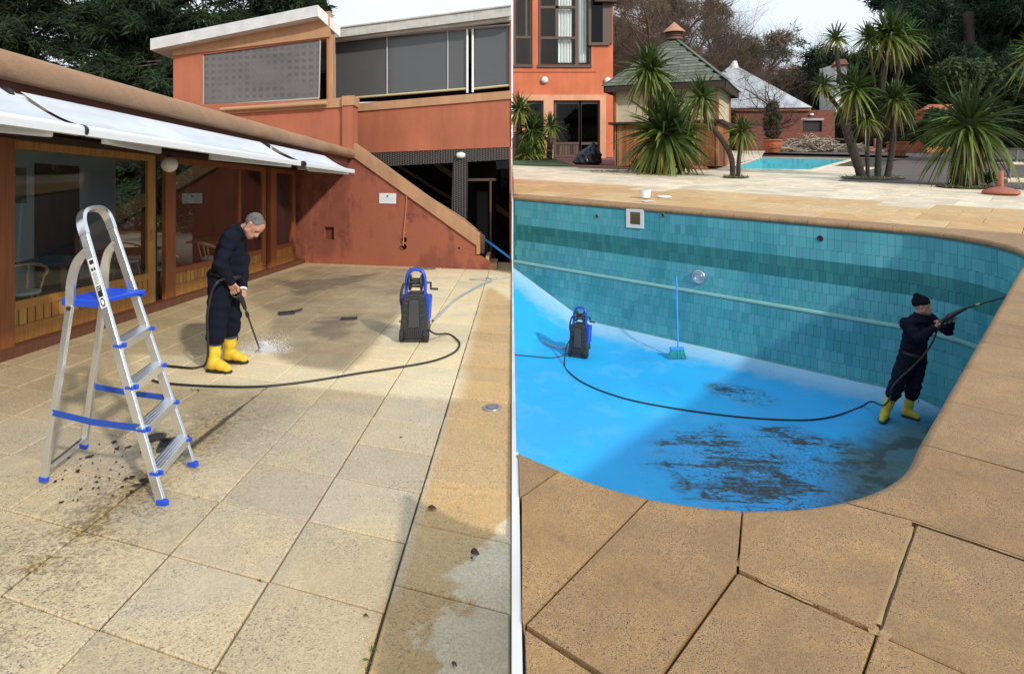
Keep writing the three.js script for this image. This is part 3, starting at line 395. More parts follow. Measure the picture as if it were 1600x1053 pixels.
// ================================================================ THE POOL AND ITS DECK (right of the divide)
reseed(23);
const DEEP = 2.52, EDGE = { right: -0.44, far: 11.08, near: 2.18, rn: 1.1, rf: 1.65 };
const deckSpeck = (base, dark, cover, sd) => colorTex(1024, 1024, (u, v) => {
  const a = fbm(u * 4, v * 4, 4, 4, sd, 5), b = vnoise(u * 380, v * 380, 380, 380, sd + 3), c = vnoise(u * 60, v * 60, 60, 60, sd + 5), f = vnoise(u * 420, v * 420, 420, 420, sd + 9);
  const por = sstep(0.66, 0.82, b) * (0.35 + 0.65 * sstep(0.30, 0.60, a * 0.75 + c * 0.3)) * cover, k = 0.88 + 0.55 * (a - 0.47) + 0.18 * (c - 0.5) + 0.30 * (f - 0.5), y = sstep(0.5, 0.66, fbm(u * 7, v * 7, 7, 7, sd + 11, 4)) * 0.13;
  return base.map((q, i) => mix(q * k * [1 + y, 1 + y * 0.85, 1 + y * 0.25][i], dark[i], por));
});
const stoneT = deckSpeck([0.375, 0.222, 0.096], [0.06, 0.042, 0.03], 1.0, 131);
const paleT = deckSpeck([0.74, 0.63, 0.47], [0.30, 0.24, 0.18], 0.35, 151);
const stoneMat = (t, c, s) => { const m = std(c, 0.62, { map: rep(t, s) }); m.bumpMap = rep(aggT, s * 0.8); m.bumpScale = 0.0014; return m; };
M.stone = [[0.98, 0.97, 0.96], [0.86, 0.83, 0.82], [1.08, 1.06, 1.02], [0.92, 0.92, 0.94]].map((c) => stoneMat(stoneT, c, 0.85));
M.nose = [stoneMat(stoneT, [1.0, 0.98, 1.0], 1.15), stoneMat(stoneT, [0.92, 0.9, 0.92], 1.15)];
M.tanstone = [[1.75, 1.9, 2.0], [1.6, 1.65, 1.6], [1.85, 2.1, 2.35], [1.7, 1.72, 1.6]].map((c) => stoneMat(stoneT, c, 1.4));
M.pale = [[1, 1, 1], [0.93, 0.92, 0.9], [1.06, 1.05, 1.02]].map((c) => stoneMat(paleT, c, 2.2));
const poolRim = [[1140, 264.5], [1192, 246.5], [1331, 248.8], [1266, 266.0]].map(([u, v]) => pxR(u, v)), rimP = (() => { const q = poolRim.map(toP); let a = 0; q.forEach((p, i) => { const b = q[(i + 1) % 4]; a += p[0] * b[1] - b[0] * p[1]; }); return a < 0 ? q.reverse() : q; })();
const rimHole = (h) => poolRim.map((p) => gR(p.x, -p.z, h));
const groundR = struct('ground', new Soup().poly(ccw2([[0.02, 15], [7.43, 8.7], [9.5, 11.5], [250, 11.5], [250, 230], [0.02, 230]].map(([x, d]) => gR(x, d, -0.16))), [rimHole(-0.16)]).poly(ccw2([[0.02, -20], [9.5, -20], [9.5, 11.5], [7.3, 8.4], [1.4, 1.46], [0.02, 1.4]].map(([x, d]) => gR(x, d, -0.16)))).poly(ccw2([[9.5, -20], [250, -20], [250, 11.5], [9.5, 11.5]].map(([x, d]) => gR(x, d, -0.16)))).geo(), std([0.10, 0.085, 0.055], 0.95, { map: rep(mottleT, 4) }));
// outline of the pool: a rounded rectangle in pool axes, cut by the wall at x = 0
const arc = (cx, cy, r, a0, a1, n) => Array.from({ length: n + 1 }, (_, i) => { const a = a0 + (a1 - a0) * i / n; return [cx + r * Math.cos(a), cy + r * Math.sin(a)]; });
const E = EDGE, xOf = (p) => 0.764 * p[0] + 0.645 * p[1];
const rightAt = (b) => E.right + 0.0423 * (b - 3.43), farArc = arc(rightAt(E.far - E.rf) - E.rf, E.far - E.rf, E.rf, Math.PI / 2, 0, 20), nearArc = arc(E.right - E.rn, E.near + E.rn, E.rn, 0, -Math.PI / 2, 20);
const P1L = (p2) => (0.03 - 0.645 * p2) / 0.764;
const outline = [[P1L(E.far), E.far], ...farArc, ...nearArc, [P1L(E.near), E.near]];
// floor depth: deep end, rising towards the shallow end on the left
const depthAt = (p1) => p1 > -7.3 ? DEEP : Math.max(1.0, DEEP - 0.43 * Math.max(0, -7.3 - p1 - 0.1) - 0.02);
const deckShell = struct('pool_deck', null);
// ---- paving: helper for slabs in pool axes
const gP = (a, b, h) => P(a, b, h);
function deckSlab(poly, mats, gap = 0.005, lift = 0, name = 'paving_slab') {
  if (poly.length < 3) return; poly = clipHalf(poly, (q) => xOf(q) - 0.035); if (poly.length < 3) return; let ar = 0; for (let k = 0; k < poly.length; k++) { const a = poly[k], b = poly[(k + 1) % poly.length]; ar += a[0] * b[1] - a[1] * b[0]; } if (Math.abs(ar) < 0.015) return;
  const o = [rnd() * 3, rnd() * 3], q = Math.floor(rnd() * 4) * Math.PI / 2, c = Math.cos(q), s = Math.sin(q);
  return obj(name, slabGeo(poly, gP, gap, 0.06, (p) => { const [a, b] = toP(p); return [o[0] + a * c - b * s, o[1] + a * s + b * c]; }, lift + rr(-0.0015, 0.0015)), pick(mats), deckShell);
}
const cell = (a0, a1, b0, b1) => [[a0, b0], [a1, b0], [a1, b1], [a0, b1]];
for (const [b0, b1, o] of [[-0.5, 0.15, 0.1], [0.15, 0.79, 0.2], [0.79, 1.43, 0]]) for (let i = -4; i < 8; i++) deckSlab(cell(-1.18 + 0.4 * i + o * 0.4, -0.78 + 0.4 * i + o * 0.4, b0, b1), M.stone, 0.0035);
for (let i = 0; i < 6; i++) deckSlab(cell(-0.78 + 0.4 * i, -0.38 + 0.4 * i, 1.43, 2.06), M.stone, 0.004);
deckSlab(cell(-0.38, 0.30, 2.06, 2.73), M.stone, 0.004);
for (let i = 0; i < 14; i++) for (let j = 0; j < 3; j++) deckSlab(cell(0.30 + 0.7 * j, 1.0 + 0.7 * j, 2.06 + 0.69 * i + 0.3 * (j % 2), 2.75 + 0.69 * i + 0.3 * (j % 2)), M.stone, 0.005);
for (let i = 0; i < 4; i++) for (let j = 0; j < 24; j++) { const a = -13.2 + 0.92 * j + (i % 2) * 0.4; deckSlab(cell(a, a + 0.92, 11.52 + 0.92 * i, 12.44 + 0.92 * i), i === 3 ? [M.tanstone[2], M.pale[1], M.tanstone[0]] : M.tanstone, 0.004); }
for (let i = 0; i < 10; i++) for (let j = 0; j < 22; j++) { const a = -27 + 1.5 * j + (i % 2) * 0.5; if (xOf([a + 0.75, 15.95 + 1.5 * i]) > 17) continue; let c = cell(a, a + 1.5, 15.2 + 1.5 * i, 16.7 + 1.5 * i);
  for (let e = 0; e < 4 && c.length > 2; e++) { const A = rimP[e], B = rimP[(e + 1) % 4], f = (q) => (B[0] - A[0]) * (q[1] - A[1]) - (B[1] - A[1]) * (q[0] - A[0]); deckSlab(clipHalf(c, (q) => -f(q)), M.pale, 0.005); c = clipHalf(c, f); } }
{ const bs = new Soup(); for (const [c, hole] of [[cell(-3, 3, -0.8, 1.5)], [cell(0.1, 3, 1.5, 12)], [cell(-0.8, 0.2, 1.45, 2.0)], [cell(-40, 10, 11.4, 31), 1]]) bs.poly(ccw2(clipHalf(c, (q) => xOf(q) - 0.032).map(([a, b]) => P(a, b, -0.03))), hole ? [rimHole(-0.03)] : []); obj('bedding', bs.geo(), M.jointdark, deckShell); }
// ---- coping stones with a rounded nose over the water's edge
function coping(inner, outer, mats) {
  const R = 0.045, over = 0.03, inw = (i) => { const a = inner[Math.max(0, i - 1)], b = inner[Math.min(inner.length - 1, i + 1)], L = Math.hypot(b[0] - a[0], b[1] - a[1]); return [(b[1] - a[1]) / L, -(b[0] - a[0]) / L]; };   // towards the pool
  const C = [-2.5, 6.5], n = inner.map((_, i) => { let q = inw(i); const c = inner[i]; if ((C[0] - c[0]) * q[0] + (C[1] - c[1]) * q[1] < 0) q = [-q[0], -q[1]]; return q; });
  const off = (i, k) => [inner[i][0] + n[i][0] * k, inner[i][1] + n[i][1] * k];
  const o = [rnd() * 3, rnd() * 3], uvf = (p) => { const [a, b] = toP(p); return [a + o[0], b + o[1]]; };
  const s = new Soup(), flat = inner.map((_, i) => off(i, over - R)), top = [...flat, ...[...outer].reverse()];
  const T = top.map((q) => P(q[0], q[1], 0.004)); s.poly(ccw2(T), [], uvf);
  const ring = []; for (let k = 0; k <= 8; k++) { const a = Math.PI / 2 - Math.PI * k / 8; ring.push([over - R + R * Math.cos(a), 0.004 - R + R * Math.sin(a)]); } ring.push([-0.05, 0.004 - 2 * R]);
  const nose = new Soup(); for (let i = 0; i < inner.length - 1; i++) for (let k = 0; k < ring.length - 1; k++) { const q = (ii, kk) => { const f = off(ii, ring[kk][0]); return P(f[0], f[1], ring[kk][1]); }; nose.poly([q(i, k), q(i + 1, k), q(i + 1, k + 1), q(i, k + 1)], [], uvf); }
  // ends and back
  for (const e of [0, inner.length - 1]) { const oo = outer[e ? outer.length - 1 : 0], pts = [P(oo[0], oo[1], 0.004), ...ring.map((r) => { const f = off(e, r[0]); return P(f[0], f[1], r[1]); }), P(oo[0], oo[1], -0.086)]; s.poly(pts); }
  for (let i = 0; i < outer.length - 1; i++) s.poly([P(...outer[i], 0.004), P(...outer[i + 1], 0.004), P(...outer[i + 1], -0.086), P(...outer[i], -0.086)]);
  const ng = toCreasedNormals(nose.geo(), 1.0);
  return obj('coping_stone', [s.geo(), ng], pick(mats), deckShell);
}
function ccw2(T) { let n = 0; for (let i = 0; i < T.length; i++) { const a = T[i], b = T[(i + 1) % T.length]; n += (a.z - b.z) * (a.x + b.x); } return n < 0 ? [...T].reverse() : T; }
const seg = (a, b, n = 4) => Array.from({ length: n + 1 }, (_, i) => [mix(a[0], b[0], i / n), mix(a[1], b[1], i / n)]);
const G = 0.004;
// near edge, left to right
coping(seg([P1L(E.near), E.near], [-1.585, E.near], 4), [[P1L(E.near - 0.03), E.near - 0.03], [P1L(1.93), 1.93], [-1.585, 1.93]], M.stone);
{ const na = [...nearArc].reverse();                                     // from (-1.35, 2.18) round to (-0.4, 3.13)
  const cut = (i, j) => na.slice(i, j + 1);
  coping([[-1.575, E.near], ...cut(0, 4)], [[-1.575, 1.925], [P1L(1.44), 1.44], [-1.165, 1.432]], M.stone);
  coping(cut(4, 8).map((p, i, l) => i === 0 ? [p[0] + 0.006, p[1]] : p), [[-1.155, 1.436], [-0.78 - G, 1.436], [-0.78 - G, 2.06]], M.stone);
  coping(cut(8, 13).map((p, i) => i === 0 ? [p[0] + 0.006, p[1]] : p), [[-0.78 + G, 2.06 + G], [-0.39, 2.06 + G], [-0.39, 2.735 - G]], M.stone);
  coping([...cut(13, 20).map((p, i) => i === 0 ? [p[0] + 0.002, p[1] + 0.007] : p), [E.right, 3.43]], [[-0.385, 2.735 + G], [0.30, 2.74 + G], [0.30, 3.40]], M.stone); }
for (let i = 0; i < 10; i++) { const b0 = 3.438 + 0.645 * i, b1 = b0 + 0.64; if (b1 > 9.43) break; coping(seg([rightAt(b0), b0], [rightAt(b1), b1]), [[0.30, b0 - 0.01], [0.30, b1 - 0.01]], M.stone); }
{ const fa = [...farArc].reverse(); coping([[rightAt(9.25), 9.245], ...fa.slice(0, 6)], [[0.30, 9.245], [0.30, 10.1]], M.stone); coping(fa.slice(5, 10), [[0.30, 10.11], [0.30, 11.0]], M.nose); coping(fa.slice(9, 14), [[0.30, 11.01], [0.30, 11.52], [-0.4, 11.52]], M.nose); coping(fa.slice(13), [[-0.41, 11.52], [-1.83, 11.52]], M.nose); }
for (let i = 0; i < 13; i++) { const a1 = -1.84 - 0.6 * i, a0 = Math.max(a1 - 0.593, P1L(E.far)); if (a1 < P1L(E.far) + 0.1) break; coping(seg([a1, E.far], [a0, E.far]), [[a1, 11.52], [a0, 11.52]], M.nose); }
// light filler in some joints near the eye
{ const fl = std([0.40, 0.265, 0.125], 0.9, { map: rep(mottleT, 0.3) }); const line = (pts, w) => { const s = new Soup(); for (let i = 0; i < pts.length - 1; i++) { const a = pts[i], b = pts[i + 1], L = Math.hypot(b[0] - a[0], b[1] - a[1]), nx = -(b[1] - a[1]) / L * w, ny = (b[0] - a[0]) / L * w; s.poly([P(a[0] - nx, a[1] - ny, 0.0005), P(b[0] - nx, b[1] - ny, 0.0005), P(b[0] + nx, b[1] + ny, 0.0005), P(a[0] + nx, a[1] + ny, 0.0005)]); } return s.geo(); };
  const wob = (a, b, n, k) => Array.from({ length: n + 1 }, (_, i) => [mix(a[0], b[0], i / n) + rr(-k, k), mix(a[1], b[1], i / n) + rr(-k, k)]);
  obj('joint_filler', [line(wob([-0.842, 2.37], [-0.782, 2.08], 8, 0.003), 0.009), line(wob([-0.56, 2.735], [0.3, 2.737], 14, 0.005), 0.006), line(wob([-0.1, 2.745], [0.29, 2.74], 6, 0.008), 0.016), line(wob([-0.385, 2.1], [-0.385, 2.70], 8, 0.002), 0.007), line(wob([-0.40, 2.065], [-0.35, 2.06], 3, 0.01), 0.018), line(wob([-0.75, 2.07], [-0.55, 2.062], 6, 0.005), 0.010), line(wob([-0.34, 4.082], [-0.2, 4.08], 6, 0.003), 0.006)], fl, deckShell); }

// ---- the empty pool
const pool = struct('swimming_pool', null);
{
  // walls behind the tiles, ring of quads following the outline down to the floor
  const s = new Soup(); const pts = outline; let uu = 0;
  for (let i = 0; i < pts.length - 1; i++) { const a = pts[i], b = pts[i + 1], n = Math.max(1, Math.ceil(Math.hypot(b[0] - a[0], b[1] - a[1]) / 0.5)); for (let k = 0; k < n; k++) { const p = [mix(a[0], b[0], k / n), mix(a[1], b[1], k / n)], q = [mix(a[0], b[0], (k + 1) / n), mix(a[1], b[1], (k + 1) / n)]; s.poly([P(...p, -0.05), P(...q, -0.05), P(...q, -depthAt(q[0]) - 0.05), P(...p, -depthAt(p[0]) - 0.05)]); } }
  obj('wall_render', s.geo(), std([0.05, 0.245, 0.29], 0.8, { map: rep(mottleT, 1.5) }), pool);
  // tiles along the far wall and round its corner; path runs from the corner leftwards
  const path = []; const right = Array.from({ length: 10 }, (_, i) => [rightAt(6 + (E.far - E.rf - 6) * i / 9), 6 + (E.far - E.rf - 6) * i / 9]), fa = [...farArc].reverse(); path.push(...right.slice(0, -1), ...fa, [P1L(E.far), E.far]);
  const acc = [0]; for (let i = 1; i < path.length; i++) acc.push(acc[i - 1] + Math.hypot(path[i][0] - path[i - 1][0], path[i][1] - path[i - 1][1]));
  const total = acc[acc.length - 1], along = (d) => { let i = 1; while (i < acc.length - 1 && acc[i] < d) i++; const t = (d - acc[i - 1]) / (acc[i] - acc[i - 1]), a = path[i - 1], b = path[i]; return { p: [mix(a[0], b[0], t), mix(a[1], b[1], t)], t: [(b[0] - a[0]) / (acc[i] - acc[i - 1]), (b[1] - a[1]) / (acc[i] - acc[i - 1])] }; };
  const tw = 0.105, th = 0.175, base = new RoundedBoxGeometry(tw - 0.0025, th - 0.0025, 0.012, 1, 0.002);
  const palette = []; for (let i = 0; i < 12; i++) { const k = i / 11, w = (i * 7 % 12) / 11; palette.push(col(mix(0.040, 0.095, k) + 0.06 * w * k, mix(0.29, 0.47, k), mix(0.345, 0.51, k) + 0.04 * (w - 0.5))); }
  const tileMats = palette.map((c) => new THREE.MeshStandardMaterial({ color: c, roughness: 0.42, map: rep(mottleT, 0.5), side: THREE.DoubleSide })), bandMats = [[0.018, 0.19, 0.20], [0.024, 0.215, 0.22], [0.016, 0.175, 0.19], [0.032, 0.23, 0.225]].map((c) => std(c, 0.42, { map: rep(mottleT, 0.5) }));
  const list = [];
  for (let i = 0; i < total / tw; i++) { for (let r = 0; r < 14; r++) {
    const h = 0.105 + th * r + th / 2; const sM = (i + 0.5 + [0, 0, 0.5, 0.5, 0.2, 0.7, 0.1, 0.6, 0.35, 0.85, 0.05, 0.5, 0.25, 0.7][r]) * tw, { p, t } = along(sM); if (h + th / 2 > depthAt(p[0]) + 0.06) continue;
    if (xOf(p) < 0.08) continue;
    const band = h > 0.60 && h < 0.965, low = h > 1.49; const patch = fbm(i * 0.16 + 50, r * 0.32 + 50, 999, 999, 201, 3); const idx = clamp(Math.floor((patch * 0.95 + rnd() * 0.42 - 0.16) * 12) - (low ? 1 : 0), 0, 11);
    const n = [t[1], -t[0]]; const C = [-3, 6]; const sg = (C[0] - p[0]) * n[0] + (C[1] - p[1]) * n[1] < 0 ? -1 : 1; const k = low ? 0.05 : 0.006; const W0 = P(p[0] + sg * n[0] * k, p[1] + sg * n[1] * k, -h), N = P(p[0] + sg * n[0], p[1] + sg * n[1], -h).sub(P(p[0], p[1], -h)); const yaw = Math.atan2(N.x, N.z);
    list.push({ W0, yaw, band, idx, m: band ? Math.floor(rnd() * 4) : idx, dist: W0.distanceTo(camera.position) / 1 });
  } }
  list.sort((a, b) => a.dist - b.dist);
  const vis = list.filter((q) => { const v = q.W0.clone().sub(camera.position); const u = 800 + 1000 * v.x / -v.z, y = 258 - 1000 * v.y / -v.z; const edge = 1470 + (620 - y) * 0.60; return u > 800 && u < 1600 && u < edge; });
  const near = new Set(vis.slice(0, 300)); for (const q of near) { const m = obj('tile', base, q.band ? bandMats[q.m] : tileMats[q.m], pool); m.position.copy(q.W0); m.rotation.y = q.yaw; }
  const rest = list.filter((q) => !near.has(q));
  const inst = new THREE.InstancedMesh(base, new THREE.MeshStandardMaterial({ roughness: 0.42, map: rep(mottleT, 0.5), side: THREE.DoubleSide }), rest.length); inst.name = 'tiles'; inst.userData = { kind: 'stuff' }; const Mx = new THREE.Matrix4(), Q = new THREE.Quaternion(); rest.forEach((q, i) => { Q.setFromAxisAngle(V(0, 1, 0), q.yaw); Mx.compose(q.W0, Q, V(1, 1, 1)); inst.setMatrixAt(i, Mx); inst.setColorAt(i, q.band ? bandMats[q.m].color : tileMats[q.m].color); }); inst.castShadow = inst.receiveShadow = true; pool.add(inst);
  // ledge: the lower wall stands forward and ends in a pale rounded lip
  const lip = new Soup(), lowW = new Soup(); const L = []; for (let d = 0; d <= total; d += 0.12) L.push(along(d)); const offp = (q, k) => { const n = [q.t[1], -q.t[0]], sg = (-3 - q.p[0]) * n[0] + (6 - q.p[1]) * n[1] < 0 ? -1 : 1; return [q.p[0] + sg * n[0] * k, q.p[1] + sg * n[1] * k]; };
  for (let i = 0; i < L.length - 1; i++) { const prof = [[0, 1.440], [0.03, 1.437], [0.052, 1.444], [0.060, 1.458], [0.060, 1.488], [0.046, 1.492]]; for (let k = 0; k < prof.length - 1; k++) lip.poly([P(...offp(L[i], prof[k][0]), -prof[k][1]), P(...offp(L[i + 1], prof[k][0]), -prof[k][1]), P(...offp(L[i + 1], prof[k + 1][0]), -prof[k + 1][1]), P(...offp(L[i], prof[k + 1][0]), -prof[k + 1][1])]); lowW.poly([P(...offp(L[i], 0.046), -1.49), P(...offp(L[i + 1], 0.046), -1.49), P(...offp(L[i + 1], 0.046), -depthAt(L[i + 1].p[0]) - 0.05), P(...offp(L[i], 0.046), -depthAt(L[i].p[0]) - 0.05)]); }
  obj('ledge', lip.geo(), std([0.24, 0.50, 0.47], 0.6, { map: rep(mottleT, 0.8) }), pool); obj('lower_wall_render', lowW.geo(), std([0.06, 0.22, 0.24], 0.8, { map: rep(mottleT, 1.5) }), pool);
  // painted floor with a cove up to the walls, leaves and algae left by the water
  const FX = 11, FY = 9.2, X0 = -10.6, Y0 = 2.1;
  const floorT = colorTex(2048, 2048, (u, v) => {
    const a = X0 + u * FX, b = Y0 + v * FY; const n1 = fbm(a * 1.1 + 60, b * 1.1, 999, 999, 211, 5), n2 = fbm(a * 5 + 90, b * 5, 999, 999, 217, 4), n3 = fbm(a * 0.5 + 30, b * 0.5, 999, 999, 219, 3);
    let c = [0.010 + 0.012 * n1, 0.365 + 0.14 * (n1 - 0.4), 0.75 + 0.14 * (n1 - 0.4)]; { const wear = sstep(0.56, 0.72, fbm(a * 3.2 + 17, b * 3.2, 999, 999, 261, 5)) * 0.22, scr = sstep(0.72, 0.9, vnoise((a * 0.6 + b * 0.8) * 9 + 400, (a * 0.8 - b * 0.6) * 90 + 900, 9999, 9999, 263)) * 0.10; c = c.map((q, i) => mix(q, [0.16, 0.46, 0.74][i], wear + scr)); } const to = (k, q) => { c = c.map((x, i) => mix(x, q[i], clamp(k, 0, 1))); };
    to(sstep(0.45, 0.7, n3) * 0.35, [0.05, 0.36, 0.78]);
    const wFar = E.far - b, wRight = rightAt(b) - a; to(sstep(0.75, 0.2, wFar + (n2 - 0.5) * 0.35) * 0.85, [0.27, 0.50, 0.70]); to(sstep(0.13, 0.03, wFar + (n2 - 0.5) * 0.06) * 0.6, [0.42, 0.50, 0.42]);
    // dirt: flecks and swept streaks in the deep end, slime where the man stands
    const da = a + 2.45, db = b - 7.75, zone = sstep(1.55, 0.35, Math.hypot((da * 0.8 + db * 0.6) / 1.35, (-da * 0.6 + db * 0.8) / 1.05) + 0.5 * (n2 - 0.5)) * 1.05 + 0.6 * sstep(0.8, 0.2, Math.hypot((a + 3.6) * 0.9, (b - 9.6) * 1.3));
    const rot = [a * 0.82 + b * 0.57, -a * 0.57 + b * 0.82], sw = fbm(rot[0] * 1.6 + 70, rot[1] * 7 + 70, 999, 999, 223, 4), fl = vnoise(rot[0] * 46 + 300, rot[1] * 100 + 300, 9999, 9999, 229), cl = fbm(a * 2.3 + 11, b * 2.3, 999, 999, 233, 4);
    const rd = 1 - Math.abs(2 * fbm(rot[0] * 0.9 + 20 + n2 * 0.7, rot[1] * 4.2 + 20, 999, 999, 241, 5) - 1), rd2 = 1 - Math.abs(2 * fbm(rot[0] * 4 + 50, rot[1] * 11 + 50, 9999, 9999, 243, 4) - 1); const heavy = (sstep(0.82, 0.97, rd) * sstep(0.42, 0.6, cl + 0.2 * sw) + 0.9 * sstep(0.84, 0.98, rd2) * sstep(0.36, 0.58, cl)) * sstep(0.15, 0.65, zone) * (0.55 + 0.7 * vnoise(a * 34 + 100, b * 34 + 100, 9999, 9999, 247)); const fleck = sstep(0.60, 0.78, fl * 0.75 + 0.3 * sw) * sstep(0.15, 0.65, zone * (0.45 + cl * 0.9));
    to(zone * 0.22, [0.03, 0.22, 0.42]); to(heavy, [0.035, 0.05, 0.045]); to(fleck * 0.85, [0.03, 0.035, 0.03]);
    const slime = sstep(1.25, 0.7, Math.hypot((wRight - 0.55) * 0.85, (b - 8.7) * 0.42 + 0.25 * (n2 - 0.5)) + (n2 - 0.5) * 0.25); to(slime * 0.88, [0.055, 0.105, 0.085]); to(slime * sstep(0.5, 0.62, n2) * 0.7, [0.025, 0.028, 0.02]);
    const tiny = vnoise(a * 45 + 500, b * 45 + 500, 9999, 9999, 239); to(sstep(0.93, 0.97, tiny) * 0.5, [0.03, 0.04, 0.04]);
    return c;
  });
  floorT.wrapS = floorT.wrapT = THREE.ClampToEdgeWrapping;
  const fs = new Soup(), nA = 44, nB = 36, cove = (a, b) => { const w = Math.min(E.far - b, Math.max(0, rightAt(b) - a)); return w < 0.28 ? 0.14 * ((0.28 - w) / 0.28) ** 2 : 0; };
  const gridA = []; for (let i = 0; i <= nA; i++) gridA.push(mix(-9.8, E.right + 0.34, i / nA)); for (const k of [0.04, 0.1, 0.18, 0.28]) gridA.push(E.right - k); gridA.sort((p, q) => p - q);
  const gridB = []; for (let i = 0; i <= nB; i++) gridB.push(mix(E.near - 0.05, E.far + 0.06, i / nB)); for (const k of [0.04, 0.1, 0.18, 0.28]) gridB.push(E.far - k); gridB.sort((p, q) => p - q);
  const uvF = (p) => { const [a, b] = toP(p); return [(a - X0) / FX, (b - Y0) / FY]; };
  for (let i = 0; i < gridA.length - 1; i++) for (let j = 0; j < gridB.length - 1; j++) { let c = cell(gridA[i], gridA[i + 1], gridB[j], gridB[j + 1]); c = clipHalf(c, (q) => xOf(q) - 0.03); if (c.length < 3) continue; fs.poly(ccw2(c.map(([a, b]) => P(a, b, -depthAt(a) + cove(a, b)))), [], uvF); }
  obj('pool_floor', toCreasedNormals(fs.geo(), 0.5), std([1, 1, 1], 0.6, { map: floorT }), pool);
  // skimmer, lamp, inlets
  const onFar = (p1, h, k) => P(p1, E.far - k, -h), yawF = (() => { const n = P(0, 0).sub(P(0, 1)); return Math.atan2(n.x, n.z); })();
  const fit = (p1, h) => { const g = new THREE.Group(); g.position.copy(onFar(p1, h, 0.014)); g.rotation.y = yawF; pool.add(g); return g; };
  const p1At = (u) => { let lo = -9.5, hi = -1; for (let i = 0; i < 40; i++) { const m = (lo + hi) / 2, w = onFar(m, 0.4, 0); 800 + 1000 * w.x / -w.z < u ? lo = m : hi = m; } return lo; };
  const hAt = (u, v) => { const w = onFar(p1At(u), 0, 0); return w.y - (1.75 + (258 - v) * -w.z / 1000); };
  { const g = fit(p1At(993), hAt(993, 341)); g.name = 'skimmer'; const wm = std([0.66, 0.64, 0.60], 0.5); obj('frame', [box(0.38, 0.06, 0.03, 0, 0.15, 0), box(0.38, 0.07, 0.03, 0, -0.155, 0), box(0.08, 0.26, 0.03, -0.15, 0, 0), box(0.07, 0.26, 0.03, 0.155, 0, 0)], wm, g); obj('throat', [box(0.24, 0.26, 0.006, 0, 0, 0.002, 0)], std([0.16, 0.11, 0.05], 0.8), g); obj('flap', box(0.15, 0.19, 0.012, 0.015, -0.02, 0.006, 0.002), std([0.10, 0.06, 0.025], 0.7), g); }
  { const g = fit(p1At(1093.5), hAt(1093.5, 432)); g.name = 'pool_lamp'; const a = new THREE.TorusGeometry(0.105, 0.022, 12, 36), b = new THREE.TorusGeometry(0.068, 0.008, 10, 32); a.translate(0, 0, 0.03); b.translate(0, 0, 0.05); obj('ring', [a, b], M.steel, g); obj('lens', cyl(0.10, 0.095, 0.045, 0, 0, 0.022, 32, 'z'), std([0.30, 0.42, 0.52], 0.25), g); }
  for (const [u, v] of [[933, 338], [1036, 336], [1282.5, 372.5]]) { const g = fit(p1At(u), hAt(u, v)); g.name = 'inlet'; const a = new THREE.TorusGeometry(0.038, 0.012, 10, 24); obj('ring', a, u > 1200 ? M.rubber : std([0.10, 0.14, 0.15], 0.4), g); obj('hole', cyl(0.03, 0.03, 0.01, 0, 0, -0.004, 20, 'z'), M.rubber, g); }
}
// added wall carrying the deck, closing the pool, dipped to keep the terrace unshaded
struct('added_divide_wall', new Soup().prism([gR(0, 0.8, -0.004), gR(0, 2.86, -0.004), gL(0, 2.9, 0.03), gL(0, 14.3, 0.03), gR(0, 14.45, -0.06), gR(0, 34, -0.004), V(0, -4.2, -34), V(0, -4.2, -0.8)], V(0.028, 0, 0)).geo(), std([0.76, 0.75, 0.73], 0.85, { map: rep(streakT, 2) }));

// ---- beyond the pool: little pool, timber deck, brick path, grass
const sheet = (px, h, m, name, thick = 0.03) => { const pts = px.map(([u, v]) => { const p = pxR(u, v); p.y += h; if (p.x < 0.04) p.x = 0.04; return p; }); return struct(name, prism(ccw2(pts), V(0, -thick, 0)), m); };
M.deckwood = std([0.105, 0.075, 0.068], 0.75, { map: rep(colorTex(512, 512, (u, v) => { const b = Math.floor(v * 8), k = 0.55 + 0.9 * hash(b, 0, 5) + 0.5 * (fbm(u * 6, v * 64, 6, 64, 251, 3) - 0.4) - ((v * 8) % 1 < 0.16 ? 0.45 : 0); return [k, k, k]; }), 6, 4.4) });
sheet([[1196, 225], [1900, 224], [1900, 304], [1600, 296.5], [1484, 290], [1310, 283], [1425, 243.5], [1190, 238.5]], 0.012, M.deckwood, 'timber_deck');
sheet([[801, 258.5], [979, 263], [962, 246], [801, 240]], 0.014, std([0.045, 0.085, 0.02], 0.9, { map: rep(mottleT, 0.8) }), 'lawn');
M.brickpath = std([0.24, 0.095, 0.07], 0.85, { map: rep(colorTex(512, 512, (u, v) => { const r = Math.floor(v * 10), uu = (u * 5 + (r % 2) * 0.5) % 1, vv = (v * 10) % 1, j = uu < 0.05 || vv < 0.1, k = 0.7 + 0.6 * hash(Math.floor(u * 5 + (r % 2) * 0.5), r, 3); return j ? [0.45, 0.5, 0.55] : [k, k, k]; }), 1.1) });
sheet([[905, 262], [1000, 266], [1060, 262], [968, 238], [865, 240], [870, 250]], 0.022, M.brickpath, 'brick_path');
sheet([[1000, 268.5], [1108, 268.5], [1135, 260], [1190, 245], [1196, 236], [960, 236]], 0.018, M.pale[1], 'bar_paving');
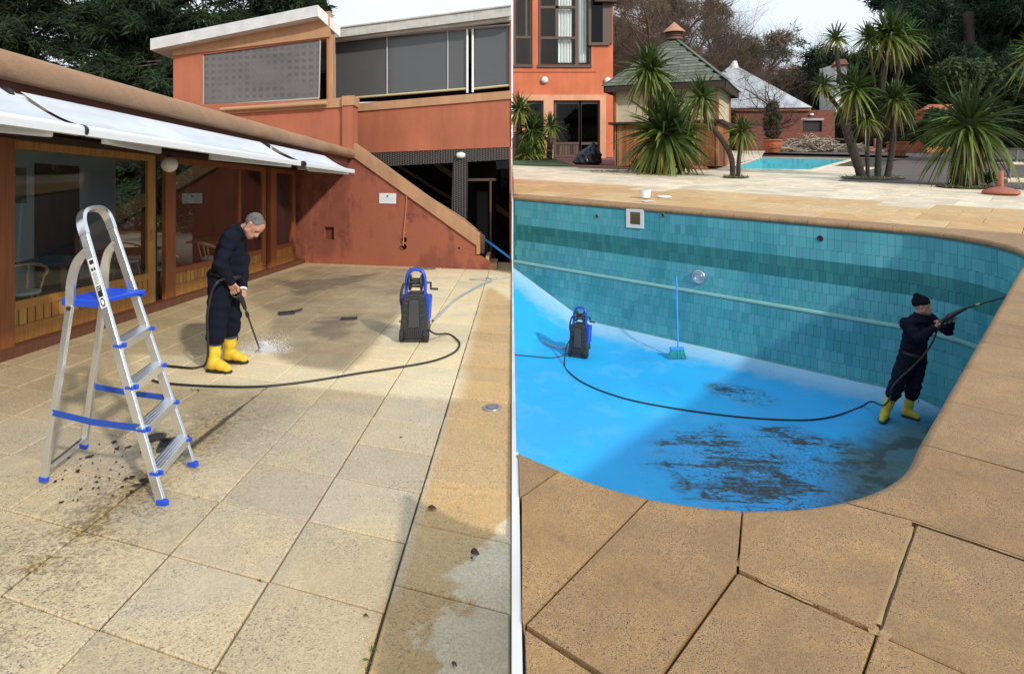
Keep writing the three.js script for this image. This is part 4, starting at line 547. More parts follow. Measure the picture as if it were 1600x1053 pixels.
{ // small pool
  const rim = poolRim, cen = rim.reduce((a, p) => a.add(p), V(0, 0, 0)).multiplyScalar(0.25), o = struct('small_pool', null); o.position.copy(cen); const loc = rim.map((p) => p.clone().sub(cen));
  const out = loc.map((p) => p.clone().multiplyScalar(1.09).add(V(0, 0.03, 0))), inn = loc.map((p) => p.clone().add(V(0, 0.03, 0))); const s = new Soup(); for (let i = 0; i < 4; i++) { const j = (i + 1) % 4; s.prism(ccw2([out[i], out[j], inn[j], inn[i]]), V(0, -0.06, 0)); } obj('coping', s.geo(), M.pale[2], o);
  const w = new Soup(); for (let i = 0; i < 4; i++) { const j = (i + 1) % 4; w.poly([inn[i], inn[j], inn[j].clone().add(V(0, -1.3, 0)), inn[i].clone().add(V(0, -1.3, 0))]); } obj('wall', w.geo(), std([0.10, 0.45, 0.50], 0.4, { map: rep(colorTex(256, 256, (u, v) => { const k = 0.75 + 0.5 * hash(Math.floor(u * 16), Math.floor(v * 8), 7); return [k, k, k]; }), 2) }), o);
  obj('bottom', new Soup().poly(loc.map((p) => p.clone().add(V(0, -1.25, 0)))).geo(), std([0.10, 0.50, 0.62], 0.6), o);
  const ys = Math.min(...loc.map((p) => p.y)) - 0.10; obj('water', new Soup().poly(ccw2(inn.map((p) => V(p.x, ys, p.z)))).geo(), new THREE.MeshPhysicalMaterial({ color: col(0.42, 0.80, 0.86), roughness: 0.05, transmission: 0.9, thickness: 0, ior: 1.33, side: THREE.DoubleSide, bumpMap: rep(mottleT, 2), bumpScale: 0.01 }), o);
}

// ================================================================ BUILDINGS AND GARDEN BEYOND THE POOL
reseed(37);
const D0 = 36;
const vb = thing('orange_villa', 'bright orange two-storey house with brown window frames on the far side of the pool', 'building');
{
  const R = (n, a, m, d = D0, k = 0.25, par = vb) => obj(n, rect(a[0], a[1], a[2], a[3], d, k), m, par);
  // wall with its openings: two upstairs windows (left one cut by the edge), corner window, ground floor openings
  obj('wall', [rectHole(801.5, -160, 958, 148, D0, 0.3, [[803, -60, 832, 104], [841, -60, 924, 104]]), rectHole(946.5, 148, 958.5, 246, D0, 0.3, []), rect(801.5, 148, 812, 246, D0, 0.3)], M.orangeR, vb);
  obj('side_wall', prism([at(958, 246, D0).add(V(0, 0, -0.31)), at(958, -160, D0).add(V(0, 0, -0.31)), at(958, -160, D0).add(V(0, 0, -9)), at(958, 246, D0).add(V(0, 0, -9))], V(-0.3, 0, 0)), M.orangeR, vb);
  obj('frame_band', [rectHole(812, 148, 947, 250, D0 - 0.05, 0.34, [[823, 157, 849.5, 250], [865, 156.5, 938, 250]])], M.peach, vb);
  R('ledge', [801.5, 110.5, 931.5, 113.2], std([0.42, 0.11, 0.05], 0.8), D0 - 0.03, 0.1);
  R('inside_dark', [801.5, 150, 957, 250], M.shadeblack, D0 + 4.5, 0.1); R('inside_floor', [801.5, 246, 957, 250], std([0.12, 0.07, 0.05], 0.6), D0 + 0.4, 4); R('inside_wall', [801.5, -60, 957, 104], std([0.12, 0.09, 0.07], 0.9), D0 + 4, 0.1); obj('upper_floor', prism([at(801.5, 108, D0 + 0.35), at(957, 108, D0 + 0.35), at(957, 105, D0 + 0.35), at(801.5, 105, D0 + 0.35)], V(0, 0, -4)), M.darkwood, vb);
  const win = (n, u0, v0, u1, v1, bars, f = 3, dep = D0 + 0.1) => { const w = obj(n, [rect(u0, v0, u0 + f, v1, dep, 0.12), rect(u1 - f, v0, u1, v1, dep, 0.12), rect(u0 + f, v1 - f, u1 - f, v1, dep, 0.12), rect(u0 + f, v0, u1 - f, v0 + f, dep, 0.12), ...bars.map((b) => rect(b[0], b[1], b[2], b[3], dep - 0.01, 0.14))], M.brownframe, vb); obj('pane', rect(u0 + f, v0 + f, u1 - f, v1 - f, dep + 0.06, 0.012), M.glass, w); return w; };
  win('window', 803, -60, 832, 103.5, [[806, 56, 829, 60], [821, -57, 824, 56]]); const w2 = win('window', 842, -60, 924, 103.8, [[845, 57, 899, 61], [868, -57, 873, 57], [899, -57, 904, 101], [917, -57, 920, 66], [845, 9, 899, 13]]);
  R('sill', [840, 101, 925, 105], M.brownframe, D0 - 0.1, 0.4); R('sill', [801.5, 101, 833, 104.5], M.brownframe, D0 - 0.1, 0.4);
  // curtains hang in folds
  const curtain = (u0, u1, v0, v1, par) => { const s = new Soup(), n = 40, d = D0 + 0.42; for (let i = 0; i < n; i++) { const z = (k) => V(0, 0, 0.09 * Math.sin(k / n * (u1 - u0) * 1.35) + 0.03 * Math.sin(k * 1.7)); const a = mix(u0, u1, i / n), b = mix(u0, u1, (i + 1) / n); s.poly([at(a, v1, d).add(z(i)), at(b, v1, d).add(z(i + 1)), at(b, v0, d).add(z(i + 1)), at(a, v0, d).add(z(i))]); } return obj('curtain', toCreasedNormals(s.geo(), 1.4), std([0.90, 0.89, 0.86], 0.95), par); };
  curtain(872, 894, -60, 98, w2); curtain(901, 916, -60, 98, w2);
  for (const [u, l] of [[812, 0], [858, 1]]) { }
  // corner window (dark, turns the corner)
  const cw = obj('corner_window', [rect(920, -160, 924, 69, D0 - 0.12, 0.4), rect(942, -160, 957, 68, D0 - 0.12, 0.4), rect(920, 66, 953, 70.5, D0 - 0.14, 0.5)], M.brownframe, vb); obj('pane', rect(924, -160, 943, 67, D0 - 0.06, 0.02), M.tintglass, cw); obj('pane_back', rect(924, -160, 943, 67, D0 - 0.02, 0.01), std([0.06, 0.07, 0.075], 0.8), cw);
  R('roof_edge', [930, -8, 964, 2], M.darkwood, D0 - 0.5, 3);
  // ground floor doors
  const door = (u0, u1, v0, v1, n) => { const g = obj('glass_door', [rect(u0, v0, u0 + 3.5, v1, D0 + 0.15, 0.1), rect(u1 - 3.5, v0, u1, v1, D0 + 0.15, 0.1), rect(u0 + 3.5, v0, u1 - 3.5, v0 + 4, D0 + 0.15, 0.1), rect(u0 + 3.5, v1 - 5, u1 - 3.5, v1, D0 + 0.15, 0.1), rect(u0 + 3.5, 222, u1 - 3.5, 226, D0 + 0.15, 0.1)], M.brownframe, vb); obj('pane', rect(u0 + 3.5, v0 + 4, u1 - 3.5, 222, D0 + 0.2, 0.012), M.tintglass, g); for (let i = 0; i < n; i++) { const a = mix(u0 + 3.5, u1 - 3.5, i / n), b = mix(u0 + 3.5, u1 - 3.5, (i + 1) / n); obj('board', rect(a + 0.3, 226, b - 0.3, v1 - 5, D0 + 0.19, 0.05), pick([M.brownframe, M.darkwood, std([0.14, 0.075, 0.05], 0.6)]), g); } return g; };
  door(866, 908, 158, 246, 8); door(905, 938, 158, 247, 0); door(824, 849, 158, 246, 5);
  rebase(vb, gR(3, D0, 0));
}
for (const [u, v, d, l] of [[851, 125, D0 - 0.1, 'left of the two round white lamps on the orange house'], [950, 126, D0 - 0.1, 'right one of the two round white lamps, close to the bar roof']]) { const t = thing('wall_lamp', l, 'lamp', at(u, v, d), 0, 'round lamps on the orange house'); const g = new THREE.SphereGeometry(0.2, 24, 16); g.scale(0.95, 0.9, 0.7); obj('shade', g, std([0.76, 0.75, 0.72], 0.35), t); obj('rim', [lathe([[0.2, -0.02], [0.215, 0], [0.2, 0.03]], 24)].map((q) => { q.rotateX(Math.PI / 2); return q; }), M.whitemetal, t); }

// ---------------------------------------------------------------- the bar hut: square, shingled pyramid roof
{
  const c = gR(7.0, 27.6), t = thing('bar_hut', 'square wooden pool bar with green shingled pyramid roof and copper-coloured vent', 'hut', c), s = 0.0273;
  const ang = (k) => (200 + 90 * k) * Math.PI / 180, corner = (r, k, y) => V(r * Math.cos(ang(k)), y, -r * Math.sin(ang(k)));     // k=0 left, 1 front
  const rW = 2.90, rE = 3.42, yE = 3.28, yA = 5.55;
  const wm = [[0.46, 0.18, 0.06], [0.54, 0.22, 0.075], [0.38, 0.14, 0.05], [0.58, 0.26, 0.10]].map((q) => std(q, 0.6, { map: rep(woodT, 0.25, 1.6) })); const cream = std([0.62, 0.54, 0.36], 0.85, { map: rep(mottleT, 2) });
  for (let k = 0; k < 4; k++) { const A = corner(rW, k, 0), B = corner(rW, k + 1, 0), n = B.clone().sub(A).cross(V(0, 1, 0)).normalize(); if (n.dot(A) < 0) n.negate(); const L = A.distanceTo(B), nb = 26;
    obj('wall_back', prism([A.clone().addScaledVector(n, -0.05), B.clone().addScaledVector(n, -0.05), B.clone().addScaledVector(n, -0.05).setY(1.72), A.clone().addScaledVector(n, -0.05).setY(1.72)], n.clone().multiplyScalar(-0.06)), M.shadeblack, t);
    for (let i = 0; i < nb; i++) { const a = A.clone().lerp(B, (i + 0.04) / nb), b = A.clone().lerp(B, (i + 0.96) / nb), h = 1.7; obj('board', prism([a, b, b.clone().setY(h), a.clone().setY(h)], n.clone().multiplyScalar(-0.03 - 0.012 * rnd())), pick(wm), t); }
    obj('counter', prism([A.clone().addScaledVector(n, 0.22).addScaledVector(A.clone().sub(B).normalize(), 0.2).setY(1.72), B.clone().addScaledVector(n, 0.22).addScaledVector(B.clone().sub(A).normalize(), 0.2).setY(1.72), B.clone().addScaledVector(n, -0.2).setY(1.72), A.clone().addScaledVector(n, -0.2).setY(1.72)], V(0, 0.09, 0)), M.darkwood, t);
    const cl = A.clone().addScaledVector(n, -0.06), cr = B.clone().addScaledVector(n, -0.06); obj('panel', prism([cl.clone().setY(1.82), cr.clone().setY(1.82), cr.clone().setY(3.2), cl.clone().setY(3.2)], n.clone().multiplyScalar(-0.05)), cream, t);
    obj('post', [bar(corner(rW, k, 1.81), corner(rW, k, 3.2), 0.12, 0.12, n), bar(A.clone().lerp(B, 0.5).setY(0.02), A.clone().lerp(B, 0.5).setY(1.7), 0.07, 0.05, n)], M.redwood, t);
    const ea = corner(rE, k, yE), eb = corner(rE, k + 1, yE), q = (p, y) => p.clone().setY(y); obj('eaves_board', prism([q(ea, yE - 0.24), q(eb, yE - 0.24), q(eb, yE), q(ea, yE)], n.clone().multiplyScalar(-0.05)), M.darkwood, t); }
  obj('roof_soffit', new Soup().poly([0, 1, 2, 3].map((k) => corner(rE - 0.05, k, yE - 0.1))).geo(), M.darkwood, t);
  // shingles in courses: those of the two faces that show are single pieces
  const roof = obj('roof', (() => { const so = new Soup(); for (let k = 0; k < 4; k++) so.poly([corner(rE, k, yE - 0.03), corner(rE, k + 1, yE - 0.03), V(0, yA - 0.03, 0)]); return so.geo(); })(), std([0.035, 0.04, 0.035], 0.9), t);
  const sm = [[0.16, 0.175, 0.125], [0.19, 0.20, 0.145], [0.125, 0.145, 0.105], [0.21, 0.215, 0.165], [0.15, 0.16, 0.13]].map((q) => std(q, 0.95, { map: rep(mottleT, 0.5), bumpMap: rep(grainT, 0.2), bumpScale: 0.004 })); const restS = []; let count = 0;
  for (const k of [1, 0, 2, 3]) { const A = corner(rE + 0.04, k, yE), B = corner(rE + 0.04, k + 1, yE), T = V(0, yA, 0), rows = 16, up = A.clone().lerp(B, 0.5).sub(T).negate(), n = B.clone().sub(A).cross(up).normalize(); if (n.y < 0) n.negate();
    for (let r = 0; r < rows; r++) { const f0 = r / rows, f1 = Math.min(0.985, (r + 1.25) / rows), a0 = A.clone().lerp(T, f0), b0 = B.clone().lerp(T, f0), a1 = A.clone().lerp(T, f1), b1 = B.clone().lerp(T, f1), L = a0.distanceTo(b0), m = Math.max(1, Math.round(L / 0.36)); for (let i = 0; i < m; i++) { const o = (r % 2) * 0.5, x0 = clamp((i + o - 0.5) / m, 0, 1) + 0.002, x1 = clamp((i + 1 + o - 0.5) / m, 0, 1) - 0.002; if (x1 - x0 < 0.01) continue; const g = prism([a0.clone().lerp(b0, x0).addScaledVector(n, 0.035), a0.clone().lerp(b0, x1).addScaledVector(n, 0.035), a1.clone().lerp(b1, x1).addScaledVector(n, 0.012), a1.clone().lerp(b1, x0).addScaledVector(n, 0.012)], n.clone().multiplyScalar(-0.015)); if (k < 2 && count < 300) { obj('shingle', g, pick(sm), roof); count++; } else restS.push(g); } } }
  obj('shingles', restS, sm[0], roof).userData = { kind: 'stuff' };
  for (let k = 0; k < 4; k++) obj('ridge_cap', bar(corner(rE + 0.06, k, yE + 0.04), V(0, yA + 0.03, 0), 0.16, 0.03, V(0, 1, 0).cross(corner(1, k, 0))), sm[2], t);
  const vent = obj('vent_base', [cyl(0.36, 0.33, 0.34, 0, yA + 0.06, 0, 20)], std([0.16, 0.07, 0.045], 0.7), t); obj('vent_roof', [lathe([[0.48, yA + 0.20], [0.46, yA + 0.25], [0.02, yA + 0.66], [0, yA + 0.66]], 20), cyl(0.46, 0.46, 0.04, 0, yA + 0.22, 0, 20)], std([0.42, 0.20, 0.12], 0.6), t); obj('vent_slats', [0, 1, 2].map((i) => cyl(0.39, 0.37, 0.025, 0, yA + 0.02 + 0.08 * i, 0, 20)), M.darkwood, vent);
}
// pavilion with a white sheet roof and brick wall
{
  const d = 56, t = thing('brick_pavilion', 'brick building with a pale sheet-metal tent roof behind the bar hut', 'building'); const bm = std([0.20, 0.065, 0.045], 0.9, { map: rep(colorTex(512, 512, (u, v) => { const r = Math.floor(v * 14), uu = (u * 6 + (r % 2) * 0.5) % 1, vv = (v * 14) % 1, j = uu < 0.06 || vv < 0.14, k = 0.65 + 0.7 * hash(Math.floor(u * 6 + (r % 2) * 0.5), r, 3); return j ? [0.65, 0.8, 0.9] : [k, k * 0.95, k * 0.9]; }), 1.5, 1.3) });
  obj('wall', rectHole(1150, 172, 1305, 240, d, 0.3, [[1255, 188, 1285, 206]]), bm, t); obj('window', [rect(1255, 188, 1285, 206, d + 0.2, 0.05)], M.shadeblack, t); obj('lintel', rect(1252, 184.5, 1288, 188, d - 0.04, 0.3), std([0.35, 0.33, 0.3], 0.9), t); obj('fascia', rect(1150, 167, 1268, 173, d - 0.3, 0.3), M.redwood, t);
  const A = at(1146, 168, d - 0.5), B = at(1269, 167, d - 0.5), Ap = at(1146, 100, d + 4), Bk = at(1255, 160, d + 9), Ak = at(1060, 160, d + 9), Al = at(1040, 168, d - 0.5); const sm = std([0.46, 0.50, 0.54], 0.5, { map: rep(rustGrey, 4, 4) });
  for (let i = 0; i < 6; i++) { const a = A.clone().lerp(B, i / 6), b = A.clone().lerp(B, (i + 1) / 6); obj('roof_sheet', prism([a, b, Ap.clone().lerp(b, 0.06), Ap.clone().lerp(a, 0.06)], V(0, -0.06 + 0.012 * (i % 2), 0)), sm, t); } obj('roof_back', new Soup().poly([B, Bk, Ap]).poly([Al, A, Ap]).poly([Bk, Ak, Ap]).geo(), sm, t); obj('finial', [rod(Ap.clone().add(V(0, -0.5, 0)), Ap.clone().add(V(0, 0.25, 0)), 0.55, 16, 0.35)], M.whitemetal, t); rebase(t, gR(24, d));
  const p = at(1269, 179, d - 0.15), l = thing('brick_wall_lamp', 'small white lamp on the brick wall below the tent roof', 'lamp', p); const g = new THREE.SphereGeometry(0.14, 16, 12); g.scale(1.4, 0.8, 0.8); obj('shade', g, M.white, l); obj('bracket', box(0.08, 0.2, 0.06, 0, 0.1, -0.06), M.black, l);
}
// house glimpsed between the trees
{ const t = thing('distant_house', 'orange house with pale trim glimpsed between the trees on the right', 'house'); obj('wall', rect(1447, 170, 1500, 238, 47, 3), M.orangeR, t); obj('roof', prism([at(1444, 171, 46.7), at(1506, 171, 46.7), at(1490, 163, 49), at(1452, 163, 49)], V(0, -0.3, -1)), M.terracotta, t); obj('window', [rect(1449, 172, 1453, 190, 46.95, 0.1), rect(1462, 178, 1472, 192, 46.95, 0.1)], std([0.2, 0.1, 0.06], 0.7), t); rebase(t, gR(31, 48));
  const h = thing('white_gabled_house', 'pale house with red roof far behind the tall palm group', 'house'); obj('wall', [rect(1306, 100, 1324, 175, 58, 3)], std([0.62, 0.60, 0.56], 0.8), h); obj('roof', prism([at(1303, 100, 57.6), at(1327, 100, 57.6), at(1322, 92, 59), at(1308, 92, 59)], V(0, -0.25, -0.6)), std([0.35, 0.12, 0.08], 0.8), h); obj('window', [rect(1309, 118, 1313, 130, 57.9, 0.1), rect(1317, 118, 1321, 130, 57.9, 0.1)], M.shadeblack, h); rebase(h, gR(30, 59)); }

// ---------------------------------------------------------------- trees
// crown of small sprays scattered round given lobes; each spray is a fan of narrow leaves
function sprayGeo(n, len, wid, spread, flat, bend = 0.2) { const s = new Soup(); for (let i = 0; i < n; i++) { const a = rr(0, 6.2832), e = rr(-spread, spread) * flat, d = V(Math.cos(a) * Math.cos(e), Math.sin(e), Math.sin(a) * Math.cos(e)), L = len * rr(0.55, 1), sd = d.clone().cross(V(rr(-1, 1), rr(-1, 1), rr(-1, 1))).normalize().multiplyScalar(wid * rr(0.6, 1.1)), o = V(rr(-1, 1), rr(-1, 1) * flat, rr(-1, 1)).multiplyScalar(len * 0.35), m = o.clone().addScaledVector(d, L * 0.5), e2 = o.clone().addScaledVector(d, L).add(V(0, -bend * L, 0)); s.poly([o, m.clone().add(sd), e2]); s.poly([o, e2, m.clone().sub(sd)]); } return s.geo(); }
function crown(parent, name, sprays, mats, place) { const by = mats.map(() => []); place.forEach((m) => by[Math.floor(rnd() * mats.length)].push(m)); by.forEach((l, i) => { if (!l.length) return; const inst = new THREE.InstancedMesh(sprays[i % sprays.length], mats[i], l.length); l.forEach((m, k) => inst.setMatrixAt(k, m)); inst.name = name; inst.userData = { kind: 'stuff' }; inst.castShadow = inst.receiveShadow = true; parent.add(inst); }); }
const leafM = (c, t = 0.25) => new THREE.MeshPhysicalMaterial({ color: col(...c), roughness: 0.9, specularIntensity: 0.4, transmission: t, thickness: 0, side: THREE.DoubleSide });
const mat4 = (p, s, dir) => { const q = new THREE.Quaternion(); if (dir) q.setFromUnitVectors(V(1, 0, 0), dir.clone().normalize()); q.multiply(new THREE.Quaternion().setFromEuler(new THREE.Euler(rr(-0.6, 0.6), rr(0, 6.28), rr(-0.5, 0.5)))); return new THREE.Matrix4().compose(p, q, V(s, s, s)); };
const bark = std([0.085, 0.062, 0.048], 0.95, { map: rep(streakT, 0.6, 1.2) });
const cedarS = [sprayGeo(16, 0.62, 0.05, 1.1, 0.7), sprayGeo(20, 0.55, 0.045, 1.3, 0.9), sprayGeo(14, 0.7, 0.05, 1.2, 0.5)], cedarM = [leafM([0.026, 0.050, 0.020]), leafM([0.040, 0.068, 0.024]), leafM([0.018, 0.034, 0.018])];
function conifer(pos, H, R, label, group, n, mats = cedarM, low = 0.05, dens = 1, sprays = cedarS, name = 'conifer_tree') {
  const t = thing(name, label, 'tree', pos, 0, group); obj('trunk', tube([V(0, -0.5, 0), V(rr(-0.2, 0.2), H * 0.5, rr(-0.2, 0.2)), V(0, H, 0)], 0.16, 12, 8), bark, t);
  const place = [], br = [], nb = Math.round(n / 26 * dens);
  for (let i = 0; i < nb; i++) { const f = Math.pow(rnd(), 0.85), y = H * mix(low, 0.99, f), r = R * (1 - Math.pow(f, 1.6)) * rr(0.55, 1.1) + 0.3, a = rr(0, 6.2832), droop = rr(0.05, 0.35), dir = V(Math.cos(a), 0, Math.sin(a)); br.push(new Soup().poly([V(0, y + 0.1, 0), dir.clone().multiplyScalar(r).add(V(0, y - droop * r, 0)), V(0, y, 0.05)]).geo());
    for (let k = 0; k < 26; k++) { const s = Math.pow(rnd(), 0.6), p = dir.clone().multiplyScalar(r * s).add(V(rr(-1, 1) * 0.34 * (r * 0.3 + 0.3), y - droop * r * s + rr(-0.3, 0.3), rr(-1, 1) * 0.34 * (r * 0.3 + 0.3))); place.push(mat4(p, rr(0.5, 1.15), dir)); } }
  obj('branches', br, bark, t).userData = { kind: 'stuff' }; crown(t, 'crown', sprays, mats, place); return t;
}
reseed(41);
{ const y0 = -2.2; const spots = [[-29, 34, 20, 5.5], [-24.5, 31, 22, 5], [-20.5, 35, 19, 5], [-17.5, 32, 21, 4.6], [-14, 36, 20, 4.8], [-11.2, 33, 15.5, 3.6], [-34, 38, 20, 6], [-26, 42, 22, 6]];
  const L = ['leftmost dark conifer behind the restaurant roof', 'second dark conifer from the left above the restaurant roof', 'dark conifer above the middle of the long awning', 'dark conifer just left of the upper mesh window', 'dark conifer behind the white sloping roof', 'dark conifer at the right end of the white sloping roof, against open sky', 'dark conifer far back at the left edge', 'tall dark conifer in the back row above the restaurant roof'];
  spots.forEach(([x, d, H, R], i) => conifer(V(x, -0.047 * d - 0.1, -d), H, R, L[i], 'conifers behind the restaurant', 4600, cedarM, 0.04, 1.0)); }
// bare winter trees: trunks that fork down to twigs
function bareTree(pos, H, R, label, group, levels, m, spread, sd, name = 'bare_tree') {
  reseed(sd); const t = thing(name, label, 'tree', pos, 0, group), P_ = [[], []], N_ = [[], []]; let segs = 0;
  const add = (w, a, b, r0, r1, n) => { const z = b.clone().sub(a).normalize(), x = z.clone().cross(Math.abs(z.y) > 0.9 ? V(1, 0, 0) : V(0, 1, 0)).normalize(), y = z.clone().cross(x); for (let i = 0; i < n; i++) { const c = [i, i + 1].map((k) => { const q = k / n * 6.2832; return x.clone().multiplyScalar(Math.cos(q)).addScaledVector(y, Math.sin(q)); }); const v = [a.clone().addScaledVector(c[0], r0), a.clone().addScaledVector(c[1], r0), b.clone().addScaledVector(c[1], r1), b.clone().addScaledVector(c[0], r1)]; for (const k of [0, 1, 2, 0, 2, 3]) { P_[w].push(v[k].x, v[k].y, v[k].z); const q = c[k === 0 || k === 3 ? 0 : 1]; N_[w].push(q.x, q.y, q.z); } } segs++; };
  const grow = (p, d, L, r, lv) => { const n = lv > 2 ? 4 : 3; let q = p; const dd = d.clone(); for (let i = 0; i < n; i++) { dd.add(V(rr(-1, 1), rr(-0.6, 0.7), rr(-1, 1)).multiplyScalar(0.16)).normalize(); const e = q.clone().addScaledVector(dd, L / n), r1 = r * (1 - 0.55 / n); add(lv >= levels - 1 ? 0 : 1, q, e, r, r1, lv > 3 ? 7 : lv > 1 ? 4 : 3); r = r1; q = e; if (lv > 0) { const k = i === n - 1 ? 2 : (lv >= levels ? (i > 0 ? 2 : 0) : 1 + (rnd() < 0.5 ? 1 : 0)); for (let j = 0; j < k; j++) { const a = V(rr(-1, 1), rr(-0.35, 0.75), rr(-1, 1)).normalize(); grow(q, dd.clone().multiplyScalar(1 - spread).addScaledVector(a, spread + 0.25).normalize(), L * rr(0.5, 0.78), r * rr(0.45, 0.65), lv - 1); } } } };
  grow(V(0, -0.3, 0), V(rr(-0.1, 0.1), 1, rr(-0.1, 0.1)).normalize(), H * 0.42, R, levels);
  [['trunk', 0], ['twigs', 1]].forEach(([n, w]) => { const g = new THREE.BufferGeometry(); g.setAttribute('position', new THREE.Float32BufferAttribute(P_[w], 3)); g.setAttribute('normal', new THREE.Float32BufferAttribute(N_[w], 3)); g.setAttribute('uv', new THREE.Float32BufferAttribute(new Float32Array(P_[w].length / 3 * 2), 2)); const o = obj(n, g, m, t); if (w) o.userData = { kind: 'stuff' }; });
  return t;
}
const twigM = std([0.10, 0.065, 0.05], 0.95), twigR = std([0.22, 0.125, 0.10], 0.95), twigG = std([0.20, 0.18, 0.16], 0.95);
bareTree(gR(8.4, 44), 15, 0.42, 'bare dark-branched tree just right of the orange house', 'leafless trees', 5, twigM, 0.5, 301); bareTree(gR(12.5, 52), 17, 0.5, 'large bare tree spreading behind the bar roof', 'leafless trees', 5, twigM, 0.55, 302); bareTree(gR(18.5, 60), 17, 0.45, 'bare tree with drooping twigs right of the bar vent', 'leafless trees', 5, twigM, 0.55, 303); bareTree(gR(24, 68), 17, 0.4, 'bare tree above the tent roof', 'leafless trees', 5, twigM, 0.5, 304);
bareTree(gR(11.6, 47), 14, 0.34, 'low spreading bare tree whose twigs hang over the bar roof', 'leafless trees', 5, twigM, 0.62, 311); bareTree(gR(10.5, 60), 18, 0.45, 'tall bare tree between the orange house and the bar vent', 'leafless trees', 5, twigM, 0.55, 312); bareTree(gR(22, 74), 15, 0.34, 'bare tree far behind the tip of the tent roof', 'leafless trees', 5, twigM, 0.6, 313);
bareTree(gR(34, 80), 17, 0.35, 'reddish slender bare tree against the sky', 'slender leafless trees', 5, twigR, 0.32, 305); bareTree(gR(38.5, 78), 14.5, 0.35, 'reddish bare tree beside the topiary pot', 'slender leafless trees', 5, twigR, 0.32, 306); bareTree(gR(43.5, 84), 14, 0.35, 'greyish bare tree left of the tall palm group', 'slender leafless trees', 5, twigG, 0.34, 307); bareTree(gR(30, 90), 17, 0.4, 'faint bare tree far behind the tent roof', 'slender leafless trees', 5, twigR, 0.34, 308);
// pines and broadleaf masses on the right
reseed(47);
const pineM = [leafM([0.020, 0.044, 0.020]), leafM([0.034, 0.068, 0.028]), leafM([0.013, 0.030, 0.017])], pineS = [sprayGeo(20, 0.95, 0.06, 1.3, 1, 0.0), sprayGeo(22, 0.8, 0.055, 1.4, 1, 0.05), sprayGeo(18, 1.0, 0.06, 1.2, 0.8, 0)];
function leafyTree(pos, H, lobes, label, category, group, n, mats, sprays, size, name, trunkR = 0.2) {
  const t = thing(name, label, category, pos, 0, group); obj('trunk', [tube([V(0, -0.3, 0), V(0.1, H * 0.4, 0.1), V(0, H * 0.75, 0)], trunkR, 10, 8), ...lobes.slice(0, 8).map((l) => tube([V(0, H * 0.3, 0), V(l[0] * 0.5, mix(H * 0.3, l[1], 0.6), l[2] * 0.5), V(l[0], l[1], l[2])], trunkR * 0.35, 8, 6))], bark, t);
  const place = []; for (const l of lobes) { const k = Math.round(n / lobes.length); for (let i = 0; i < k; i++) { const d = V(rr(-1, 1), rr(-1, 1), rr(-1, 1)).normalize(), r = l[3] * Math.pow(rr(0.15, 1), 0.45) * rr(0.8, 1.12); place.push(mat4(V(l[0], l[1], l[2]).add(V(d.x * r, d.y * r * 0.8, d.z * r)), size * rr(0.6, 1.2), d)); } } crown(t, 'crown', sprays, mats, place); return t;
}
const lobesOf = (n, R, y0, y1, r0, r1) => Array.from({ length: n }, () => { const a = rr(0, 6.28), q = R * Math.sqrt(rnd()); return [Math.cos(a) * q, rr(y0, y1), Math.sin(a) * q, rr(r0, r1)]; });
leafyTree(gR(40, 56), 16, lobesOf(26, 7, 3, 16, 1.5, 2.8), 'huge dark pine filling the upper right', 'tree', 'dark pines on the right', 5200, pineM, pineS, 1, 'pine_tree', 0.4);
leafyTree(gR(49, 60), 18, lobesOf(26, 7, 3, 17, 1.6, 2.8), 'dark pine right of the huge one, reaching the frame edge', 'tree', 'dark pines on the right', 4800, pineM, pineS, 1, 'pine_tree', 0.4);
leafyTree(gR(35.5, 66), 12.5, lobesOf(14, 4, 3, 10.5, 1.4, 2.3), 'dark pine behind the tall palm group', 'tree', 'dark pines on the right', 2600, pineM, pineS, 1, 'pine_tree', 0.3);
leafyTree(gR(50, 74), 20, lobesOf(22, 8, 3, 18, 1.8, 3), 'dark pine in the back row at the right edge', 'tree', 'dark pines on the right', 3600, pineM, pineS, 1.1, 'pine_tree', 0.4);
const broadM = [leafM([0.055, 0.085, 0.028]), leafM([0.08, 0.105, 0.035]), leafM([0.038, 0.062, 0.024])], broadS = [sprayGeo(12, 0.5, 0.10, 1.3, 1, 0.1), sprayGeo(14, 0.42, 0.09, 1.3, 1, 0.15)];
const oliveM = [leafM([0.075, 0.085, 0.045]), leafM([0.055, 0.07, 0.035]), leafM([0.095, 0.085, 0.05])];
const airM = leafM([0.15, 0.16, 0.07]);
leafyTree(gR(24.5, 33), 5.2, lobesOf(12, 2.6, 1.6, 4.6, 0.8, 1.3), 'light green broadleaf bush behind the big low palm', 'bush', null, 1700, broadM, broadS, 0.8, 'broadleaf_bush', 0.1);
leafyTree(gR(29.2, 45.2), 3.6, lobesOf(8, 1.6, 0.9, 2.6, 0.6, 0.95), 'green bush in front of the glimpsed orange house', 'bush', null, 700, broadM, broadS, 0.8, 'broadleaf_bush', 0.08);
leafyTree(gR(27.5, 30), 6, lobesOf(10, 2.6, 2, 5, 0.9, 1.3), 'broadleaf tree at the right edge above the grey posts', 'tree', null, 1500, broadM, broadS, 0.8, 'broadleaf_tree', 0.12);
leafyTree(gR(24.5, 84), 13, lobesOf(16, 5.5, 5, 13.5, 1.6, 2.6), 'olive green tree rising behind the bare trees', 'tree', 'olive green trees', 2200, oliveM, pineS, 1, 'evergreen_tree', 0.3);
leafyTree(gR(16, 80), 13, lobesOf(14, 5, 4, 14, 1.8, 2.6), 'olive green tree behind the bar vent', 'tree', 'olive green trees', 2000, oliveM, pineS, 1, 'evergreen_tree', 0.3);
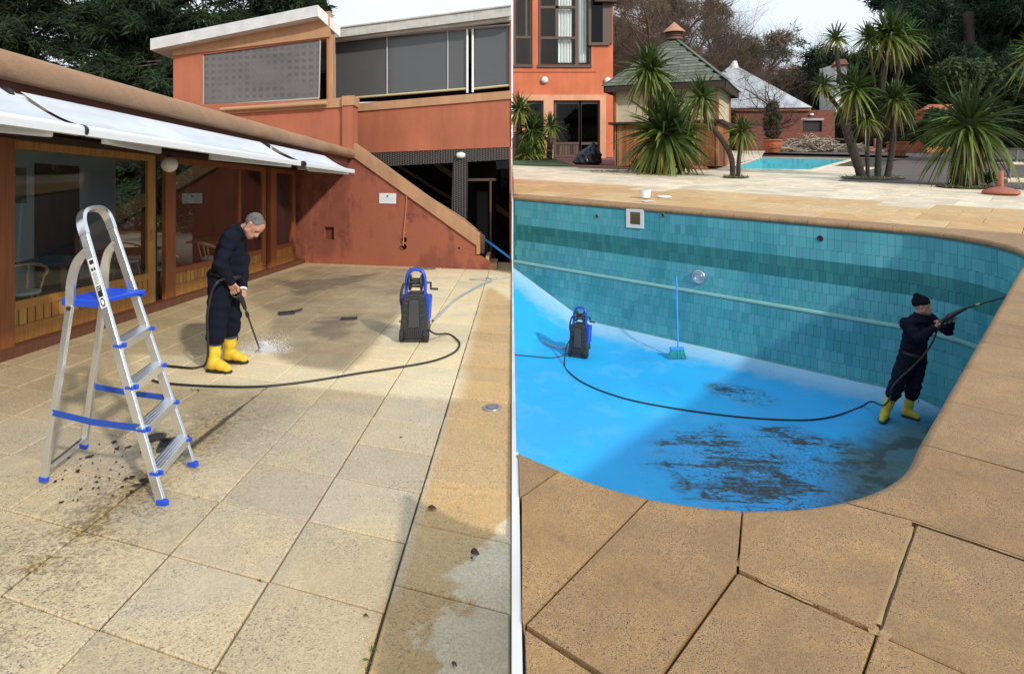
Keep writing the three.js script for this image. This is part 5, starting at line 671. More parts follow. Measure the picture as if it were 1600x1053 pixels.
leafyTree(gR(11.5, 66), 17, lobesOf(16, 4.5, 6, 17, 1.3, 2.2), 'brownish green tree closest behind the bar vent', 'tree', 'olive green trees', 900, [oliveM[0], twigR, airM], pineS, 1, 'evergreen_tree', 0.3);
bareTree(gR(21.2, 52), 9, 0.2, 'small bare tree whose twigs cross the tent roof', 'leafless trees', 5, twigM, 0.55, 321);
leafyTree(gR(19, 72), 17, lobesOf(18, 5, 6, 17, 1.3, 2.4), 'brownish green tree between the bar roof and the tent roof', 'tree', 'olive green trees', 1000, [airM, twigR, oliveM[2]], pineS, 1, 'evergreen_tree', 0.3);
leafyTree(gR(27.5, 74), 12.5, lobesOf(16, 5, 4, 12, 1.3, 2.3), 'brownish green tree right above the tent roof', 'tree', 'olive green trees', 1000, [oliveM[0], twigR, airM], pineS, 1, 'evergreen_tree', 0.3);
leafyTree(gR(47, 100), 12, lobesOf(14, 6, 4, 12, 1.8, 2.8), 'dark green tree beyond the reddish bare trees', 'tree', 'olive green trees', 1800, cedarM, pineS, 1.1, 'evergreen_tree', 0.3);
leafyTree(gR(58, 104), 13, lobesOf(14, 6, 4, 13, 1.8, 2.8), 'dark green tree beyond the tall palm group', 'tree', 'olive green trees', 1800, cedarM, pineS, 1.1, 'evergreen_tree', 0.3);
// shrubs along the far edge, seen as one mass
{ const place = [[], []]; for (let i = 0; i < 5200; i++) { const d = rr(62, 74), x = rr(4, 66); place[0].push(mat4(gR(x, d, rr(0, 1) ** 1.5 * (2.2 + 1.4 * Math.sin(x * 0.7) + Math.sin(x * 1.9))), rr(0.9, 1.6))); } const g = struct('far_shrubs', null); g.userData = { kind: 'stuff', label: 'mass of dark shrubs along the far edge of the garden', category: 'shrubs' }; crown(g, 'foliage', broadS, [cedarM[0], oliveM[1], cedarM[1], twigM], place[0]);
  const wd = struct('far_wood', null); wd.userData = { kind: 'stuff', label: 'hazy wood closing the view behind the garden', category: 'wood' }; const pl = []; for (let i = 0; i < 9000; i++) { const d = rr(120, 135), x = rr(4, 125); pl.push(mat4(gR(x, d, rr(-2, 9 + 3 * Math.sin(x * 0.23) + 2 * Math.sin(x * 0.61))), rr(2, 3.4))); } crown(wd, 'foliage', pineS, [oliveM[0], twigR, oliveM[1], cedarM[1]], pl); }

// ================================================================ PALM-LIKE PLANTS
reseed(53);
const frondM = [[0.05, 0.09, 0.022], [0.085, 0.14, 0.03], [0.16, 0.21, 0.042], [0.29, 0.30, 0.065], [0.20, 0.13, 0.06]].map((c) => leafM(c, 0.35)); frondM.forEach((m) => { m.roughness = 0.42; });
const palmBark = std([0.075, 0.058, 0.043], 0.95, { map: rep(streakT, 0.5, 0.3), bumpMap: rep(grainT, 0.15, 0.05), bumpScale: 0.02 });
function blade(s, c, a, el, L, w, droop) {
  const d = V(Math.cos(a) * Math.cos(el), Math.sin(el), Math.sin(a) * Math.cos(el)), side = d.clone().cross(V(0, 1, 0)); if (side.lengthSq() < 1e-4) side.set(1, 0, 0); side.normalize(); const tw = rr(-0.8, 0.8), kink = rnd() < 0.14 ? rr(0.35, 0.75) : 2, sway = rr(-0.12, 0.12), nrm = side.clone().cross(d); side.multiplyScalar(Math.cos(tw)).addScaledVector(nrm, Math.sin(tw)); const n = 6, C = [];
  for (let i = 0; i <= n; i++) { const f = i / n, p = c.clone().addScaledVector(d, L * (f - droop * 0.28 * f * f)).add(V(0, -L * droop * f * f * 0.75 - (f > kink ? (f - kink) * L * 0.75 : 0), 0)).addScaledVector(side, sway * L * f * f), ww = w * (f < 0.25 ? mix(0.45, 1, f / 0.25) : Math.pow(1 - (f - 0.25) / 0.75, 0.7)) * 0.5; C.push([p.clone().addScaledVector(side, -ww).add(V(0, ww * 0.4, 0)), p, p.clone().addScaledVector(side, ww).add(V(0, ww * 0.4, 0))]); }
  for (let i = 0; i < n; i++) { const A = C[i], B = C[i + 1]; if (i === n - 1) { s.poly([A[0], A[1], B[1]]); s.poly([A[1], A[2], B[1]]); } else { s.poly([A[0], A[1], B[1], B[0]]); s.poly([A[1], A[2], B[2], B[1]]); } }
}
function head(t, c, R, n, o = {}) {
  const groups = frondM.map(() => new Soup()); const w = o.w ?? R * 0.085, lo = o.lo ?? -0.9, single = o.single;
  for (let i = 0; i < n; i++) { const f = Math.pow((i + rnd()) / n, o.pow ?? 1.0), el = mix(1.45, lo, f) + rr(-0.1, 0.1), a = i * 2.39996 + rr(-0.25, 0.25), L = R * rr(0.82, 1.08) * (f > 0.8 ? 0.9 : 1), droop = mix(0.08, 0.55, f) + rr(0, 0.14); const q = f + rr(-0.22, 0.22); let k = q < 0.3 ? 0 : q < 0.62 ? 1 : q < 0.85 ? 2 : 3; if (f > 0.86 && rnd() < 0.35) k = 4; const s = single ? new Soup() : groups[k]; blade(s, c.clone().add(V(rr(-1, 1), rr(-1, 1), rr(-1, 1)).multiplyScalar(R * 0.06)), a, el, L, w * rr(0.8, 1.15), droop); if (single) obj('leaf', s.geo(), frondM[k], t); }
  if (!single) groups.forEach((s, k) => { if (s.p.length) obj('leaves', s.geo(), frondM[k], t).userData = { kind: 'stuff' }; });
  obj('crown_core', (() => { const g = new THREE.IcosahedronGeometry(R * 0.13, 1); g.translate(c.x, c.y, c.z); return g; })(), std([0.05, 0.04, 0.02], 0.95), t);
}
function palm(u, v, label, group, stems) {                 // stems: picture points up each stem, head radius in pixels
  const b = pxR(u, v), d = -b.z, t = thing('cabbage_palm', label, 'palm', b, 0, group), k = d / 1000;
  const loc = ([x, y, z = 0]) => V((x - u) * k, (v - y) * k, z);
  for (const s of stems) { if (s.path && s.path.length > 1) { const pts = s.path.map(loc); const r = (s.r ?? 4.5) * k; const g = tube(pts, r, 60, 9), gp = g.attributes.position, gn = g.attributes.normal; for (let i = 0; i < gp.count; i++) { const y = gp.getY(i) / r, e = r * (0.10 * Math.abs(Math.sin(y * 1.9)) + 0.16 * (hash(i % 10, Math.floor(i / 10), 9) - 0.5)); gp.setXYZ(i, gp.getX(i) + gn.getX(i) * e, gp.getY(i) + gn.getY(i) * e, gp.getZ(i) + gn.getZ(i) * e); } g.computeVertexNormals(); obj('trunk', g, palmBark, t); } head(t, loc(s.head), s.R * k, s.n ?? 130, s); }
  return t;
}
palm(1030, 269, 'dense clump of long-leaved palms against the left corner of the bar', null, [
  { path: [[1022, 269, 0.2], [1016, 190, 0.3], [1013, 118, 0.3]], head: [1013, 112, 0.3], R: 62, n: 190, lo: -1.1, r: 5 }, { path: [[1040, 269, -0.2], [1044, 220, -0.2], [1043, 170, -0.1]], head: [1043, 165, -0.1], R: 50, n: 130, lo: -1.0 },
  { path: [[1030, 269, 0.8], [1030, 225, 0.9]], head: [1031, 212, 0.9], R: 90, n: 270, lo: -1.25 }, { path: [[1062, 269, 0.3], [1066, 215, 0.3]], head: [1068, 200, 0.3], R: 52, n: 120, lo: -1.2 }]);
palm(1150, 277, 'slim forked palm leaning left beside the small pool', null, [{ path: [[1146, 278], [1143, 246], [1128, 218], [1106, 188], [1098, 160]], head: [1097, 152], R: 50, n: 120, r: 4, lo: -1.1 }, { path: [[1154, 278], [1155, 250], [1160, 215]], head: [1160, 206], R: 42, n: 110, r: 3.2, lo: -1.1 }]);
palm(836, 249.5, 'palm clump at the left edge in front of the orange house', null, [{ path: [[810, 249], [812, 180]], head: [812, 172], R: 40, n: 120 }, { path: [[838, 249], [838, 215]], head: [832, 206], R: 46, n: 150, lo: -1.1 }, { path: [[858, 249], [861, 205]], head: [861, 198], R: 32, n: 90 }, { path: [[830, 249], [830, 245]], head: [832, 240, 0.5], R: 40, n: 130, lo: -0.1 }]);
palm(1360, 276, 'tall group of palms on several thin trunks in a gap in the paving', null, [
  { path: [[1348, 277], [1334, 235], [1322, 190], [1330, 150]], head: [1336, 139], R: 58, n: 170, r: 6.5, lo: -1.15 }, { path: [[1340, 250], [1326, 190], [1313, 120], [1307, 72]], head: [1306, 60], R: 34, n: 90, r: 3 }, { path: [[1335, 240, -0.2], [1325, 180, -0.3], [1296, 140, -0.3]], head: [1294, 131, -0.3], R: 36, n: 90, r: 3 },
  { path: [[1354, 277, 0.1], [1353, 230, 0.1], [1353, 195, 0.1]], head: [1353, 184, 0.1], R: 42, n: 110, r: 3 }, { path: [[1372, 277], [1375, 210], [1380, 130], [1389, 66]], head: [1393, 54], R: 58, n: 170, r: 4.5, lo: -1.1 }, { path: [[1378, 190, -0.1], [1368, 120, -0.1], [1361, 70, -0.1]], head: [1361, 60, -0.1], R: 40, n: 110, r: 2.5 },
  { path: [[1382, 277, 0.2], [1390, 225, 0.2], [1393, 170, 0.2]], head: [1394, 158, 0.2], R: 48, n: 140, r: 4.5, lo: -1.15 }, { path: [[1395, 200, -0.4], [1416, 110, -0.4], [1428, 66, -0.4]], head: [1430, 56, -0.4], R: 48, n: 130, r: 3, lo: -1.1 }]);
palm(1510, 291, 'broad low palm with a heavy skirt of drooping leaves', null, [{ path: [[1508, 292], [1509, 245], [1512, 205]], head: [1514, 196], R: 108, n: 290, lo: -1.35, r: 17, single: true, w: 0.085, pow: 0.85 }]);
palm(1632, 298, 'palm whose leaves hang in from the right edge', null, [{ path: [[1632, 299], [1634, 200], [1630, 95]], head: [1628, 84], R: 62, n: 160, r: 6 }]);
// low plants
{ const fern = (u, v, R, n, label, cat, lo = -0.05) => { const b = pxR(u, v), k = -b.z / 1000, t = thing('strap_leaf_plant', label, cat, b); head(t, V(0, R * 0.25 * k, 0), R * k, n, { lo, w: R * k * 0.06 }); };
  fern(995, 268, 24, 110, 'feathery dark green plant at the foot of the left palm clump', 'plant'); fern(822, 251, 30, 140, 'low strap-leaved plant spilling onto the paving at the left edge', 'plant'); fern(1545, 292, 34, 90, 'grassy tuft under the broad low palm', 'plant', 0.0);
  const bed = (u, v, w, label) => { const b = pxR(u, v), t = thing('planting_bed', label, 'planting bed', b); t.rotation.x = 0.05; const g = new THREE.CircleGeometry(w, 20); g.rotateX(-Math.PI / 2); g.scale(1, 1, 0.75); g.translate(0, 0.03, 0); const q = g.toNonIndexed(); obj('soil', q, M.soil, t); const s = new Soup(); for (let i = 0; i < 160; i++) { const a = rr(0, 6.28), r = w * Math.sqrt(rnd()); blade(s, V(Math.cos(a) * r, 0.02, Math.sin(a) * r * 0.75), rr(0, 6.28), rr(0.3, 1.3), rr(0.08, 0.22), 0.02, 0.3); } obj('ground_cover', s.geo(), frondM[1], t).userData = { kind: 'stuff' }; const st = []; for (let i = 0; i < 90; i++) { const a = rr(0, 6.28), q = rr(0.3, 1.03), g2 = new THREE.IcosahedronGeometry(rr(0.008, 0.03), 0); g2.scale(1, 0.6, 1); g2.translate(Math.cos(a) * w * q, 0.035, Math.sin(a) * w * 0.75 * q); st.push(g2); } obj('pebbles', st, M.joint, t).userData = { kind: 'stuff' }; };
  bed(1150, 278, 0.42, 'pebbled bed round the forked palm'); bed(1364, 279, 0.95, 'soil bed round the tall palm group'); bed(1512, 293, 0.75, 'soil bed under the broad low palm'); }
// terracotta pots with clipped shrubs
{ const pot = (u, v, hpx, label, shrub, sl) => { const b = pxR(u, v), k = -b.z / 1000, h = hpx * k, r = h * 0.62, t = thing('terracotta_pot', label, 'plant pot', b, 0); obj('body', lathe([[0, 0.02], [r * 0.62, 0.02], [r * 0.70, h * 0.1], [r * 0.95, h * 0.45], [r * 1.02, h * 0.7], [r * 0.96, h * 0.86], [r * 0.98, h * 0.88]], 36), M.terracotta, t); obj('rim', lathe([[r * 0.95, h * 0.86], [r * 1.1, h * 0.88], [r * 1.12, h * 0.98], [r * 1.0, h], [r * 0.9, h * 0.96], [r * 0.88, h * 0.8]], 36), M.terracotta, t); obj('soil', cyl(r * 0.9, r * 0.9, 0.04, 0, h * 0.88, 0, 24), M.soil, t); const tor = new THREE.TorusGeometry(r * 0.98, h * 0.03, 8, 40); tor.rotateX(Math.PI / 2); tor.translate(0, h * 0.42, 0); obj('band', [tor, ...[0, 1, 2, 3, 4, 5].map((i) => { const g = new THREE.TorusGeometry(h * 0.12, h * 0.025, 6, 16); g.rotateY(Math.PI / 2 - i * 1.047); g.translate(Math.cos(i * 1.047) * r, h * 0.62, Math.sin(i * 1.047) * r); return g; })], M.terracotta, t);
    const p = b.clone().add(V(0, h * 0.9, 0)); const s = thing(shrub[0], sl, 'shrub', p); obj('stem', tube([V(0, -0.1, 0), V(0.03, h * 0.5, 0), V(0, shrub[1] * k * 0.7, 0)], h * 0.05, 10, 7), bark, s); const pl = []; for (let i = 0; i < shrub[4]; i++) { const y = rnd(), rad = shrub[2] * k * Math.sqrt(Math.sin(Math.PI * clamp(y * 0.9 + 0.08, 0, 1))) * Math.sqrt(rnd()), a = rr(0, 6.28); pl.push(mat4(V(Math.cos(a) * rad, (shrub[3] + y * (shrub[1] - shrub[3])) * k, Math.sin(a) * rad), rr(0.25, 0.5))); } crown(s, 'crown', broadS, [twigM, oliveM[1], oliveM[2]], pl); const gc = []; for (let i = 0; i < 60; i++) { const a = rr(0, 6.28), q = r * Math.sqrt(rnd()); gc.push(mat4(V(Math.cos(a) * q, 0.08, Math.sin(a) * q), rr(0.25, 0.5))); } crown(s, 'undergrowth', broadS, [broadM[1], broadM[0]], gc); return t; };
  pot(1208, 240, 22, 'terracotta pot with leaf relief at the far left corner of the small pool', ['clipped_shrub', 62, 14, 4, 420], 'narrow brownish clipped shrub in the pot left of the small pool'); pot(1403, 245.5, 24, 'terracotta pot with leaf relief beside the tall palm group', ['clipped_shrub', 72, 24, 6, 700], 'rounded brown-green shrub in the pot beside the tall palms'); }
{ // heap of cut branches
  const b = pxR(1265, 237), k = -b.z / 1000, t = thing('branch_pile', 'heap of pale cut branches in front of the brick wall', 'branches', b); const g = []; for (let i = 0; i < 230; i++) { const x = rr(-45, 62) * k, y = rr(0, 1) ** 1.3 * 26 * k * (1 - Math.abs(x) / (75 * k)), z = rr(-1.6, 1.6), a = rr(0, 6.28), e = rr(-0.3, 0.8), L = rr(0.8, 2.6), d = V(Math.cos(a) * Math.cos(e), Math.sin(e) * 0.6, Math.sin(a) * Math.cos(e)).multiplyScalar(L / 2); g.push(tube([V(x, y, z).sub(d), V(x + rr(-0.2, 0.2), y + rr(0, 0.25), z), V(x, y, z).add(d)], rr(0.02, 0.05), 6, 5)); } obj('branches', g, std([0.34, 0.28, 0.21], 0.95), t).userData = { kind: 'stuff' }; }
// parasol bases, posts, bag, bucket, lids
{ const basE = (u, v, wpx, label, hpx) => { const b = pxR(u, v), k = -b.z / 1000, r = wpx * k / 2, t = thing('parasol_base', label, 'parasol base', b); obj('disc', lathe([[0, 0.01], [r * 0.96, 0.01], [r, r * 0.12], [r * 0.95, r * 0.25], [r * 0.55, r * 0.42], [r * 0.2, r * 0.5], [0, r * 0.5]], 40), std([0.40, 0.13, 0.075], 0.75, { map: rep(mottleT, 0.4) }), t); obj('tube', lathe([[0.0, r * 0.45], [r * 0.15, r * 0.45], [r * 0.13, hpx * k], [r * 0.09, hpx * k], [0, hpx * k - 0.02]], 20), std([0.40, 0.13, 0.075], 0.75), t); };
  basE(1565, 304, 50, 'red concrete parasol base on the pale paving at the right', 37); basE(1093, 265, 28, 'reddish parasol base below the bar boards', 26); basE(1368, 238.5, 26, 'parasol base on the timber deck behind the thin palm trunks', 22);
  for (const [u, v, h, l] of [[1577, 284, 29, 'nearer grey metal post on a pale concrete block at the right'], [1589, 257, 22, 'farther grey metal post on a pale slab at the right']]) { const b = pxR(u, v), k = -b.z / 1000, t = thing('metal_post', l, 'post', b); obj('post', [rod(V(0, 0.05, 0), V(0.06, h * k, 0), 0.055, 16), cyl(0.065, 0.065, 0.03, 0.06, h * k, 0, 16)], std([0.20, 0.205, 0.21], 0.4, { metalness: 0.7 }), t); obj('block', box(40 * k, 0.12, 0.9, 0, 0.05, 0, 0.02), M.pale[1], t); }
  { const b = pxR(918, 258), k = -b.z / 1000, t = thing('rubbish_bag', 'full black rubbish bag on the brick path in front of the orange house', 'bag', b); const g = new THREE.SphereGeometry(1, 56, 40), p = g.attributes.position; for (let i = 0; i < p.count; i++) { let x = p.getX(i), y = p.getY(i), z = p.getZ(i); const f = (y + 1) / 2, a = Math.atan2(z, x), rad = Math.hypot(x, z), prof = f < 0.12 ? mix(0.75, 1, f / 0.12) : f < 0.5 ? mix(1, 0.86, (f - 0.12) / 0.38) : Math.max(0.14, 0.86 - (f - 0.5) * 1.55), fold = 0.07 * Math.sin(a * 6 + y * 4) * f + 0.045 * Math.sin(a * 13 - y * 7) + 0.03 * Math.sin(a * 23 + y * 11), r = prof * (1 + fold), top = rad > 1e-4 ? 1 / rad : 0; p.setXYZ(i, x * top * r * 0.85 * Math.min(1, rad * 4) + f * f * 0.35, f * 1.25, z * top * r * 0.6 * Math.min(1, rad * 4)); } g.computeVertexNormals(); g.scale(k * 26, k * 27, k * 26); const bagM = std([0.012, 0.014, 0.02], 0.28); obj('sack', g, bagM, t); obj('knot', [0, 1, 2, 3, 4].map((i) => { const q = new THREE.ConeGeometry(0.05, 0.22, 6); q.rotateZ(rr(-0.7, 0.7)); q.rotateX(rr(-0.6, 0.6)); q.translate(k * 26 * 0.35 + rr(-0.04, 0.04), k * 27 * 1.27, rr(-0.04, 0.04)); return q; }), bagM, t); }
  { const b = pxR(1008.5, 310), k = -b.z / 1000, r = 9 * k, t = thing('white_bucket', 'small white plastic tub standing on the pool edge', 'bucket', b); obj('tub', lathe([[0, 0.012], [r * 0.82, 0.012], [r * 0.85, 0.02], [r * 0.97, 12.5 * k], [r * 0.93, 12.5 * k], [r * 0.82, 0.03], [0, 0.03]], 32), M.white, t); obj('rim', lathe([[r * 0.96, 12 * k], [r * 1.04, 12.2 * k], [r * 1.03, 13.4 * k], [r * 0.93, 13.3 * k]], 32), M.white, t); }
  { const b = pxR(1038, 309), k = -b.z / 1000, t = thing('tub_lid', 'white plastic lid lying on the paving right of the tub', 'lid', b); obj('disc', lathe([[0, 0.045], [9 * k, 0.045], [11 * k, 0.03], [11.4 * k, 0.012], [10 * k, 0.012], [0, 0.012]], 36), M.white, t); t.rotation.x = 0.04; }
  { const b = pxR(1013, 315.5), k = -b.z / 1000, t = thing('white_plate', 'flat white sheet lying right at the pool edge below the tub', 'lid', b); obj('sheet', box(20 * k, 0.008, 0.16, 0, 0.014, 0, 0.003), M.white, t); t.rotation.y = 0.3; }
  // wind-blown leaves on the pale paving
  const t = thing('leaf_litter', 'scatter of dry leaves below the left palm clump', 'leaves', pxR(960, 269)); const s = new Soup(); for (let i = 0; i < 140; i++) blade(s, V(rr(-1, 1) * rr(0.2, 1.6), 0.03, rr(-0.25, 0.25)), rr(0, 6.28), rr(0, 0.3), rr(0.06, 0.2), 0.05, 0.1); obj('leaves', s.geo(), std([0.14, 0.13, 0.05], 0.9), t).userData = { kind: 'stuff' }; }

// ================================================================ THINGS ON THE TERRACE
{ // aluminium step ladder: n = near rail, f = far rail, s = front foot to back foot
  const F = gL(-2.01, 3.85, 0.004), t = thing('step_ladder', 'aluminium step ladder with blue platform and blue caps standing open on the terrace', 'ladder', F); const A = V(-0.85, 0, -0.23).normalize(), B = V(-0.13, 0, -0.99).normalize(); A.y = 0.02; const q = (s, b, h) => A.clone().multiplyScalar(s).addScaledVector(B, b).add(V(0, h, 0));
  const rail = (b0, b1) => { const a = q(0, b0, 0.035), e = q(0.50, b1, 1.50); return [a, e]; };
  const half = (h) => mix(0.235, 0.165, h / 1.6), sAt = (h) => 0.40 * h;
  const side = A.clone().addScaledVector(V(0, 1, 0), -0.40).normalize();
  for (const g of [-1, 1]) obj('front_rail', bar(q(sAt(0.03), g * half(0.03), 0.03), q(sAt(1.5), g * half(1.5), 1.5), 0.058, 0.024, side), M.alu, t);
  { // the hoop that joins both rails on top
    const pts = []; const w = half(1.5); for (let i = 0; i <= 16; i++) { const a = Math.PI * i / 16, b = -Math.cos(a), c = Math.sin(a); const sgn = Math.sign(b) * Math.pow(Math.abs(b), 0.6); const h = 1.5 + 0.14 * Math.pow(c, 0.7); pts.push(q(sAt(h), sgn * w, h)); } const s = new Soup(), wd = side.clone().multiplyScalar(0.029); for (let i = 0; i < 16; i++) { const dv = pts[i + 1].clone().sub(pts[i]).normalize(), nn = dv.clone().cross(side).normalize().multiplyScalar(0.012), dv2 = pts[Math.min(16, i + 2)].clone().sub(pts[Math.min(15, i + 1)]).normalize(), n2 = dv2.clone().cross(side).normalize().multiplyScalar(0.012); const c = (p, n, w1, n1) => p.clone().addScaledVector(wd, w1).addScaledVector(n, n1); const a = [c(pts[i], nn, 1, 1), c(pts[i], nn, -1, 1), c(pts[i], nn, -1, -1), c(pts[i], nn, 1, -1)], b = [c(pts[i + 1], n2, 1, 1), c(pts[i + 1], n2, -1, 1), c(pts[i + 1], n2, -1, -1), c(pts[i + 1], n2, 1, -1)]; for (let k = 0; k < 4; k++) s.poly([a[k], a[(k + 1) % 4], b[(k + 1) % 4], b[k]]); } obj('handle_hoop', toCreasedNormals(s.geo(), 0.7), M.alu, t); }
  for (const g of [-1, 1]) { // rear legs bend in at the top
    const b = g * 0.215; obj('rear_leg', bar(q(0.87, b * 1.05, 0.03), q(0.685, b * 0.95, 1.08), 0.046, 0.024, A), M.alu, t);
    const cv = [q(0.685, b * 0.95, 1.07), q(0.68, b * 0.92, 1.22), q(0.64, b * 0.86, 1.34), q(0.57, b * 0.80, 1.41)], s = new Soup(); const cr = new THREE.CatmullRomCurve3(cv), N = 12; for (let i = 0; i < N; i++) { const p0 = cr.getPoint(i / N), p1 = cr.getPoint((i + 1) / N), n0 = cr.getTangent(i / N).cross(B).normalize().multiplyScalar(0.023), n1 = cr.getTangent((i + 1) / N).cross(B).normalize().multiplyScalar(0.023), Bw = B.clone().multiplyScalar(0.012); const c = (p, n, k, m) => p.clone().addScaledVector(n, k).addScaledVector(Bw, m); const a = [c(p0, n0, 1, 1), c(p0, n0, -1, 1), c(p0, n0, -1, -1), c(p0, n0, 1, -1)], e = [c(p1, n1, 1, 1), c(p1, n1, -1, 1), c(p1, n1, -1, -1), c(p1, n1, 1, -1)]; for (let k = 0; k < 4; k++) s.poly([a[k], a[(k + 1) % 4], e[(k + 1) % 4], e[k]]); } obj('leg_bend', toCreasedNormals(s.geo(), 0.7), M.alu, t);
    obj('foot_cap', box(0.054, 0.032, 0.03, 0, 0, 0, 0.006).rotateY(Math.atan2(0.23, -0.85)).translate(...q(0.872, b * 1.05, 0.02).toArray()), M.blue, t); obj('foot_cap', box(0.066, 0.034, 0.032, 0, 0, 0, 0.006).rotateY(Math.atan2(0.23, -0.85)).translate(...q(-0.002, g * 0.236, 0.022).toArray()), M.blue, t);
    obj('pivot', rod(q(0.685, b * 0.95, 1.06), q(0.685, b * 0.95 + g * 0.022, 1.06), 0.013, 14), M.rubber, t);
    // blue brace between front and back
    const bp = [q(0.80, b * 1.0 + g * 0.016, 0.43), q(0.5, b * 1.02 + g * 0.02, 0.415), q(0.17, g * (half(0.42) + 0.018), 0.42)]; obj('brace', [bar(bp[0], bp[1], 0.006, 0.036, B), bar(bp[1], bp[2], 0.006, 0.036, B)], M.bluebar, t); obj('rivet', bp.filter((_, i) => i !== 1).map((p) => rod(p, p.clone().addScaledVector(B, g * 0.008), 0.008, 10)), M.steel, t); }
  for (const h of [0.185, 0.415, 0.645, 0.875]) { const w = half(h), s = sAt(h); const st = obj('step', [0, 1, 2, 3].map((i) => { const o = -0.04 + 0.023 * i; return bar(q(s + o, -w + 0.012, h), q(s + o, w - 0.012, h), 0.0205, i % 2 ? 0.022 : 0.024, A); }).concat([bar(q(s - 0.049, -w + 0.012, h - 0.015), q(s - 0.049, w - 0.012, h - 0.015), 0.006, 0.05, A)]), M.alu, t); for (const g of [-1, 1]) obj('step_cap', [box(0.06, 0.016, 0.008, 0, 0, 0, 0.003).rotateY(Math.atan2(0.23, -0.85)).translate(...q(s - 0.02, g * (w + 0.016), h - 0.01).toArray()), box(0.028, 0.026, 0.018, 0, 0, 0, 0.005).rotateY(Math.atan2(0.23, -0.85)).translate(...q(s - 0.058, g * (w - 0.004), h - 0.004).toArray())], M.blue, st); }
  { const h = 1.10, c = q(sAt(h) + 0.115, 0, h), pf = obj('platform', [box(0.27, 0.028, 0.35, 0, 0, 0, 0.01), box(0.27, 0.042, 0.012, 0, -0.01, 0.17, 0.004), box(0.27, 0.042, 0.012, 0, -0.01, -0.17, 0.004), ...[-2, -1, 0, 1, 2].map((i) => box(0.25, 0.004, 0.012, 0, 0.015, i * 0.06, 0.001))], M.blue, t); pf.position.copy(c); pf.rotation.y = Math.atan2(0.23, -0.85); }
  obj('rear_strut', bar(q(0.855, -0.22, 0.085), q(0.855, 0.22, 0.085), 0.028, 0.016, A), M.alu, t);
  { // instruction label on the near rail
    const c = document.createElement('canvas'); c.width = 64; c.height = 320; const x = c.getContext('2d'); x.fillStyle = '#d9dcdc'; x.fillRect(0, 0, 64, 320); x.fillStyle = '#222'; x.fillRect(10, 10, 44, 26); x.fillRect(10, 60, 20, 20); x.fillRect(36, 60, 18, 20); for (let i = 0; i < 9; i++) x.fillRect(10, 92 + i * 9, 30 + (i * 7) % 16, 3); x.fillRect(8, 180, 48, 70); x.fillStyle = '#d9dcdc'; x.fillRect(14, 188, 36, 6); x.fillRect(14, 202, 28, 6); x.fillStyle = '#181818'; x.beginPath(); x.ellipse(32, 285, 22, 28, 0, 0, 7); x.fill(); x.fillStyle = '#fff'; x.beginPath(); x.ellipse(32, 285, 13, 18, 0, 0, 7); x.fill();
    const tx = new THREE.CanvasTexture(c); tx.colorSpace = THREE.SRGBColorSpace; const p0 = q(sAt(1.08), -half(1.08) - 0.0135, 1.08), p1 = q(sAt(1.36), -half(1.36) - 0.0135, 1.36), wd = side.clone().multiplyScalar(0.024), s = new Soup(); const uvs = [[0, 0], [1, 0], [1, 1], [0, 1]]; let n = 0; const g = new THREE.BufferGeometry(), P4 = [p0.clone().sub(wd.clone().multiplyScalar(-1)), p0.clone().sub(wd), p1.clone().sub(wd), p1.clone().add(wd)]; const ps = [], us = []; for (const i of [0, 1, 2, 0, 2, 3]) { ps.push(...P4[i].toArray()); us.push(...uvs[i]); } g.setAttribute('position', new THREE.Float32BufferAttribute(ps, 3)); g.setAttribute('uv', new THREE.Float32BufferAttribute(us, 2)); g.computeVertexNormals(); obj('label', g, std([1, 1, 1], 0.4, { map: tx }), t); }
}
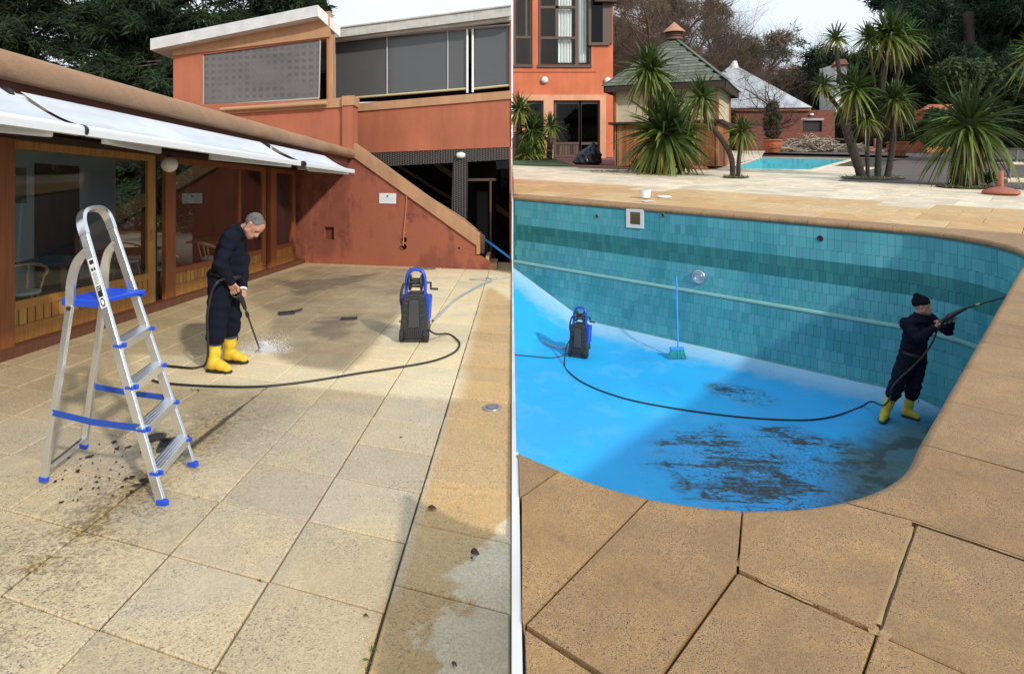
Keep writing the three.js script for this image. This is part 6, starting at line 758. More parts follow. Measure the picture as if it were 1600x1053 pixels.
// pressure washer, seen from behind: black cowl, blue frame, hose reel with crank
function washer(pos, turn, label) {
  const t = thing('pressure_washer', label, 'pressure washer', pos, turn);
  const sh = (pts, depth, z, bev = 0.012) => { const s = new THREE.Shape(pts.map(([x, y]) => new THREE.Vector2(x, y))); const g = new THREE.ExtrudeGeometry(s, { depth: depth - 2 * bev, bevelEnabled: true, bevelSize: bev, bevelThickness: bev, bevelSegments: 3 }); g.translate(0, 0, z + bev); return g; };
  obj('cowl', sh([[-0.155, 0.13], [0.155, 0.13], [0.15, 0.22], [0.118, 0.54], [0.07, 0.565], [-0.07, 0.565], [-0.118, 0.54], [-0.15, 0.22]], 0.24, -0.12), M.plastic, t);
  obj('front_panel', sh([[-0.058, 0.19], [0.058, 0.19], [0.05, 0.47], [0.038, 0.50], [-0.038, 0.50], [-0.05, 0.47]], 0.03, 0.112, 0.01), M.plastic2, t);
  for (const g of [-1, 1]) { for (let i = 0; i < 8; i++) { const y = 0.24 + i * 0.036, w = mix(0.138, 0.112, i / 7); obj('vent_slat', bar(V(g * 0.075, y + 0.002, 0.122), V(g * w, y + 0.026, 0.122), 0.014, 0.012, V(0, 1, 0)), i % 2 ? M.plastic : M.plastic2, t); }
    const wh = obj('wheel', [cyl(0.078, 0.078, 0.05, g * 0.145, 0.08, 0.09, 32, 'x'), cyl(0.05, 0.05, 0.056, g * 0.146, 0.08, 0.09, 24, 'x')], M.rubber, t); obj('hub', cyl(0.022, 0.022, 0.066, g * 0.148, 0.08, 0.09, 16, 'x'), M.plastic2, wh);
    obj('side_panel', sh([[0.0, 0.24], [0.03, 0.24], [0.045, 0.50], [0.04, 0.52], [-0.02, 0.52]], 0.20, -0.16, 0.008).translate(g > 0 ? 0.128 : -0.155, 0, 0), M.blue, t); }
  obj('base', [box(0.26, 0.1, 0.2, 0, 0.09, 0.02, 0.02), box(0.24, 0.03, 0.2, 0, 0.03, 0.03, 0.01)], M.plastic, t); for (let i = -4; i <= 4; i++) obj('grille_bar', box(0.012, 0.06, 0.02, i * 0.022, 0.115, 0.128, 0.004), M.plastic2, t);
  const hp = [V(-0.112, 0.53, 0), V(-0.115, 0.66, -0.01), V(-0.105, 0.765, -0.015), V(-0.07, 0.83, -0.02), V(0, 0.85, -0.02), V(0.07, 0.83, -0.02), V(0.105, 0.765, -0.015), V(0.115, 0.66, -0.01), V(0.112, 0.53, 0)]; const hg = tube(hp, 0.02, 60, 12); hg.scale(1, 1, 1.5); obj('handle', hg, M.blue, t); const gp = tube([V(-0.085, 0.812, 0), V(-0.04, 0.846, -0.0), V(0.04, 0.846, -0.0), V(0.085, 0.812, 0)], 0.0225, 24, 12); gp.translate(0, 0, -0.03); obj('grip', gp, M.plastic, t);
  const reel = obj('hose_reel', [cyl(0.028, 0.028, 0.15, 0, 0.69, -0.03, 20, 'x'), cyl(0.014, 0.014, 0.15, 0, 0.735, -0.02, 12, 'x'), cyl(0.014, 0.014, 0.15, 0, 0.645, -0.02, 12, 'x')], M.plastic, t); for (const g of [-1, 1]) { const a = new THREE.TorusGeometry(0.088, 0.011, 10, 32); a.rotateY(Math.PI / 2); a.translate(g * 0.07, 0.69, -0.03); obj('flange', [a, box(0.012, 0.17, 0.02, g * 0.07, 0.69, -0.03, 0.003), box(0.012, 0.02, 0.17, g * 0.07, 0.69, -0.03, 0.003)], M.plastic, reel); }
  obj('crank', [rod(V(0.1, 0.69, -0.03), V(0.185, 0.69, -0.03), 0.011, 12), rod(V(0.18, 0.695, -0.03), V(0.18, 0.615, -0.03), 0.012, 12), rod(V(0.175, 0.615, -0.03), V(0.27, 0.612, -0.03), 0.0135, 14)], M.plastic, t); obj('gun_holder', tube([V(-0.135, 0.69, 0), V(-0.16, 0.62, 0.02), V(-0.175, 0.50, 0.03), V(-0.165, 0.43, 0.03)], 0.015, 16, 10), M.plastic, t); obj('nozzle_inlet', cyl(0.014, 0.014, 0.04, -0.17, 0.24, 0.05, 14, 'x'), M.brass, t);
  return t;
}
const MAN2 = gR(0.61 * 8.85, 8.85, -DEEP);
const w1 = washer(gL(-1.165, 7.72, 0.002), -0.02, 'black and blue pressure washer standing on the terrace paving');
const onFloor = (u, v, h = 0) => pxR(u, v, DEEP, h);
const w2 = copyOf(w1, onFloor(906, 556), -0.42, 'black and blue pressure washer standing on the blue pool floor');
{ // hoses and cords
  const L = (l, h = 0.011) => l.map(([u, v]) => pxL(u, v, h)), Fl = (l, h = 0.011) => l.map(([u, v]) => onFloor(u, v, h));
  tag(obj('pressure_hose', tube([w1.position.clone().add(V(0.15, 0.15, 0.06)), w1.position.clone().add(V(0.26, 0.10, 0.1)), ...L([[700, 523], [714, 532], [718, 541], [708, 553], [675, 566], [620, 576], [560, 585], [480, 598], [400, 606], [320, 605], [262, 601], [238, 596], [232, 588], [246, 577], [262, 573]])], 0.011, 260, 8), M.rubber), 'black pressure hose looping from the terrace washer towards the ladder', 'hose');
  const g = [[676, 503, 0.02], [690, 490], [706, 474], [722, 462], [745, 449], [760, 441.5], [775, 437.5], [790, 436]]; tag(obj('garden_hose', tube(L(g, 0.014), 0.016, 80, 8), M.greyhose), 'pale grey garden hose running from the terrace washer to the stair', 'hose'); tag(obj('power_cord', tube(L([[676, 501], [692, 486], [712, 470], [730, 459], [752, 447], [768, 440], [752, 438.5], [735, 437.5], [738, 436], [758, 435.5], [772, 437], [795, 434]], 0.009), 0.009, 120, 7), std([0.30, 0.31, 0.33], 0.5)), 'thin grey power cord beside the garden hose, looped by the stair', 'cord');
  const cp = pxL(768.5, 434.5, 0.03), ct = thing('cord_connector', 'cream plug connector on the cord at the foot of the stair', 'connector', cp); obj('body', [box(0.16, 0.06, 0.07, 0, 0, 0, 0.015), box(0.05, 0.045, 0.05, 0.10, 0, 0, 0.012)], M.cream, ct); obj('pins', [rod(V(-0.08, 0.01, 0.01), V(-0.10, 0.01, 0.01), 0.006, 8)], M.steel, ct);
  tag(obj('blue_hose', tube([W(757, 374, TS + 0.6), W(770, 383, TS + 0.3), W(785, 394, TS + 0.1), W(797, 403, TS)], 0.028, 20, 8), M.skyblue), 'blue hose slanting down beside the stair at the right end', 'hose');
  tag(obj('pool_pressure_hose', tube([w2.position.clone().add(V(-0.15, 0.36, 0.12)), w2.position.clone().add(V(-0.24, 0.2, 0.12)), ...Fl([[882, 571], [890, 583], [908, 597], [940, 612], [985, 626], [1040, 637], [1100, 646], [1160, 653], [1220, 657], [1270, 657], [1310, 650], [1345, 637]]), onFloor(1362, 643, 0.14), MAN2.clone().add(V(-0.37, 0.25, 0.2)), MAN2.clone().add(V(-0.27, 0.37, 0.2))], 0.012, 240, 8), M.rubber), 'black pressure hose curving over the blue pool floor to the man in the pool', 'hose');
  tag(obj('pool_garden_hose', tube([w2.position.clone().add(V(-0.14, 0.2, 0.0)), ...Fl([[880, 545], [866, 543], [850, 535], [830, 521], [812, 509.5], [803, 504]], 0.018)], 0.018, 60, 8), M.greyhose), 'grey garden hose behind the pool washer running off to the left', 'hose'); tag(obj('power_cord', tube([w2.position.clone().add(V(-0.12, 0.1, 0.0)), ...Fl([[878, 557], [860, 560], [835, 558], [803, 555]], 0.01)], 0.008, 50, 7), M.rubber), 'thin dark cord left of the pool washer', 'cord'); }
{ // broom leaning on the pool wall
  const b = onFloor(1058, 560), k = -b.z / 1000, t = thing('broom', 'blue-handled broom with turquoise bristles leaning on the pool wall', 'broom', b); const hd = V(0, 0.17, 0.0); obj('handle', rod(hd.clone().add(V(0.02, 0.0, 0)), V(0.10, 121 * k, -0.42), 0.016, 12), M.skyblue, t); obj('head', box(0.25, 0.05, 0.075, 0.0, 0.17, 0.0, 0.015), M.skyblue, t); const s = []; reseed(61); for (let i = 0; i < 330; i++) { const x = rr(-0.11, 0.11), z = rr(-0.028, 0.028); s.push(rod(V(x, 0.155, z), V(x * 1.5 + rr(-0.012, 0.012), 0.012 + rr(0, 0.01), z * 1.9 + 0.01), 0.0035, 4)); } obj('bristles', s, std([0.03, 0.36, 0.40], 0.7), t).userData = { kind: 'stuff' }; }
{ // drain covers, gratings, debris
  const disc = (u, v, r, label, m, name, cat, lobes) => { const p = pxL(u, v, 0.003), t = thing(name, label, cat, p), s = new THREE.Shape(); for (let i = 0; i <= 72; i++) { const a = i / 72 * 6.2832, q = r * (1 + (lobes ? 0.045 * Math.sin(a * lobes) : 0)); i ? s.lineTo(Math.cos(a) * q, Math.sin(a) * q) : s.moveTo(Math.cos(a) * q, Math.sin(a) * q); } const g = new THREE.ExtrudeGeometry(s, { depth: 0.012, bevelEnabled: true, bevelSize: 0.003, bevelThickness: 0.002, bevelSegments: 2 }); g.rotateX(-Math.PI / 2); obj('cover', g, m, t); return t; };
  disc(243, 685, 0.062, 'round black drain cover with a scalloped edge behind the ladder steps', std([0.06, 0.052, 0.045], 0.7), 'drain_cover', 'drain cover', 20);
  { const t = disc(769, 639, 0.072, 'round metal drain at the right side of the terrace', M.steel, 'floor_drain', 'drain'); obj('grate', [cyl(0.052, 0.052, 0.004, 0, 0.0165, 0, 24)], std([0.13, 0.14, 0.15], 0.5), t); obj('slots', [-2, -1, 0, 1, 2].map((i) => box(0.08 - Math.abs(i) * 0.015, 0.003, 0.006, 0, 0.02, i * 0.017, 0)), M.steel, t); }
  const pan = (u, v, w, l, label, turn, cat, name) => { const t = thing(name, label, cat, pxL(u, v, 0.004), turn); obj('plate', box(w, 0.014, l, 0, 0.007, 0, 0.004), std([0.018, 0.018, 0.018], 0.5), t); obj('rim', [box(w, 0.03, 0.012, 0, 0.015, l / 2, 0.003), box(w, 0.03, 0.012, 0, 0.015, -l / 2, 0.003), box(0.012, 0.03, l, w / 2, 0.015, 0, 0.003), box(0.012, 0.03, l, -w / 2, 0.015, 0, 0.003)], M.plastic, t); return t; };
  pan(270, 698, 0.17, 0.17, 'flat black square plate under the lowest ladder step', 0.35, 'plate', 'black_plate'); { const t = pan(447, 491, 0.20, 0.16, 'black dustpan lying on the dirty paving to the right of the spraying man', 0.5, 'dustpan', 'dustpan'); obj('handle', rod(V(0.08, 0.02, -0.02), V(0.24, 0.03, -0.08), 0.018, 10), M.plastic, t); }
  { const t = thing('drain_grate', 'dark slotted drain grate in the dirty paving', 'drain', pxL(545, 498.5, 0.003), 0.15); obj('frame', [box(0.22, 0.012, 0.015, 0, 0.005, 0.07, 0.002), box(0.22, 0.012, 0.015, 0, 0.005, -0.07, 0.002), box(0.015, 0.012, 0.15, 0.105, 0.005, 0, 0.002), box(0.015, 0.012, 0.15, -0.105, 0.005, 0, 0.002)], M.plastic, t); obj('pit', box(0.2, 0.004, 0.14, 0, 0.002, 0, 0), M.black, t); for (let i = -3; i <= 3; i++) obj('bar', box(0.012, 0.01, 0.13, i * 0.027, 0.006, 0, 0.002), M.plastic2, t); }
  { const t = thing('weathered_plank', 'short grey weathered plank lying at the foot of the stair wall', 'plank', pxL(660, 421, 0.02), 0.15); const g = box(0.62, 0.035, 0.16, 0, 0, 0, 0.006); obj('board', g, std([0.22, 0.18, 0.15], 0.9, { map: rep(woodT, 1.2, 0.3) }), t); obj('batten', box(0.2, 0.025, 0.14, -0.1, 0.03, 0.01, 0.005), std([0.15, 0.12, 0.10], 0.9), t); }
  reseed(67); const flake = (u, v, r) => { const s = new THREE.Shape(), n = 9; for (let i = 0; i < n; i++) { const a = i / n * 6.2832, q = r * rr(0.45, 1.1); i ? s.lineTo(Math.cos(a) * q * 1.4, Math.sin(a) * q) : s.moveTo(Math.cos(a) * q * 1.4, Math.sin(a) * q); } const g = new THREE.ExtrudeGeometry(s, { depth: 0.005, bevelEnabled: false }); g.rotateX(-Math.PI / 2 + rr(-0.1, 0.1)); g.rotateY(rr(0, 6.28)); const p = pxL(u, v, 0.006); g.translate(p.x, p.y, p.z); return g; };
  const fl = []; for (let [u, v, r] of [[140, 715, 0.03], [182, 703, 0.028], [120, 738, 0.026], [86, 754, 0.016], [126, 766, 0.014], [95, 787, 0.016], [196, 750, 0.026], [205, 748, 0.03], [150, 755, 0.014], [145, 765, 0.012], [178, 692, 0.03], [200, 700, 0.035], [155, 748, 0.012], [212, 760, 0.03], [222, 752, 0.026], [235, 741, 0.03], [205, 770, 0.02], [190, 763, 0.016]]) fl.push(flake(u, v, r * 0.62)); for (let i = 0; i < 36; i++) fl.push(flake(rr(90, 250), rr(695, 785), rr(0.003, 0.007)));
  const dt = thing('dirt_flakes', 'dark flakes of peeled dirt scattered under the ladder', 'debris', pxL(170, 730)); const fm = obj('flakes', fl, std([0.022, 0.02, 0.017], 0.85), dt); fm.position.copy(dt.position).negate(); fm.userData = { kind: 'stuff' };
  const leaf = (u, v, label, r) => { const t = thing('fallen_leaf', label, 'leaf', pxL(u, v, 0.008)); const s = new Soup(); blade(s, V(-r, 0, 0), 0.3, 0.2, r * 2, r * 1.1, 0.25); blade(s, V(-r, 0, 0), 0.9, 0.35, r * 1.6, r * 0.8, 0.3); obj('blade', s.geo(), std([0.10, 0.05, 0.025], 0.8), t); };
  leaf(677, 795, 'brown leaf on the tan paving right of the long open joint', 0.03); leaf(745, 865, 'brown curled leaf on the dry pale patch at the lower right of the terrace', 0.03); leaf(740, 874, 'tiny dark leaf just below the curled one on the dry patch', 0.016); leaf(573, 964, 'small dark leaf near the long joint at the bottom', 0.012); leaf(407, 909.5, 'tiny dark leaf at a slab corner in the foreground', 0.010); leaf(711, 1039, 'brown leaf at the bottom beside the dry patch', 0.014); leaf(627, 685, 'tiny dark leaf in the middle of the terrace', 0.012);
  const gt = thing('green_weed', 'thin green weed growing in the long joint at the bottom', 'weed', pxL(577, 1035)); { const s = new Soup(); for (let i = 0; i < 9; i++) blade(s, V(rr(-0.004, 0.004), 0.0, rr(-0.07, 0.07)), rr(0, 6.28), rr(0.2, 0.9), rr(0.02, 0.05), 0.007, 0.3); obj('blades', s.geo(), frondM[1], gt).userData = { kind: 'stuff' }; } const g2 = thing('green_weed', 'small green weed beside the hose behind the ladder', 'weed', pxL(305, 610)); { const s = new Soup(); for (let i = 0; i < 14; i++) blade(s, V(rr(-0.05, 0.05), 0.0, rr(-0.02, 0.02)), rr(0, 6.28), rr(0.1, 0.8), rr(0.02, 0.05), 0.01, 0.3); obj('blades', s.geo(), frondM[2], g2).userData = { kind: 'stuff' }; } }

// ================================================================ THE TWO MEN
// surface of a distance field: naive surface nets on a grid
function netGeo(f, lo, hi, c) {
  const nx = Math.ceil((hi.x - lo.x) / c) + 1, ny = Math.ceil((hi.y - lo.y) / c) + 1, nz = Math.ceil((hi.z - lo.z) / c) + 1, F = new Float32Array(nx * ny * nz), id = (x, y, z) => x + nx * (y + ny * z);
  for (let z = 0; z < nz; z++) for (let y = 0; y < ny; y++) for (let x = 0; x < nx; x++) F[id(x, y, z)] = f(lo.x + x * c, lo.y + y * c, lo.z + z * c);
  const vi = new Int32Array(nx * ny * nz).fill(-1), P_ = [], I = [];
  for (let z = 0; z < nz - 1; z++) for (let y = 0; y < ny - 1; y++) for (let x = 0; x < nx - 1; x++) {
    let m = 0; const v = []; for (let k = 0; k < 8; k++) { const q = F[id(x + (k & 1), y + ((k >> 1) & 1), z + (k >> 2))]; v.push(q); if (q < 0) m |= 1 << k; } if (m === 0 || m === 255) continue;
    let sx = 0, sy = 0, sz = 0, n = 0; for (let a = 0; a < 8; a++) for (const b of [1, 2, 4]) { if (a & b) continue; const e = a | b; if ((v[a] < 0) === (v[e] < 0)) continue; const t = v[a] / (v[a] - v[e]); sx += (a & 1) + (b === 1 ? t : 0); sy += ((a >> 1) & 1) + (b === 2 ? t : 0); sz += (a >> 2) + (b === 4 ? t : 0); n++; }
    vi[id(x, y, z)] = P_.length / 3; P_.push(lo.x + (x + sx / n) * c, lo.y + (y + sy / n) * c, lo.z + (z + sz / n) * c); }
  const q4 = (a, b, d, e, fl) => { if (a < 0 || b < 0 || d < 0 || e < 0) return; fl ? I.push(a, b, d, a, d, e) : I.push(a, d, b, a, e, d); };
  for (let z = 1; z < nz - 1; z++) for (let y = 1; y < ny - 1; y++) for (let x = 1; x < nx - 1; x++) { const s = F[id(x, y, z)] < 0; if (s !== F[id(x + 1, y, z)] < 0) q4(vi[id(x, y - 1, z - 1)], vi[id(x, y, z - 1)], vi[id(x, y, z)], vi[id(x, y - 1, z)], s); if (s !== F[id(x, y + 1, z)] < 0) q4(vi[id(x - 1, y, z - 1)], vi[id(x - 1, y, z)], vi[id(x, y, z)], vi[id(x, y, z - 1)], s); if (s !== F[id(x, y, z + 1)] < 0) q4(vi[id(x - 1, y - 1, z)], vi[id(x, y - 1, z)], vi[id(x, y, z)], vi[id(x - 1, y, z)], s); }
  const g = new THREE.BufferGeometry(); g.setAttribute('position', new THREE.Float32BufferAttribute(P_, 3)); g.setIndex(I); g.computeVertexNormals();
  const N = g.attributes.normal, uv = new Float32Array(P_.length / 3 * 2); for (let i = 0; i < P_.length / 3; i++) { const a = Math.abs(N.getX(i)) > Math.abs(N.getZ(i)); uv[2 * i] = a ? P_[3 * i + 2] : P_[3 * i]; uv[2 * i + 1] = P_[3 * i + 1]; } g.setAttribute('uv', new THREE.Float32BufferAttribute(uv, 2)); return g;
}
const cap = (a, b, ra, rb, sq) => ({ a, b, ra, rb: rb ?? ra, sq });
function field(list, k, pad = 0, fold = 0) {                        // tapered capsules joined smoothly; sq = [axis, factor] flattens one
  const L = list.map((c) => { const d = c.b.clone().sub(c.a); return { x: c.a.x, y: c.a.y, z: c.a.z, dx: d.x, dy: d.y, dz: d.z, q: Math.max(d.lengthSq(), 1e-9), ra: c.ra + pad, dr: c.rb - c.ra, sq: c.sq }; });
  return (x, y, z) => { let r = 1e3; for (const c of L) { let px = x - c.x, py = y - c.y, pz = z - c.z; const t = Math.min(1, Math.max(0, (px * c.dx + py * c.dy + pz * c.dz) / c.q)); px -= c.dx * t; py -= c.dy * t; pz -= c.dz * t; let e; if (c.sq) { const w = px * c.sq.x + py * c.sq.y + pz * c.sq.z, s = (1 / c.sq.w - 1) * w; px += c.sq.x * s; py += c.sq.y * s; pz += c.sq.z * s; e = (Math.sqrt(px * px + py * py + pz * pz) - (c.ra + c.dr * t)) * Math.min(1, c.sq.w); } else e = Math.sqrt(px * px + py * py + pz * pz) - (c.ra + c.dr * t); const h = Math.max(k - Math.abs(r - e), 0) / k; r = Math.min(r, e) - h * h * k * 0.25; }
    if (fold) { const u = x * 0.6 + z * 0.5, w2 = Math.sin(y * 62 + Math.sin(u * 24) * 2.2 + x * 18) * Math.sin(u * 15 + y * 8 + 1.3); const cr = 1 - Math.abs(Math.sin(y * 31 + Math.sin(u * 17 + y * 6) * 1.8 + z * 22)); r += fold * (w2 - 0.9 * cr * cr + 0.3); } return r; };
}
const S4 = (n, w) => ({ x: n.x, y: n.y, z: n.z, w });
function bounds(list, m) { const b = new THREE.Box3(); for (const c of list) { const r = Math.max(c.ra, c.rb) + m; b.expandByPoint(c.a.clone().addScalar(r)); b.expandByPoint(c.a.clone().addScalar(-r)); b.expandByPoint(c.b.clone().addScalar(r)); b.expandByPoint(c.b.clone().addScalar(-r)); } return b; }
const mesh_ = (list, c, k, pad, fold, cut) => { const b = bounds(list, k + (pad || 0) + 2 * c), f = field(list, k, pad, fold); return netGeo(cut ? (x, y, z) => Math.max(f(x, y, z), cut(x, y, z)) : f, b.min, b.max, c); };
// head turned so that it looks along fwd
function headParts(c, fwd, up) {
  const f = fwd.clone().normalize(), s = up.clone().cross(f).normalize(), u = f.clone().cross(s).normalize(), q = (x, y, z) => c.clone().addScaledVector(s, x).addScaledVector(u, y).addScaledVector(f, z);
  const skull = [cap(q(0, 0.035, -0.028), q(0, 0.03, 0.022), 0.085, 0.082, S4(s, 0.88)), cap(q(0, -0.02, 0.03), q(0, -0.05, 0.045), 0.066, 0.055, S4(s, 0.95)), cap(q(0, -0.085, 0.055), q(0, -0.075, 0.03), 0.036, 0.05, S4(s, 1.05)), cap(q(-0.05, -0.055, 0.005), q(0.05, -0.055, 0.005), 0.032)];
  const face = [...skull, cap(q(0, 0.012, 0.083), q(0, -0.03, 0.108), 0.011, 0.016), cap(q(-0.014, -0.034, 0.094), q(0.014, -0.034, 0.094), 0.010), cap(q(-0.04, 0.024, 0.076), q(0.04, 0.024, 0.076), 0.012), cap(q(-0.024, -0.064, 0.084), q(0.024, -0.064, 0.084), 0.0085), cap(q(-0.02, -0.075, 0.082), q(0.02, -0.075, 0.082), 0.009), cap(q(0, -0.100, 0.076), q(0, -0.098, 0.07), 0.020)];
  const pits = [q(-0.031, 0.004, 0.088), q(0.031, 0.004, 0.088)], ears = []; for (const e of [-1, 1]) ears.push(cap(q(e * 0.077, 0.015, -0.012), q(e * 0.076, -0.03, -0.004), 0.021, 0.013, S4(s, 0.5)));
  return { q, s, u, f, skull, face, pits, ears };
}
function headGeo(h, neck) { const A = field([...h.face, ...neck], 0.022), B = field(h.ears, 0.01); const b = bounds([...h.face, ...h.ears], 0.03); return netGeo((x, y, z) => { let r = Math.min(A(x, y, z), B(x, y, z)); for (const p of h.pits) { const d = 0.017 - Math.hypot(x - p.x, y - p.y, z - p.z), k = 0.014, e = Math.max(k - Math.abs(r - d), 0) / k; r = Math.max(r, d) + e * e * k * 0.25; } return r; }, b.min, b.max, 0.0042); }
// hand closed round a bar: w wrist, along = towards the knuckles, axis = direction of the thing held
function handGeo(w, along, axis, side) {
  const a = along.clone().normalize(), x = axis.clone().addScaledVector(a, -axis.dot(a)).normalize(), n = a.clone().cross(x).normalize().multiplyScalar(side), q = (i, j, k) => w.clone().addScaledVector(a, i).addScaledVector(x, j).addScaledVector(n, k); const L = [];
  for (let i = 0; i < 4; i++) { const j = -0.03 + 0.02 * i; L.push(cap(q(0.015, j * 0.7, 0), q(0.085, j, 0.0), 0.017, 0.0135)); }
  const palm = mesh_(L, 0.004, 0.02), F = [];
  for (let i = 0; i < 4; i++) { const j = -0.03 + 0.0205 * i, l = [0.85, 1, 0.97, 0.78][i], p = [q(0.08, j, 0), q(0.105 + 0.006 * l, j, 0.020 * l), q(0.098, j, 0.046 * l), q(0.070, j, 0.050 * l)]; F.push(mesh_([cap(p[0], p[1], 0.0105, 0.0095), cap(p[1], p[2], 0.0095, 0.0085), cap(p[2], p[3], 0.0085, 0.0075)], 0.004, 0.004)); }
  F.push(mesh_([cap(q(0.03, 0.03, 0.008), q(0.06, 0.048, 0.03), 0.0135, 0.0115), cap(q(0.06, 0.048, 0.03), q(0.085, 0.036, 0.05), 0.0115, 0.009)], 0.004, 0.006)); return [palm, ...F];
}
function man(pos, label, J, o) {
  for (const k in J) if (!['look', 'headUp', 'front'].includes(k)) J[k].x += o.turn * J[k].z;             // what stands nearer is moved along the line of sight
  const t = thing('person', label, 'person', pos), sideX = J.shN.clone().sub(J.shF).normalize(), fr = J.front.clone().normalize(), mid = (a, b, k = 0.5) => a.clone().lerp(b, k), sh = mid(J.shN, J.shF), h = headParts(J.head, J.look, J.headUp);
  const tor = J.hip.clone().sub(sh).normalize();
  const torso = [cap(mid(sh, J.hip, 0.05), mid(sh, J.hip, 0.4), 0.118, 0.128, S4(fr, 0.82)), cap(mid(sh, J.hip, 0.3).addScaledVector(sideX, 0.07), mid(sh, J.hip, 0.9).addScaledVector(sideX, 0.055), 0.105, 0.105), cap(mid(sh, J.hip, 0.3).addScaledVector(sideX, -0.07), mid(sh, J.hip, 0.9).addScaledVector(sideX, -0.055), 0.105, 0.105), cap(mid(sh, J.hip, 0.55).addScaledVector(fr, 0.035), mid(sh, J.hip, 0.85).addScaledVector(fr, 0.045), 0.105, 0.115), cap(J.shN, J.shF, 0.070, 0.070), cap(mid(sh, J.neck, 0.2), J.neck, 0.075, 0.062)];
  const arms = [['N'], ['F']].map(([k]) => [cap(J['sh' + k], J['el' + k], 0.066, 0.049), cap(J['el' + k], J['wr' + k], 0.047, 0.031)]);
  const legs = ['N', 'F'].map((k) => [cap(J['hip' + k], J['kn' + k], 0.092, 0.062), cap(J['kn' + k], J['an' + k], 0.060, 0.042)]);
  const neck = [cap(J.neck, h.q(0, -0.05, -0.015), 0.058, 0.054)];
  const feet = ['N', 'F'].map((k) => [cap(J['an' + k], J['to' + k], 0.042, 0.036)]);
  // one body under the clothes
  const body = [mesh_([...torso, ...arms.flat(), ...legs.flat(), ...neck, ...feet.flat(), ...h.skull], 0.014, 0.04, -0.018), headGeo(h, neck)];
  for (const k of ['N', 'F']) body.push(...handGeo(J['wr' + k], J['hand' + k].clone().sub(J['wr' + k]), o.grip[k], o.gripSide[k]));
  obj('body', body.map((g) => g.toNonIndexed()), M.skin, t);
  obj('eyes', [-1, 1].map((e) => { const p = h.q(e * 0.031, 0.006, 0.071), g = new THREE.SphereGeometry(0.0115, 14, 10); g.translate(p.x, p.y, p.z); return g; }), std([0.06, 0.045, 0.04], 0.25), t);
  obj('eyebrows', [-1, 1].map((e) => tube([h.q(e * 0.014, 0.029, 0.089), h.q(e * 0.032, 0.034, 0.086), h.q(e * 0.05, 0.027, 0.074)], 0.0045, 10, 6)), std([0.07, 0.055, 0.045], 0.9), t);
  // jacket: torso and sleeves, blouson gathered at the belt
  const jk = [...torso.map((c) => ({ ...c, ra: c.ra + 0.014, rb: c.rb + 0.016 })), ...arms.flatMap(([u, l]) => [cap(u.a, u.b, 0.075, 0.060), cap(l.a, mid(l.a, l.b, 0.55), 0.060, 0.052), cap(mid(l.a, l.b, 0.5), mid(l.a, l.b, 0.95), 0.052, 0.044)])];
  const hemN = tor, hemD = J.hip.clone().addScaledVector(tor, -0.03), nk = J.neck.clone().addScaledVector(sh.clone().sub(J.neck).normalize(), 0.0), nn = J.neck.clone().sub(sh).normalize();
  const jf = (x, y, z) => { const a = (x - hemD.x) * hemN.x + (y - hemD.y) * hemN.y + (z - hemD.z) * hemN.z; const ne = (x - nk.x) * nn.x + (y - nk.y) * nn.y + (z - nk.z) * nn.z; return Math.max(Math.hypot(x - hemD.x, y - hemD.y, z - hemD.z) < 0.36 ? a : -1, Math.hypot(x - nk.x, y - nk.y, z - nk.z) < 0.12 ? ne : -1); };
  { const nt = torso.length, fT = field(jk.slice(0, nt), 0.035, 0, 0.009), fA = field(jk.slice(nt), 0.03, 0, 0.007), b = bounds(jk, 0.06); obj('jacket', netGeo((x, y, z) => { const a = Math.max(fT(x, y, z), jf(x, y, z)), c = fA(x, y, z), k = 0.045, h2 = Math.max(k - Math.abs(a - c), 0) / k; return Math.min(a, c) - h2 * h2 * k * 0.25; }, b.min, b.max, 0.012), M.navy, t); }
  { const g = new THREE.TorusGeometry(0.066, 0.017, 10, 30); g.scale(1, 1.05, 2.2); g.applyQuaternion(new THREE.Quaternion().setFromUnitVectors(V(0, 0, 1), nn)); const p = J.neck.clone().addScaledVector(nn, 0.004); g.translate(p.x, p.y, p.z); obj('collar', g, M.navy, t); }
  for (const k of ['N', 'F']) { const g = new THREE.TorusGeometry(0.040, 0.010, 8, 24); g.scale(1, 1, 2.0); const a = J['el' + k].clone().sub(J['wr' + k]).normalize(); g.applyQuaternion(new THREE.Quaternion().setFromUnitVectors(V(0, 0, 1), a)); const p = J['wr' + k].clone().addScaledVector(a, 0.02); g.translate(p.x, p.y, p.z); obj('cuff', g, M.navy, t); }
  if (o.shirt) { const a = J.elF.clone().sub(J.wrF).normalize(), g = new THREE.TorusGeometry(0.036, 0.007, 8, 24); g.scale(1, 1, 2); g.applyQuaternion(new THREE.Quaternion().setFromUnitVectors(V(0, 0, 1), a)); const p = J.wrF.clone().addScaledVector(a, -0.006); g.translate(p.x, p.y, p.z); obj('shirt_cuff', g, M.white, t); }
  // belt and trousers bloused over the boots
  { const g = new THREE.TorusGeometry(0.165, 0.016, 10, 44); g.scale(1.0, 0.86, 1.5); const z = tor.clone().negate(), x = sideX.clone().addScaledVector(z, -sideX.dot(z)).normalize(), y = z.clone().cross(x); g.applyMatrix4(new THREE.Matrix4().makeBasis(x, y, z)); const p = J.hip.clone().addScaledVector(tor, -0.03).addScaledVector(fr, 0.018); g.translate(p.x, p.y, p.z); obj('belt', g, M.belt, t); }
  const tr = [cap(J.hip.clone().addScaledVector(tor, -0.03).addScaledVector(sideX, 0.055), mid(J.hip, J.hipN, 0.6), 0.118, 0.128), cap(J.hip.clone().addScaledVector(tor, -0.03).addScaledVector(sideX, -0.055), mid(J.hip, J.hipF, 0.6), 0.118, 0.128), cap(J.hip.clone().addScaledVector(fr, 0.02), J.hip.clone().addScaledVector(fr, -0.03), 0.12, 0.13)];
